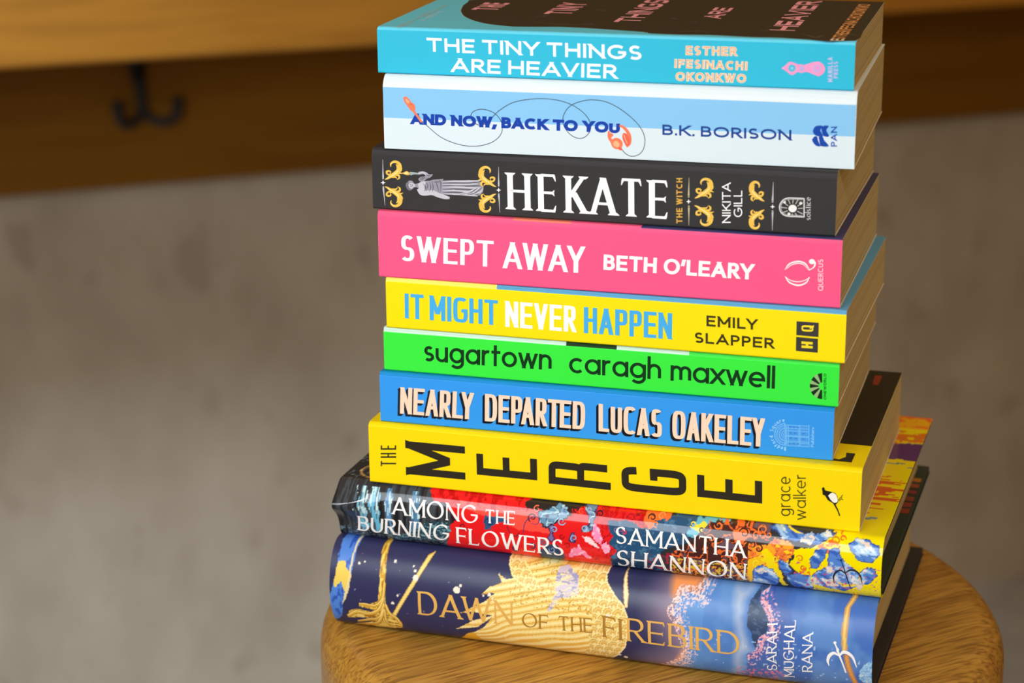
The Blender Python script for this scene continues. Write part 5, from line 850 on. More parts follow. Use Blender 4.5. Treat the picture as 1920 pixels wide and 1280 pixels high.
["S",8,"s","jacket_ornament",0,1,[[98.71,7.0],[98.72,5.82],[99.33,5.15],[100.19,5.23],[100.86,5.9],[101.05,6.71],[100.79,7.26],[100.3,7.37],[99.89,7.1],[99.73,6.7],[99.82,6.42]],[0.45,0.5850000000000001,0.45,0.12],[130,160,210]],
["S",8,"s","jacket_ornament",0,1,[[130.15,18.95],[129.51,18.26],[128.66,18.12],[128.02,18.52],[127.85,19.17],[128.12,19.72],[128.63,19.94],[129.08,19.82],[129.27,19.49],[129.18,19.18],[128.96,19.05]],[0.45,0.5850000000000001,0.45,0.12],[120,110,160]],
["S",8,"s","jacket_ornament",0,1,[[130.99,18.72],[131.55,19.33],[132.3,19.45],[132.87,19.1],[133.02,18.53],[132.77,18.03],[132.32,17.83],[131.93,17.94],[131.77,18.24],[131.85,18.52],[132.04,18.63]],[0.45,0.5850000000000001,0.45,0.12],[220,60,100]],
["S",8,"s","jacket_ornament",0,1,[[105.88,13.71],[105.51,12.89],[104.79,12.49],[104.13,12.64],[103.8,13.16],[103.9,13.74],[104.28,14.11],[104.71,14.14],[104.96,13.9],[104.97,13.6],[104.81,13.41]],[0.45,0.5850000000000001,0.45,0.12],[180,20,30]],
["S",8,"s","jacket_ornament",0,1,[[105.75,9.76],[106.46,10.56],[107.34,10.71],[107.95,10.27],[108.07,9.53],[107.73,8.88],[107.18,8.61],[106.74,8.76],[106.59,9.14],[106.71,9.5],[106.95,9.65]],[0.45,0.5850000000000001,0.45,0.12],[190,20,30]],
["S",8,"s","jacket_ornament",0,1,[[69.6,15.79],[70.26,17.18],[71.53,17.78],[72.7,17.45],[73.19,16.51],[72.89,15.53],[72.11,15.01],[71.38,15.13],[71.05,15.65],[71.18,16.16],[71.54,16.39]],[0.45,0.5850000000000001,0.45,0.12],[40,60,110]],
["S",8,"s","jacket_ornament",0,1,[[61.21,12.46],[60.29,11.51],[59.18,11.37],[58.45,11.98],[58.4,12.91],[58.91,13.61],[59.62,13.8],[60.12,13.5],[60.2,12.99],[59.95,12.61],[59.63,12.53]],[0.45,0.5850000000000001,0.45,0.12],[120,20,40]],
["S",8,"s","jacket_ornament",0,1,[[53.75,16.24],[54.49,17.03],[55.44,17.18],[56.14,16.74],[56.3,16.0],[55.95,15.36],[55.37,15.1],[54.88,15.25],[54.7,15.63],[54.81,15.98],[55.07,16.13]],[0.45,0.5850000000000001,0.45,0.12],[60,20,40]],
["S",8,"s","jacket_ornament",0,1,[[87.14,12.79],[87.95,17.62],[89.97,19.88],[92.86,20.97],[94.23,19.93],[93.49,17.82],[90.5,17.9]],[0.3,0.35,0.4,0.35,0.3,0.25,0.15],[90,60,120]],
["S",8,"s","jacket_ornament",0,1,[[79.84,15.43],[81.12,12.51],[83.67,11.03],[85.42,13.03]],0.35,[90,40,70]],
["S",9,"s","jacket_ornament",0,1,[[26.35,26.77],[25.33,19.25],[21.6,15.09],[16.78,15.16],[13.85,14.9]],[1.5499999999999998,1.85,1.65,1.65,1.25],[150,100,34]],
["S",9,"s","jacket_ornament",1,1,[[26.35,26.77],[25.33,19.25],[21.6,15.09],[16.78,15.16],[13.85,14.9]],[1.2,1.5,1.3,1.3,0.9],[228,180,70]],
["S",9,"s","jacket_ornament",2,1,[[26.33,27.15],[25.35,19.68],[21.64,15.55],[16.82,15.62],[13.89,15.36]],[0.36,0.44999999999999996,0.39,0.39,0.27],[252,226,140]],
["S",9,"s","jacket_ornament",0,1,[[26.02,19.34],[22.74,12.96],[17.47,10.13],[11.99,10.52],[7.23,7.13]],[1.75,2.05,1.9500000000000002,2.25,1.9500000000000002],[150,100,34]],
["S",9,"s","jacket_ornament",1,1,[[26.02,19.34],[22.74,12.96],[17.47,10.13],[11.99,10.52],[7.23,7.13]],[1.4,1.7,1.6,1.9,1.6],[228,180,70]],
["S",9,"s","jacket_ornament",2,1,[[26.04,19.77],[22.79,13.43],[17.56,10.64],[12.08,11.02],[7.37,7.7]],[0.42,0.51,0.48,0.57,0.48],[252,226,140]],
["S",9,"s","jacket_ornament",0,1,[[25.84,16.43],[22.76,8.86],[16.67,6.46],[11.15,4.4]],[1.85,1.85,1.5499999999999998,1.0499999999999998],[150,100,34]],
["S",9,"s","jacket_ornament",1,1,[[25.84,16.43],[22.76,8.86],[16.67,6.46],[11.15,4.4]],[1.5,1.5,1.2,0.7],[228,180,70]],
["S",9,"s","jacket_ornament",2,1,[[25.88,16.88],[22.87,9.4],[16.82,7.05],[11.39,5.08]],[0.44999999999999996,0.44999999999999996,0.36,0.21],[252,226,140]],
["S",9,"s","jacket_ornament",0,1,[[25.54,13.37],[21.21,5.36],[13.1,2.4],[6.45,-0.11]],[1.85,1.75,1.4500000000000002,1.0499999999999998],[150,100,34]],
["S",9,"s","jacket_ornament",1,1,[[25.54,13.37],[21.21,5.36],[13.1,2.4],[6.45,-0.11]],[1.5,1.4,1.1,0.7],[228,180,70]],
["S",9,"s","jacket_ornament",2,1,[[25.59,13.84],[21.39,5.99],[13.52,3.31],[6.46,0.31]],[0.44999999999999996,0.42,0.33,0.21],[252,226,140]],
["S",9,"s","jacket_ornament",0,1,[[26.54,16.53],[28.08,11.78],[31.12,9.38],[32.59,5.54]],[1.5499999999999998,1.9500000000000002,1.9500000000000002,1.65],[150,100,34]],
["S",9,"s","jacket_ornament",1,1,[[26.54,16.53],[28.08,11.78],[31.12,9.38],[32.59,5.54]],[1.2,1.6,1.6,1.3],[228,180,70]],
["S",9,"s","jacket_ornament",2,1,[[26.57,16.98],[28.15,12.27],[31.22,9.9],[32.75,6.16]],[0.36,0.48,0.48,0.39],[252,226,140]],
["S",9,"s","jacket_ornament",0,1,[[25.89,13.42],[25.72,6.68],[27.98,3.87]],[1.5499999999999998,1.5499999999999998,1.15],[150,100,34]],
["S",9,"s","jacket_ornament",1,1,[[25.89,13.42],[25.72,6.68],[27.98,3.87]],[1.2,1.2,0.8],[228,180,70]],
["S",9,"s","jacket_ornament",2,1,[[25.94,13.89],[25.86,7.26],[28.23,4.58]],[0.36,0.36,0.24],[252,226,140]],
["T",9,"s","title_lettering",1,"trajl","DAWN",[42.12,13.65],[86.12,14.08],[42.08,24.92],[232,182,96]],
["T",9,"s","title_lettering",1,"trajl","OF",[89.97,14.35],[102.04,14.42],[90.21,21.27],[176,128,52]],
["T",9,"s","title_lettering",1,"trajl","THE",[106.64,14.88],[122.04,15.7],[106.47,21.73],[176,128,52]],
["T",9,"s","title_lettering",1,"trajl","FI",[126.52,14.44],[134.96,13.87],[126.32,24.46],[176,128,52]],
["T",9,"s","title_lettering",1,"trajl","REBIRD",[137.26,13.97],[186.12,13.88],[136.99,24.77],[232,182,96]],
["T",9,"s","title_lettering",2,"trajl","DA",[42.12,13.65],[62.13,13.85],[42.08,24.92],[232,182,96]],
["T",9,"s","author_lettering",1,"traj","SARAH",[201.87,8.5],[201.56,30.59],[197.64,7.73],[255,255,255]],
["T",9,"s","author_lettering",1,"traj","MUGHAL",[209.05,5.72],[209.08,32.74],[204.61,5.05],[255,255,255]],
["T",9,"s","author_lettering",1,"traj","RANA",[216.85,10.25],[216.69,28.6],[212.51,9.72],[255,255,255]],
["S",9,"s","publisher_emblem",1,1,[[223.86,14.63],[223.24,16.94],[223.84,19.44],[225.7,20.97],[227.94,19.92]],[0.3,1.1,1.4,1.3,0.5],[255,255,255]],
["S",9,"s","publisher_emblem",1,1,[[227.94,19.92],[229.5,21.85],[231.64,21.62],[233.67,19.76],[235.25,15.61]],[0.5,1.4,1.4,1.1,0.3],[255,255,255]],
["S",9,"s","publisher_emblem",1,1,[[225.88,25.15],[226.81,23.23],[228.03,20.04],[229.5,16.35],[230.84,12.19]],[0.4,0.7,0.9,0.6,0.7],[255,255,255]],
["P",9,"s","publisher_emblem",1,0,[[226.51,25.57],[226.5,25.41],[226.44,25.26],[226.35,25.12],[226.22,25.01],[226.07,24.93],[225.9,24.89],[225.73,24.89],[225.57,24.93],[225.43,25.0],[225.32,25.11],[225.24,25.25],[225.21,25.4],[225.22,25.56],[225.28,25.71],[225.37,25.85],[225.5,25.96],[225.66,26.04],[225.82,26.08],[225.99,26.09],[226.15,26.05],[226.29,25.97],[226.41,25.86],[226.48,25.72]],[255,255,255]],
["P",9,"s","publisher_emblem",1,0,[[227.76,22.49],[227.76,22.24],[227.71,21.99],[227.62,21.78],[227.51,21.6],[227.37,21.49],[227.22,21.43],[227.07,21.44],[226.92,21.52],[226.79,21.66],[226.69,21.85],[226.62,22.08],[226.59,22.33],[226.6,22.59],[226.65,22.83],[226.73,23.04],[226.84,23.21],[226.98,23.32],[227.13,23.38],[227.28,23.36],[227.43,23.29],[227.56,23.15],[227.66,22.96],[227.73,22.74]],[255,255,255]]
]''')
FIELD = json.loads(r'''{
"red":[[42.64,28.92],[43.54,25.56],[46.02,22.64],[51.81,22.07],[52.93,19.41],[56.54,15.16],[53.87,12.2],[52.71,7.41],[50.69,-1.8],[75.4,-1.72],[92.74,-2.26],[122.64,-2.96],[126.42,-1.16],[125.87,6.18],[129.38,9.5],[125.65,12.6],[128.09,16.74],[124.55,20.39],[125.95,22.8],[131.34,22.97],[139.43,21.19],[142.66,21.9],[144.84,23.91],[141.59,28.04],[118.25,29.68],[75.69,29.25]],
"teal":[[21.83,0.07],[25.27,5.58],[32.34,4.57],[42.0,12.59],[52.15,13.78],[54.69,10.49],[50.01,3.93],[41.1,3.7]],
"coral":[[52.62,22.53],[58.94,23.86],[81.65,22.73],[94.61,23.75],[101.13,18.25],[99.52,13.83],[93.56,14.43],[85.86,13.96],[77.23,16.84]],
"bluepatch":[[69.95,18.78],[77.7,19.21],[81.23,17.11],[76.07,16.53],[72.19,13.92],[72.61,12.65],[70.01,12.78],[68.95,15.72]],
"swirl_dark":[[86.7,25.99],[92.86,28.55],[118.25,29.25],[118.26,27.09],[108.65,25.32],[107.59,22.09],[103.81,25.84],[100.38,24.62],[99.08,22.36],[94.61,23.75],[90.9,23.04],[88.25,23.51]],
"swirl_blue":[[93.84,23.32],[98.63,24.8],[101.37,26.47],[105.33,26.22],[107.37,23.53],[106.42,21.21],[103.03,21.25],[101.15,17.84],[96.08,16.86],[94.28,19.14]],
"swirl_blue2":[[113.22,26.95],[118.68,27.57],[119.08,23.92],[118.02,17.67],[115.54,16.56],[113.0,17.1],[114.19,18.88],[116.64,19.94],[115.78,23.62]],
"curl1":[[107.99,12.21],[108.83,15.35],[110.51,15.98],[109.69,13.73],[110.95,11.69],[108.82,10.98]],
"curl2":[[98.61,17.56],[100.26,18.57],[101.19,16.6],[100.37,14.36],[101.2,11.38],[99.9,10.32],[98.23,11.91],[99.52,14.26]],
"deepbl":[[93.93,4.69],[97.73,9.13],[102.82,8.86],[105.64,3.16],[101.34,-2.08],[94.26,0.87]],
"pink1":[[118.35,20.52],[119.5,20.83],[121.11,18.83],[122.93,14.01],[121.88,11.7],[120.21,12.81],[117.88,15.13]],
"pink2":[[122.09,11.28],[124.39,13.32],[126.07,11.77],[125.79,8.57],[123.86,7.61]],
"pink3":[[107.12,3.11],[108.7,7.74],[111.3,9.02],[111.99,10.7],[113.39,8.35],[115.43,7.2],[117.71,4.49],[116.29,3.44],[113.22,5.91],[110.09,4.42]],
"whitepet":[[113.56,14.62],[116.84,14.58],[118.95,13.1],[121.64,9.79],[118.93,10.67],[115.8,12.06]],
"navy":[[125.59,22.4],[128.83,23.09],[132.92,23.48],[139.43,21.19],[142.74,21.15],[145.65,23.98],[145.08,26.11],[149.85,26.84],[156.38,28.45],[159.94,28.74],[167.59,29.12],[168.06,25.31],[159.61,21.23],[160.85,17.18],[154.17,15.91],[155.36,16.15],[148.05,11.41],[149.42,-0.47],[131.07,-3.66],[126.85,-1.55],[126.29,6.24],[129.38,9.5],[126.07,12.65],[127.68,16.69],[124.55,20.39]],
"orange_top":[[141.58,28.89],[152.3,27.55],[151.48,25.47],[145.52,24.64],[145.1,22.15],[142.74,21.15],[140.02,23.1]],
"cyan":[[159.18,20.73],[161.24,23.53],[163.8,27.17],[177.59,28.77],[176.69,26.67],[168.32,26.01],[167.08,22.85],[164.39,21.28],[162.65,19.28]],
"yellowbit":[[161.71,23.58],[164.69,25.38],[167.39,25.94],[167.43,23.71],[164.35,21.72]],
"brown":[[153.27,12.28],[160.37,17.12],[168.06,25.31],[168.58,27.73],[194.56,29.25],[194.22,24.63],[194.24,20.9],[189.26,18.53],[185.7,13.24],[186.88,-0.32],[152.23,-2.17]],
"orange1":[[178.6,21.89],[179.19,24.42],[182.27,25.43],[185.29,24.59],[187.0,22.74],[190.35,22.24],[189.04,21.23],[185.18,22.13],[183.52,19.74],[179.77,19.32]],
"orange2":[[185.86,20.0],[193.85,19.96],[196.83,22.89],[202.97,22.25],[205.52,19.89],[203.45,15.41],[201.71,11.2],[196.11,10.48],[189.53,9.62],[186.89,-0.83],[185.79,1.84]],
"yellow":[[204.63,19.34],[211.95,20.6],[216.35,22.78],[222.42,29.06],[231.57,29.64],[240.7,29.25],[243.76,25.7],[244.8,-1.4],[232.87,-1.96],[214.27,-1.36],[209.2,7.98],[203.55,12.45],[205.3,15.63]],
"yellow2":[[191.2,17.34],[193.94,18.6],[195.93,16.45],[198.91,10.84],[202.35,1.99],[200.4,1.56],[196.11,7.82],[192.78,12.61]],
"yellow3":[[186.18,13.3],[191.31,14.92],[193.26,12.17],[189.53,9.62],[187.59,6.06],[187.35,-0.26],[185.79,1.84]],
"flower0":[[194.16,26.72],[199.28,27.82],[204.12,26.14],[208.94,25.55],[221.58,26.99],[217.55,24.1],[215.48,22.27],[208.02,22.77],[200.51,23.26]],
"flower1":[[188.59,8.97],[191.88,10.97],[196.12,9.43],[199.34,5.45],[197.32,0.58],[191.62,0.28],[187.59,1.34]],
"flower2":[[199.06,14.38],[202.59,13.33],[204.54,9.49],[201.73,7.5],[199.4,9.87]],
"flower3":[[201.73,7.5],[206.41,9.21],[211.99,8.36],[213.08,1.77],[205.13,1.74]],
"flower4":[[211.77,16.41],[214.28,20.41],[218.81,21.34],[218.19,17.17],[214.7,12.34],[212.39,12.05]],
"flower5":[[219.76,21.0],[223.31,22.24],[224.59,17.92],[229.34,14.66],[232.64,12.11],[232.29,6.82],[226.66,2.9],[219.31,3.65],[213.34,5.18],[213.37,9.61],[219.28,13.41]],
"flower6":[[227.63,24.28],[230.09,25.75],[235.58,25.7],[239.43,24.62],[240.31,21.05],[237.4,17.55],[232.85,17.48],[229.0,20.25]],
"flower7":[[232.6,13.1],[235.69,15.44],[238.91,14.87],[239.49,11.98],[235.95,7.34],[233.2,8.04]],
"cream0":[[207.1,22.68],[208.49,25.51],[211.53,26.22],[213.33,24.48],[211.83,21.89]],
"cream1":[[188.59,8.43],[192.36,9.99],[194.24,8.11],[190.44,6.47]],
"cream2":[[218.36,13.3],[220.62,14.57],[222.56,11.83],[219.37,10.4]],
"cream3":[[231.99,25.4],[235.72,25.02],[236.5,22.76],[233.3,22.85]],
"cream4":[[217.56,7.5],[221.25,8.55],[223.99,5.02],[219.34,4.29]],
"cream5":[[232.71,10.08],[235.01,9.35],[233.16,4.01],[231.81,5.02]],
"cream6":[[212.92,7.4],[214.77,8.74],[216.59,5.08],[213.76,4.02]],
"lemon":[[223.1,7.18],[226.78,6.59],[232.29,7.37],[230.45,5.7],[225.83,5.0]],
"bluerib":[[199.76,27.38],[203.05,26.77],[208.49,25.51],[205.22,25.58]],
"stripe_blue":[[2.64,44.23],[11.7,45.3],[11.34,37.47],[10.12,28.06],[7.42,19.72],[4.15,6.58],[0.13,3.14],[-1.36,8.37],[-0.53,15.73],[3.16,28.52],[3.24,38.76]],
"stripe_gold":[[3.63,33.42],[7.04,33.77],[7.79,30.9],[10.46,28.1],[8.46,19.85],[6.77,21.03],[5.4,24.92],[3.32,21.97],[1.94,22.48]],
"stripe_edge":[[11.46,41.82],[10.78,40.25],[9.58,22.76],[7.58,16.86],[5.5,13.54],[6.53,16.71],[9.09,27.94],[10.04,39.77],[10.2,41.67]],
"stem":[[22.58,44.53],[25.13,44.83],[26.27,35.7],[26.69,26.81],[26.54,16.53],[28.24,12.99],[32.9,7.94],[32.49,3.94],[28.34,2.27],[21.85,1.85],[15.94,0.31],[6.07,-1.02],[9.43,2.09],[18.42,5.33],[20.62,8.51],[11.95,7.03],[6.81,6.11],[8.57,10.81],[12.97,12.29],[14.97,11.79],[19.74,11.31],[20.68,13.04],[13.84,13.59],[13.66,15.1],[18.88,15.46],[23.2,17.89],[23.97,26.49],[23.21,38.03]],
"diag":[[47.36,40.62],[46.78,39.55],[40.89,28.47],[30.71,10.97],[29.0,9.03],[29.42,11.59],[40.06,30.22],[44.82,39.4]],
"bird":[[80.1,46.67],[81.82,39.7],[85.45,35.08],[81.67,34.14],[77.96,36.2],[80.54,32.89],[74.87,30.52],[71.5,27.06],[77.71,28.42],[73.28,24.08],[61.83,17.07],[67.92,18.63],[76.53,17.69],[67.66,14.22],[58.77,7.95],[67.21,10.21],[72.77,11.9],[58.07,0.4],[67.57,0.31],[118.86,-1.58],[115.88,-0.62],[126.57,-0.24],[132.36,5.21],[135.98,10.48],[137.6,18.48],[137.29,24.52],[135.11,29.49],[130.44,33.83],[126.8,37.57],[125.85,39.88],[126.7,43.49],[111.5,45.12]],
"scale1":[[112.35,44.34],[126.7,44.37],[125.85,39.88],[126.8,37.57],[130.44,33.83],[135.11,29.49],[137.29,24.52],[137.6,18.48],[135.98,10.48],[132.36,5.21],[126.57,-0.24],[114.16,-0.41],[120.16,8.34],[119.84,14.02],[122.96,20.93],[120.16,28.11],[117.22,32.4],[114.23,37.36]],
"scale2":[[80.73,42.68],[84.71,43.85],[90.96,39.12],[95.95,35.06],[95.15,31.61],[89.77,32.74],[84.59,36.06]],
"lav":[[104.04,40.54],[108.31,41.36],[113.89,38.79],[115.29,31.53],[107.1,29.41],[103.51,23.98],[100.94,22.34],[104.42,30.3]],
"feather_dark":[[76.5,16.96],[72.0,10.98],[65.88,6.49],[70.82,12.38]],
"gold_low":[[58.07,0.4],[63.77,6.1],[66.77,7.57],[70.4,1.71]],
"sky":[[168.94,43.58],[167.7,37.6],[159.89,37.81],[157.92,32.47],[156.13,30.01],[158.41,27.16],[160.21,24.13],[163.53,13.86],[161.84,7.28],[150.66,-0.64],[151.65,-10.82],[219.83,-9.63],[243.78,2.19],[241.53,43.61],[195.23,42.99],[181.72,43.07]],
"orange_sky":[[151.69,44.0],[170.55,44.64],[167.04,36.89],[160.09,36.87],[157.92,32.47],[154.24,35.27]],
"orange_low":[[160.22,13.35],[164.38,14.96],[163.72,9.84],[160.32,5.14],[151.5,-0.52],[148.99,-1.33],[155.91,6.15]],
"dawn_grey":[[180.37,42.89],[193.2,43.45],[188.93,37.66],[188.23,30.91],[189.26,26.51],[191.89,19.86],[192.94,17.02],[189.2,13.69],[187.24,-0.09],[180.73,-1.03],[183.06,22.26],[180.65,34.89]],
"hill":[[193.54,43.49],[199.27,42.79],[193.13,40.58],[193.38,37.29],[196.3,33.65],[198.02,30.18],[197.33,26.19],[194.12,23.73],[193.33,18.21],[192.59,18.48],[190.67,25.34],[189.05,27.15],[188.69,32.81],[189.26,37.69]],
"flower_right":[[193.13,40.58],[199.27,42.79],[205.31,42.13],[204.31,37.81],[206.9,34.22],[209.45,29.0],[207.98,18.46],[201.56,5.48],[188.34,-2.9],[188.12,2.09],[189.82,11.72],[189.22,14.5],[192.93,17.78],[194.12,23.73],[197.66,26.23],[198.02,30.18],[196.3,33.65],[193.38,37.29]],
"gold_rib":[[231.44,42.65],[232.46,41.9],[230.44,39.2],[230.29,31.47],[230.77,22.72],[229.16,22.16],[228.41,30.64],[228.88,38.82]],
"gold_rib2":[[229.88,20.48],[231.67,20.73],[232.45,16.41],[235.63,6.79],[233.96,6.46],[231.17,14.27]],
"pale_blob":[[241.17,19.56],[238.95,17.77],[236.74,13.96],[236.39,10.16],[238.92,6.95],[241.56,7.46]],
"gold_thin":[[133.62,42.61],[134.75,40.53],[136.8,34.5],[137.0,29.32],[135.76,29.17],[134.64,34.98],[133.77,39.95]]
}''')

# ------------------------------------------------------------ the books (metres; z from the stool top)
BK = [
 dict(x=-0.05560, y=0.87311, yaw=-0.26402, zb=-0.14538, T=0.01945, crease=0.01825, L=0.19919, D=0.12120),
 dict(x=-0.05344, y=0.86816, yaw=-0.25646, zb=-0.17671, T=0.03118, crease=0.02706, L=0.19747, D=0.12900),
 dict(x=-0.05910, y=0.87043, yaw=-0.28611, zb=-0.20337, T=0.02650, crease=0.02388, L=0.19761, D=0.12900),
 dict(x=-0.05701, y=0.86655, yaw=-0.28313, zb=-0.23255, T=0.02903, crease=0.02724, L=0.19792, D=0.12900),
 dict(x=-0.05425, y=0.86584, yaw=-0.29488, zb=-0.25514, T=0.02245, crease=0.02083, L=0.19812, D=0.12900),
 dict(x=-0.05581, y=0.86678, yaw=-0.28717, zb=-0.27470, T=0.01941, crease=0.01751, L=0.19769, D=0.12900),
 dict(x=-0.05792, y=0.86453, yaw=-0.28222, zb=-0.29758, T=0.02273, crease=0.02127, L=0.19792, D=0.12900),
 dict(x=-0.06331, y=0.86380, yaw=-0.29983, zb=-0.32564, T=0.02791, crease=0.02655, L=0.21592, D=0.13500),
 dict(x=-0.07715, y=0.86917, yaw=-0.31701, zb=-0.35275, T=0.02696, crease=0.02696, L=0.24142, D=0.15800),
 dict(x=-0.07894, y=0.86690, yaw=-0.31751, zb=-0.39435, T=0.04145, crease=0.04145, L=0.24152, D=0.15908)
]
ZS = CAMZ
BUL = {8: (.0048, .003, 2.3), 9: (.0105, .0025, 2.0)}
def bulge(i, u, w):
    if i not in BUL: return 0 * w
    b_, r0, n = BUL[i]; T = BK[i]['T']
    s = np.clip(np.abs(2 * w / T - 1), 0, 1)
    d = -r0 + (b_ + r0) * (1 - s ** n) ** (1 / n)
    if i == 8:
        d = d + .0055 * np.exp(-(u / .012) ** 2) * np.exp(-((w / T - .66) / .17) ** 2) - .002 * np.exp(-(u / .02) ** 2) * np.exp(-((w / T - .25) / .2) ** 2)
    return d
LABEL = [
 'turquoise paperback on top of the stack, white title and a dark picture on its cover',
 'pale blue and white paperback second from the top, looping headphone cord on spine',
 'black paperback with a silver statue and gold scrolls on its spine',
 'pink paperback with white hand-drawn lettering, between the black book and the yellow one',
 'yellow paperback with blue and white lettering, lying on the green book',
 'thin bright green paperback with lowercase black lettering',
 'blue paperback with cream block letters and black drop shadows',
 'thick yellow paperback with large sideways black letters, lying on the patterned hardback',
 'hardback in a glossy black, red, orange and yellow flower jacket, second from the bottom',
 'navy hardback with a golden bird on its jacket, at the bottom of the stack']
SPINE = [(44, 190, 224), (236, 246, 252), (54, 53, 53), (255, 90, 140), (255, 230, 0), (58, 240, 66), (52, 156, 246), (255, 224, 0)]
TOP = [(104, 216, 248), (228, 240, 246), (52, 50, 52), (255, 96, 140), (96, 168, 212), (206, 236, 222), (22, 140, 214), (250, 220, 0)]
FIN = ['matte', 'matte', 'soft', 'matte', 'matte', 'matte', 'matte', 'matte', 'gloss', 'satin']
CHD = [.0022, .0040, .0022, .0014, .0012, .0012, .0014, .0026]     # how far back the upper crease of each cover reaches

PARTLABEL = {'title_lettering': {0: 'white capital lettering', 1: 'blue capital lettering', 2: 'white serif lettering', 3: 'white hand-drawn lettering', 4: 'blue and white narrow lettering', 5: 'black lowercase lettering', 6: 'cream letters with black shadows', 7: 'large black sideways lettering', 8: 'white serif lettering', 9: 'gold serif lettering'},
             'cover_artwork': {0: 'dark picture on the cover', 1: 'blue and white bands with a coral headphone drawing', 7: 'black panel on the cover'},
             'ornament': {2: 'gold scrolls and silver rules'}, 'cover_figure': {2: 'silver statue holding a torch'}}
books = []
def paperback(i):
    k = BK[i]; L, D, T, cr = k['L'], k['D'], k['T'], k['crease']
    e = empty('paperback_book', (k['x'], k['y'], ZS + k['zb']), k['yaw'])
    tag(e, LABEL[i], 'book', 'books stacked on the stool')
    # cover: one bent sheet round the block
    r = .0009; th = .0004
    outer = [(D, 0), (r, 0)] + [(r - r * math.sin(R(a)), r - r * math.cos(R(a))) for a in (25, 50, 75)] + [(0, r), (0, cr - .0002)]
    cd = CHD[i]; hz = T - cr
    outer += [(.00012, cr), (.0005, cr + hz * .28), (cd * .42, cr + hz * .66), (cd * .72, T - hz * .1), (cd, T), (D, T)]
    outer = [q for q in outer]
    inner = []
    for j, (y, z) in enumerate(outer):
        a = outer[max(j - 1, 0)]; c = outer[min(j + 1, len(outer) - 1)]; dy, dz = c[0] - a[0], c[1] - a[1]; l = math.hypot(dy, dz)
        inner.append((y + dz / l * th, z - dy / l * th) if False else (y - (-dz) / l * th, z + (-dy) / l * th))
    segs = [(0, L, TOP[i])]
    if i == 3: segs = [(0, .06, TOP[i]), (.06, .085, (255, 130, 110)), (.085, .115, (255, 96, 140)), (.115, L, (58, 60, 104))]  # navy end: printed blue, darkened for the shadowed gap under the book above
    if i == 4: segs = [(0, .05, (255, 238, 110)), (.05, L, TOP[i])]
    if i == 5: segs = [(0, .082, TOP[i]), (.082, .104, (24, 58, 26)), (.104, .135, TOP[i]), (.135, L, (70, 225, 80))]
    b = MB(); n = len(outer)
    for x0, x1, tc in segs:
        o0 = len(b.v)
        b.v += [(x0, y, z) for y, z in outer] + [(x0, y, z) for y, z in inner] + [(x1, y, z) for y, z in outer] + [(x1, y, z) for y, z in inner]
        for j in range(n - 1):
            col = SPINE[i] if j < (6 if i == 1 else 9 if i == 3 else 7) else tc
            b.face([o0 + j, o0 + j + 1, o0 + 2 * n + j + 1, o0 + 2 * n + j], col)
            b.face([o0 + n + j, o0 + 3 * n + j, o0 + 3 * n + j + 1, o0 + n + j + 1], (238, 232, 220))
            b.face([o0 + j, o0 + n + j, o0 + n + j + 1, o0 + j + 1], (245, 240, 230)) if x0 == 0 else None
            b.face([o0 + 2 * n + j, o0 + 2 * n + j + 1, o0 + 3 * n + j + 1, o0 + 3 * n + j], (245, 240, 230)) if x1 == L else None
        for j in (0, n - 1): b.face([o0 + j, o0 + 2 * n + j, o0 + 3 * n + j, o0 + n + j], (245, 240, 230))
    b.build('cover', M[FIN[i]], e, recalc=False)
    # page block follows the shape of the cover
    b = MB(); ins = .00025; pr = [(y, z) for y, z in inner]; pr[0] = (D - .0006, th); pr[-1] = (D - .0006, T - th)
    m_ = len(pr); xs = (ins, L - ins)
    b.v += [(xs[0], y, z) for y, z in pr] + [(xs[1], y, z) for y, z in pr]
    for j in range(m_): b.face([j, (j + 1) % m_, m_ + (j + 1) % m_, m_ + j])
    b.face(list(range(m_))[::-1]); b.face([m_ + j for j in range(m_)])
    b.build('page_block', M['paper'], e)
    return e

# --- painter for the two illustrated jackets (flat printed colours only)
def vn(x, y, seed):
    xi = np.floor(x).astype(int); yi = np.floor(y).astype(int); fx = x - xi; fy = y - yi
    def h(a, b_): 
        v = np.sin(a * 127.1 + b_ * 311.7 + seed * 74.7) * 43758.5453; return v - np.floor(v)
    fx = fx * fx * (3 - 2 * fx); fy = fy * fy * (3 - 2 * fy)
    return (h(xi, yi) * (1 - fx) + h(xi + 1, yi) * fx) * (1 - fy) + (h(xi, yi + 1) * (1 - fx) + h(xi + 1, yi + 1) * fx) * fy
def fbm(x, y, seed): return (vn(x, y, seed) + .5 * vn(2 * x, 2 * y, seed + 1) + .25 * vn(4 * x, 4 * y, seed + 2)) / 1.75
def inside(px, py, poly):
    r = np.zeros(px.shape, bool); n = len(poly)
    for a in range(n):
        x0, y0 = poly[a]; x1, y1 = poly[(a + 1) % n]
        if y0 == y1: continue
        c = ((y0 > py) != (y1 > py)) & (px < (x1 - x0) * (py - y0) / (y1 - y0) + x0); r ^= c
    return r
def dist_line(px, py, pts):
    d = np.full(px.shape, 1e9)
    for (x0, y0), (x1, y1) in zip(pts[:-1], pts[1:]):
        dx, dy = x1 - x0, y1 - y0; t = np.clip(((px - x0) * dx + (py - y0) * dy) / (dx * dx + dy * dy + 1e-12), 0, 1)
        d = np.minimum(d, np.hypot(px - x0 - t * dx, py - y0 - t * dy))
    return d
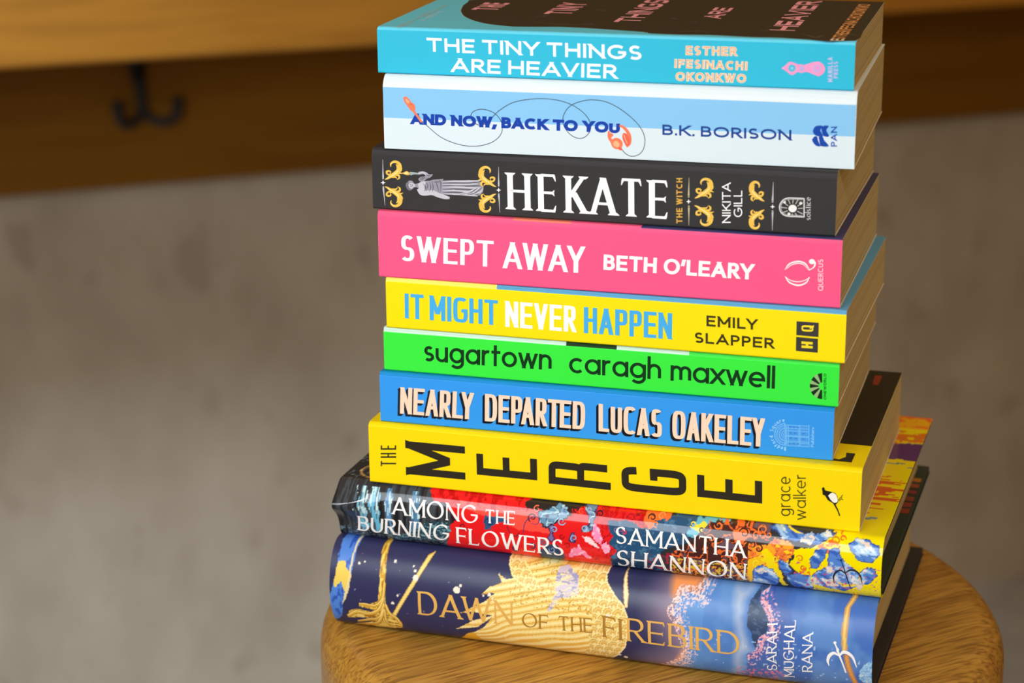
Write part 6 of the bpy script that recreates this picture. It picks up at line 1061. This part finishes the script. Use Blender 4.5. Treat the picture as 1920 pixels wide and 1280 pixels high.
class Paint:
    def soft(s, poly, col, fall, amp=0, sc=.6, seed=1):
        u, w_ = s.warp(amp, sc, seed) if amp else (s.u, s.w)
        m = inside(u, w_, poly); s.fill(m, col, np.clip(dist_line(u, w_, poly + poly[:1]) / fall, 0, 1))
    def __init__(s, u, w, base): s.u, s.w = u, w; s.c = np.tile(np.array(base, float), (len(u), 1))
    def warp(s, amp, sc, seed): return s.u + amp * (fbm(s.u * sc, s.w * sc, seed) - .5) * 2, s.w + amp * (fbm(s.u * sc, s.w * sc, seed + 9) - .5) * 2
    def fill(s, m, col, a=1.0):
        m = np.asarray(m, float)[:, None] * a if np.ndim(a) == 0 else (np.asarray(m, float) * a)[:, None]
        s.c = s.c * (1 - m) + np.array(col, float) * m
    def reg(s, name, poly, col, amp=0, sc=.6, seed=1, edge=None, ew=.35):
        u, w_ = s.warp(amp, sc, seed) if amp else (s.u, s.w)
        m = inside(u, w_, poly); s.fill(m, col)
        if edge is not None: s.fill(dist_line(u, w_, poly + poly[:1]) < ew, edge)
        return m
def paint_flowers(u, w, T):
    F = FIELD; p = Paint(u, w, (48, 50, 56))
    g = lambda n_, c, amp=0, sc=.6, seed=1, edge=None, ew=.3: p.reg(n_, F[n_], c, amp, sc, seed, edge, ew)
    # dark end: upright streaks of blue paint
    st = fbm(u * .9, w * .06, 3)
    p.fill((st > .56) & (u < 70), (66, 74, 82)); p.fill((st < .36) & (u < 70), (30, 31, 36))
    for a0, a1, c in ((11.2, 14.6, (120, 190, 220)), (16.0, 20.4, (112, 190, 226)), (23.2, 26.2, (100, 150, 200)), (35.0, 39.2, (84, 132, 172)), (8.8, 10.0, (84, 110, 125))):
        m = (u > a0 + .5 * np.sin(w * .6)) & (u < a1 + .4 * np.sin(w * .9 + 1)) & (w > T * .18) & (w < T * .94)
        p.fill(m, c, .25 + .75 * (fbm(u * 1.6, w * .12, 5) > .42))
        p.fill(m & (fbm(u * 2.2, w * .2, 8) > .60) & (w > T * .5), (205, 238, 246))
    g('teal', (40, 72, 86), 1.5); tm = inside(u, w, F['teal']); p.fill(tm & (np.abs(fbm(u * .35, w * .7, 4) - .5) < .035), (128, 176, 190))
    p.fill((u < 62) & (w < T * .22) & (np.abs(fbm(u * .3, w * .8, 14) - .5) < .04), (96, 120, 136))
    m = g('red', (236, 30, 34), 1.0, .5); g('coral', (250, 82, 70), .8)
    n = fbm(u * .45, w * .45, 21); rm = inside(u, w, F['red'])
    p.fill(rm & (np.abs(n - .47) < .02) & (u > 118), (150, 20, 40)); p.fill(rm & (n > .62) & (u > 122), (204, 16, 34))
    p.fill(rm & (w > T * .8) & (fbm(u * .8, w * .3, 2) > .55), (200, 10, 20))
    g('bluepatch', (48, 88, 128), .6); g('deepbl', (40, 66, 104), .8, .6, 1, (120, 60, 80), .3)
    g('swirl_dark', (44, 38, 36), 1.2, .5); g('swirl_blue', (104, 152, 186), 1.0, .5, 3, (36, 44, 60), .3); g('swirl_blue2', (112, 138, 176), .8, .6, 4, (70, 50, 90), .25)
    for k_ in ('swirl_blue', 'swirl_blue2'):
        mm_ = inside(u, w, F[k_]); q = vn(u * .5, w * .5, 31); p.fill(mm_ & (np.abs(q - .5) < .06), (176, 214, 226)); p.fill(mm_ & (np.abs(q - .38) < .02), (60, 60, 100))
    for k_ in ('curl1', 'curl2'): g(k_, (120, 110, 170), .5, .8, 5, (60, 40, 80), .25)
    g('pink3', (255, 140, 184), .8, .8, 6); g('whitepet', (255, 226, 232), .4, .8); g('pink1', (255, 150, 200), .6, .8, 7); g('pink2', (255, 164, 206), .5, .8, 8)
    for k_ in ('pink1', 'pink2', 'pink3'): p.fill(inside(u, w, F[k_]) & (fbm(u * .9, w * .9, 12) > .58), (255, 196, 220))
    g('navy', (40, 84, 124), 1.3, .45, 9)
    nm = inside(u, w, F['navy']); p.fill(nm & (w < T * .25), (30, 60, 92)); p.fill(nm & (fbm(u * .5, w * .5, 17) > .64), (70, 116, 152))
    p.fill((u > 142) & (u < 168) & (w < T * .42) & (fbm(u * .9, w * .9, 19) > .62), (170, 30, 60))
    g('brown', (72, 38, 38), 1.2, .5, 10); g('orange_top', (246, 116, 52), 1.2, .6, 11); g('cyan', (104, 186, 214), 1.0, .6, 12); g('yellowbit', (240, 226, 60), 1.2, .7, 13)
    bm_ = inside(u, w, F['brown']); q = vn(u * .34, w * .34, 23) * .75 + .25 * vn(u * .8, w * .8, 24)
    p.fill(bm_ & (np.abs(q - .5) < .05), (238, 108, 52)); p.fill(bm_ & (q < .35), (104, 78, 96))
    p.fill(bm_ & (w < T * .36) & (fbm(u * 1.1, w * 1.1, 26) > .6), (226, 190, 60))
    g('orange1', (244, 120, 52), .8, .6, 14, (120, 40, 30), .22); g('yellow', (252, 232, 0), .8, .5, 15); g('orange2', (242, 124, 62), 1.2, .6, 16)
    om = inside(u, w, F['orange2']); q = fbm(u * .5, w * .5, 27); p.fill(om & (q > .58), (252, 170, 40)); p.fill(om & (np.abs(q - .45) < .02), (180, 60, 40)); p.fill(om & (q < .34), (255, 214, 30))
    g('yellow2', (252, 226, 10), .8, .6, 17); g('yellow3', (250, 200, 30), 1.0, .6, 18)
    ym = inside(u, w, F['yellow']); p.fill(ym & (u > 178) & (u < 212) & (w > T * .28) & (w < T * .5) & (fbm(u * 1.0, w * 1.0, 29) > .58), (240, 130, 40))
    p.fill(ym & (w > T * .72) & (u > 214) & (u < 224) & (fbm(u * .8, w * .8, 33) > .5), (246, 120, 40))
    for k_ in range(8):
        n_ = 'flower%d' % k_; g(n_, (84, 134, 214), .7, .6, 40 + k_, (52, 74, 140), .2)
        fm = inside(*p.warp(.7, .6, 40 + k_), F[n_]); q = fbm(u * .22 + k_, w * .55 + u * .22, 50 + k_)
        p.fill(fm & (q > .58), (166, 202, 236)); p.fill(fm & (q < .36), (52, 96, 188)); p.fill(fm & (q > .70), (232, 236, 240))
    for k_ in range(7):
        g('cream%d' % k_, (240, 218, 204), .5, .7, 60 + k_); fm = inside(*p.warp(.5, .7, 60 + k_), F['cream%d' % k_]); p.fill(fm & (fbm(u * .6, w * 1.2, 70) > .6), (150, 184, 226))
    g('bluerib', (250, 226, 60)); g('lemon', (250, 226, 70), .2)
    p.fill((u > 205) & (w < T * .55) & (fbm(u * 1.3, w * 1.3, 77) > .70), (214, 80, 130))
    return p.c
def paint_flower_top(u, d):
    p = Paint(u, d, (252, 232, 0))
    p.fill(u < 62, (44, 46, 52)); p.fill((u < 62) & (np.abs(fbm(u * .25, d * .25, 3) - .5) < .02), (120, 130, 140))
    e = np.hypot(u - 15, d - 14); p.fill((np.abs(e - 9.5) < .45) & (d < 22), (214, 164, 92))
    p.fill(dist_line(u, d, [(5, 12), (5.3, 12.2)]) < .5, (230, 220, 210))
    p.fill((u >= 62) & (u < 140), (225, 24, 30)); p.fill((u >= 140) & (u < 185), (150, 60, 40))
    r = u > 190
    fr = fbm(u * .09, d * .55, 5)
    p.fill(r & (d > 26) & (d < 75) & (fr + .25 * np.exp(-((d - 52) / 18) ** 2) + (226 - u) * .012 > .66), (226, 96, 24))
    p.fill(r & (d > 40) & (d < 52) & (u < 226) & (fbm(u * .3, d * .6, 8) > .6), (70, 24, 20))
    p.fill(r & (d > 84) & (d < 92) & (fbm(u * .2, d * .6, 9) > .62), (110, 130, 140))
    p.fill(r & (d > 96 + 3 * (fbm(u * .15, d * .1, 4) - .5)) & (d < 118 + 6 * (fbm(u * .2, 0 * d, 6) - .5)), (96, 50, 112))
    p.fill(r & (d > 117) & (d < 136) & (fbm(u * .2, d * .3, 13) > .5), (236, 130, 30)); p.fill(r & (d > 140), (255, 190, 20)); p.fill(r & (d > 143) & (fbm(u * .16, d * .3, 15) > .5), (255, 110, 40))
    p.fill(dist_line(u, d, [(222, 17), (228, 19), (234, 22)]) < .9, (70, 84, 96)); p.fill(dist_line(u, d, [(228, 19), (234, 21.5)]) < 1.3, (120, 150, 180))
    return p.c
def scales(p, m, r=4.1):
    u, w = p.u, p.w
    for row in range(-2, 16):
        cy = 44 - row * r * .72
        for col in range(-1, 60):
            cx = 60 + col * r * 1.0 + (row % 2) * r * .5
            s = m & (np.hypot(u - cx, w - cy) < r * .72)
            if not s.any(): continue
            d = np.hypot(u - cx, w - cy)
            p.fill(s, (240, 206, 120)); p.fill(s & (d > r * .60), (255, 240, 172)); p.fill(s & (d > r * .54) & (d < r * .60), (214, 172, 84)); p.fill(s & (d < r * .34), (226, 184, 90)); p.fill(s & (d < r * .17), (255, 232, 160))
def paint_firebird(u, w, T):
    F = FIELD; p = Paint(u, w, (50, 52, 92))
    g = lambda n_, c, amp=0, sc=.6, seed=1, edge=None, ew=.3: p.reg(n_, F[n_], c, amp, sc, seed, edge, ew)
    rnd = random.Random(5)
    g('sky', (92, 148, 218), 1.2, .35, 3)
    sm = inside(u, w, F['sky']); q = fbm(u * .10, w * .10, 4); p.fill(sm & (u > 125), (70, 114, 196), np.clip((u - 150) / 60, 0, 1))
    p.fill(sm, (122, 172, 230), .5 * np.clip((q - .45) * 4, 0, 1))
    # dusk beside the blue cloud
    dn = np.clip(1 - dist_line(u, w, F['sky'][:12]) / 16, 0, 1) * (~sm) * (u < 170)
    p.fill(np.ones(len(u)), (176, 150, 170), .85 * dn)
    p.soft(F['orange_sky'], (248, 156, 92), 3.5, .5, .3, 5); p.soft(F['orange_low'], (246, 170, 134), 2.5, .5, .4, 6)
    p.fill(sm & (u < 170), (92, 148, 218))
    p.soft(F['dawn_grey'], (196, 206, 230), 5.0, .6, .3, 7)
    def stipple(mask, cols, thr, sc=1.5, seed=3):
        for j, c in enumerate(cols):
            n1 = vn(u * sc, w * sc, seed + 7 * j); p.fill(mask & (n1 > thr), c)
    ed = dist_line(u, w, F['sky'][:12])
    stipple(sm & (ed < 5.0) & (u < 178), ((226, 206, 220), (200, 190, 222), (110, 160, 226)), .72); stipple((ed < 2.2) & (u < 178), ((250, 206, 196), (246, 222, 222)), .62, 1.7, 41)
    g('hill', (50, 72, 108), .5, .4, 8); hm = inside(u, w, F['hill']); p.fill(hm & (fbm(u * .5 + w * .2, w * .9, 9) > .58), (74, 98, 138))
    g('flower_right', (74, 110, 186), 1.0, .4, 9)
    fm = inside(u, w, F['flower_right']); ef = dist_line(u, w, F['flower_right'][11:] + F['flower_right'][:1])
    ef2 = dist_line(u, w, F['flower_right'][:2] + F['flower_right'][-3:])
    stipple(fm & (ef < 5.5), ((140, 116, 184), (236, 200, 216), (70, 96, 180)), .70, 1.5, 51); stipple(fm & (ef < 2.6), ((246, 200, 210), (236, 160, 180)), .60, 1.7, 61)
    stipple((u > 175) & (u < 240) & (w < T * .55), ((168, 204, 244),), .90, .8, 71); stipple((u > 184) & (w < T * .2) & (u < 205), ((230, 130, 160), (180, 120, 190)), .74, 1.2, 75)
    g('pale_blob', (150, 202, 246), .8, .6, 11); pb = inside(u, w, F['pale_blob']); stipple(pb, ((96, 160, 232), (200, 230, 252)), .66, 1.6, 81)
    g('gold_rib', (240, 208, 120), 0, 1, 1, (214, 160, 84), .3); g('gold_rib2', (224, 164, 88), 0, 1, 1, (200, 130, 70), .25)
    # left end
    g('stripe_blue', (84, 136, 222), .4, .6, 12); sb = inside(u, w, F['stripe_blue']); p.fill(sb & (fbm(u * .9, w * .3, 13) > .58), (52, 90, 190))
    g('stripe_gold', (244, 212, 96), .6, .6, 13); g('stripe_edge', (240, 220, 160)); 
    g('stem', (222, 172, 58), .35, .7, 14); s_ = inside(u, w, F['stem']); q = fbm(u * 1.5, w * .25, 15); p.fill(s_ & (q > .55), (250, 222, 110)); p.fill(s_ & (q < .36), (170, 116, 30))
    q = fbm(u * .3, w * 1.4, 16); p.fill(s_ & (w < 11) & (q > .56), (248, 218, 120)); p.fill(s_ & (w < 11) & (q < .38), (160, 104, 30))
    g('diag', (250, 226, 130), 0, 1, 1, (222, 176, 84), .18)
    # golden bird
    g('bird', (250, 218, 126), .35, .6, 17)
    bm_ = inside(u, w, F['bird'])
    q = np.sin(2 * np.pi * (w * .36 - u * .10 + 1.6 * vn(u * .07, w * .09, 18))); p.fill(bm_ & (q > .45), (255, 238, 172)); p.fill(bm_ & (q < -.86), (226, 178, 78)); p.fill(bm_ & (w < 10) & (q < -.2) & (vn(u * .12, w * .2, 28) > .4), (238, 190, 84))
    q = fbm(u * .5, w * .5, 19); p.fill(bm_ & (u > 84) & (w > 24) & (np.abs(q - .5) < .03), (214, 160, 60))
    lm = inside(u, w, F['lav']); p.fill(lm, (214, 200, 216)); p.fill(lm & (np.abs(fbm(u * .3, w * .9 - u * .3, 20) - .5) < .07), (252, 232, 176)); p.fill(lm & (fbm(u * .4, w * .9, 22) > .62), (160, 160, 200))
    m1 = inside(u, w, F['scale1']); scales(p, m1, 4.3); m2 = inside(u, w, F['scale2']); p.fill(m2, (236, 196, 104)); scales(p, m2, 3.6)
    p.fill(dist_line(u, w, F['scale1'][:12]) < .3, (255, 240, 180)); p.fill(dist_line(u, w, F['scale2'] + F['scale2'][:1]) < .3, (255, 236, 160))
    g('feather_dark', (58, 58, 100)); g('gold_low', (240, 186, 50), .3, .6, 23)
    g('gold_thin', (252, 238, 176), 0, 1, 1, (224, 170, 110), .15)
    for _ in range(26):
        cx, cy, r_ = rnd.uniform(10, 84), rnd.uniform(8, 38), rnd.uniform(.15, .4)
        p.fill((np.hypot(u - cx, w - cy) < r_) & ~bm_ & ~s_, (200, 200, 220), .6)
    for cx, cy, r_ in ((13.5, 33.5, .6), (16, 34.5, .4), (40.6, 30.4, 1.3), (40.0, 33.2, .6), (39.0, 35, .45), (60, 27.5, 1.5), (61.6, 29.6, .7), (72.4, 26.4, .5), (75, 27.2, .9), (76.6, 25.6, .5), (32.5, 21.6, .55), (30.0, 17.6, .7), (30.2, 36, .6), (128.6, 24.5, .9), (129.5, 28.5, .4), (135.4, 3.9, .9), (133, 5.2, .5), (126, 6.2, .4)):
        p.fill(np.hypot(u - cx, w - cy) < r_, (250, 240, 224))
    return p.c

def hardback(i):
    k = BK[i]; L, D, T = k['L'], k['D'], k['T']
    e = empty('hardback_book', (k['x'], k['y'], ZS + k['zb']), k['yaw'])
    tag(e, LABEL[i], 'book', 'books stacked on the stool')
    bcol = (34, 52, 46) if i == 8 else (30, 31, 40)
    bt = .0027; jt = .0002; hinge = .004
    boardm = mat_plain('dark_green_board' if i == 8 else 'dark_navy_board', tuple(lin(bcol)), .6)
    for nm, z0 in (('back_board', jt), ('front_board', T - jt - bt)):
        b = MB(); b.box(.0004, hinge, z0, L - .0004, D - .0003, z0 + bt); o = b.build(nm, boardm, e); bevel(o, .0005, 2)
    b = MB(); ov = .0056 if i == 8 else .0062
    nn = 24; prof = []
    for j in range(nn + 1):
        w_ = bt + jt + (T - 2 * bt - 2 * jt) * j / nn; dd = float(bulge(i, np.float64(.12), np.float64(w_)))
        prof.append((max(-dd + (.0085 if i == 8 else .0022), -.05), w_))
    fore = D - .005
    ring = prof + [(fore + .004 * math.cos(math.pi * (j / 8 - .5)) * -1, T - bt - jt - (T - 2 * bt - 2 * jt) * j / 8) for j in range(9)]
    k0 = len(ring)
    b.v += [(ov, y, z) for y, z in ring] + [(L - ov, y, z) for y, z in ring]
    for j in range(k0): b.face([j, (j + 1) % k0, k0 + (j + 1) % k0, k0 + j])
    b.face(list(range(k0))[::-1]); b.face([k0 + j for j in range(k0)])
    b.build('page_block', M['paper'], e)
    # cloth spine of the case, under the jacket
    b = MB(); n = 28; rows = []
    for j in range(n + 1):
        a = math.pi * j / n; w_ = .0006 + (T - .0012) * (1 - math.cos(a)) / 2; rows.append((-float(bulge(i, np.float64(.12), np.float64(w_))) + (.0052 if i == 8 else .0009), w_))
    rows = [(hinge + .002, .0006)] + rows + [(hinge + .002, T - .0006)]
    for j in range(len(rows) - 1):
        (y0, z0), (y1, z1) = rows[j], rows[j + 1]
        b.poly([(.0008, y0, z0), (L - .0008, y0, z0), (L - .0008, y1, z1), (.0008, y1, z1)])
    b.build('case_spine', boardm, e)
    # jacket: a printed sheet over back board, round spine and front board
    nu = 640 if i == 9 else 620; ns = 150 if i == 9 else 112
    us = np.linspace(0, L, nu)
    a = np.pi * np.arange(ns + 1) / ns; ws = T * (1 - np.cos(a)) / 2
    flat = [.006, .012, .03, .08, D]
    top_d = list(np.arange(.004, D, .0012)) + [D] if i == 8 else flat
    U, W = np.meshgrid(us, ws, indexing='ij')
    Y = -bulge(i, U, W); Z = W.copy()
    r0 = BUL[i][1]
    cols = (paint_flowers if i == 8 else paint_firebird)(U.ravel() * 1000, W.ravel() * 1000, T * 1000).reshape(nu, ns + 1, 3)
    # bottom flat (rows before) and top flat (rows after)
    UB, DB = np.meshgrid(us, np.array(flat[::-1]), indexing='ij'); UT, DT = np.meshgrid(us, np.array(top_d), indexing='ij')
    cb = np.tile(np.array((36, 54, 52) if i == 8 else (38, 42, 70), float), (nu, len(flat), 1))
    ct = paint_flower_top(UT.ravel() * 1000, DT.ravel() * 1000).reshape(nu, len(top_d), 3) if i == 8 else np.tile(cols[:, -1:], (1, len(top_d), 1))
    XX = np.concatenate([UB, U, UT], 1); YY = np.concatenate([DB, Y, DT], 1); ZZ = np.concatenate([0 * DB, Z, 0 * DT + T], 1); CC = np.concatenate([cb, cols, ct], 1)
    nr = XX.shape[1]
    verts = np.stack([XX, YY, ZZ], -1).reshape(-1, 3)
    idx = np.arange(nu * nr).reshape(nu, nr)
    faces = np.stack([idx[:-1, :-1], idx[1:, :-1], idx[1:, 1:], idx[:-1, 1:]], -1).reshape(-1, 4)
    me = bpy.data.meshes.new('jacket'); me.from_pydata(verts.tolist(), [], faces.tolist())
    at = me.color_attributes.new('Col', 'FLOAT_COLOR', 'POINT')
    rgba = np.ones((len(verts), 4)); rgba[:, :3] = lin(CC.reshape(-1, 3)); at.data.foreach_set('color', rgba.ravel())
    me.polygons.foreach_set('use_smooth', [True] * len(me.polygons)); me.materials.append(M[FIN[i]]); me.update()
    o = bpy.data.objects.new('jacket', me); C.objects.link(o); o.parent = e
    if i == 8:
        b = MB(); rn = random.Random(3)
        for y0, y1, c in ((.100, .106, (150, 60, 50)), (.108, .114, (140, 70, 40)), (.118, .122, (150, 50, 60)), (.126, .131, (160, 80, 50)), (.134, .139, (190, 120, 30)), (.092, .098, (150, 60, 40))):
            b.poly([(L - .0054, y0, bt + jt + .0001), (L - .0016, y0, bt + jt + .0001), (L - .0016, y1, bt + jt + .0001), (L - .0054, y1, bt + jt + .0001)], c)
        b.build('flap_print', M['matte'], e)
    return e

for i in range(10): books.append(paperback(i) if i < 8 else hardback(i))

# ------------------------------------------------------------ printing
parts = {}; micro = [0]
def put(i, surf, q, eps):
    u, w = q[0] / 1000, q[1] / 1000
    if surf == 's':
        return (u, -float(bulge(i, np.float64(u), np.clip(np.float64(w), 1e-4, BK[i]['T'] - 1e-4))) - eps, w)
    return (u, w, BK[i]['T'] + eps)
def split(q, i):
    # long quads on a round spine follow the curve
    if i < 8 or len(q) != 4: return [q]
    q = [np.array(p) for p in q]; l = max(np.hypot(*(q[1] - q[2])), np.hypot(*(q[0] - q[3]))); n = int(l / 1.2) + 1
    return [[q[0] + (q[3] - q[0]) * a / n, q[1] + (q[2] - q[1]) * a / n, q[1] + (q[2] - q[1]) * (a + 1) / n, q[0] + (q[3] - q[0]) * (a + 1) / n] for a in range(n)]
for it in ART:
    kind, i, surf, part, lay = it[:5]
    b = parts.setdefault((i, part), MB()); base = (.00005 if i < 8 else .00012) + lay * .00003
    def emit(polys, col):
        for q in polys:
            micro[0] = (micro[0] + 1) % 16; e_ = base + micro[0] * 1.2e-6
            for s_ in split(q, i): b.poly([put(i, surf, p, e_) for p in s_], col)
    if kind == 'T': emit(text(*it[5:10]), it[10])
    elif kind == 'S':
        sm, pts, wd, col = it[5:9]
        P_ = smooth_line(pts) if sm else [np.array(p, float) for p in pts]
        if isinstance(wd, list): wd = list(np.interp(np.linspace(0, 1, len(P_)), np.linspace(0, 1, len(wd)), wd))
        emit(strip(P_, wd), col)
    else:
        sm, pts, col = it[5:8]
        if sm: pts = [list(p) for p in smooth_line(pts + pts[:1])][:-1]
        tri = geometry.tessellate_polygon([[Vector((p[0], p[1], 0)) for p in pts]])
        micro[0] = (micro[0] + 1) % 16; e_ = base + micro[0] * 1.2e-6
        for t in tri: b.poly([put(i, surf, pts[j], e_) for j in t], col)
for (i, part), b in parts.items():
    o = b.build(part, M[FIN[i]], books[i], recalc=False)
    # printed faces all look outwards
    me = o.data; flip = []
    for p in me.polygons:
        n = p.normal
        if (n.y > .05 and abs(n.z) < .9) or n.z < -.9: flip.append(p.index)
    if flip:
        bm = bmesh.new(); bm.from_mesh(me); bm.faces.ensure_lookup_table(); bmesh.ops.reverse_faces(bm, faces=[bm.faces[j] for j in flip]); bm.to_mesh(me); bm.free()
    lb = PARTLABEL.get(part, {}).get(i)
    if lb: o['label'] = lb
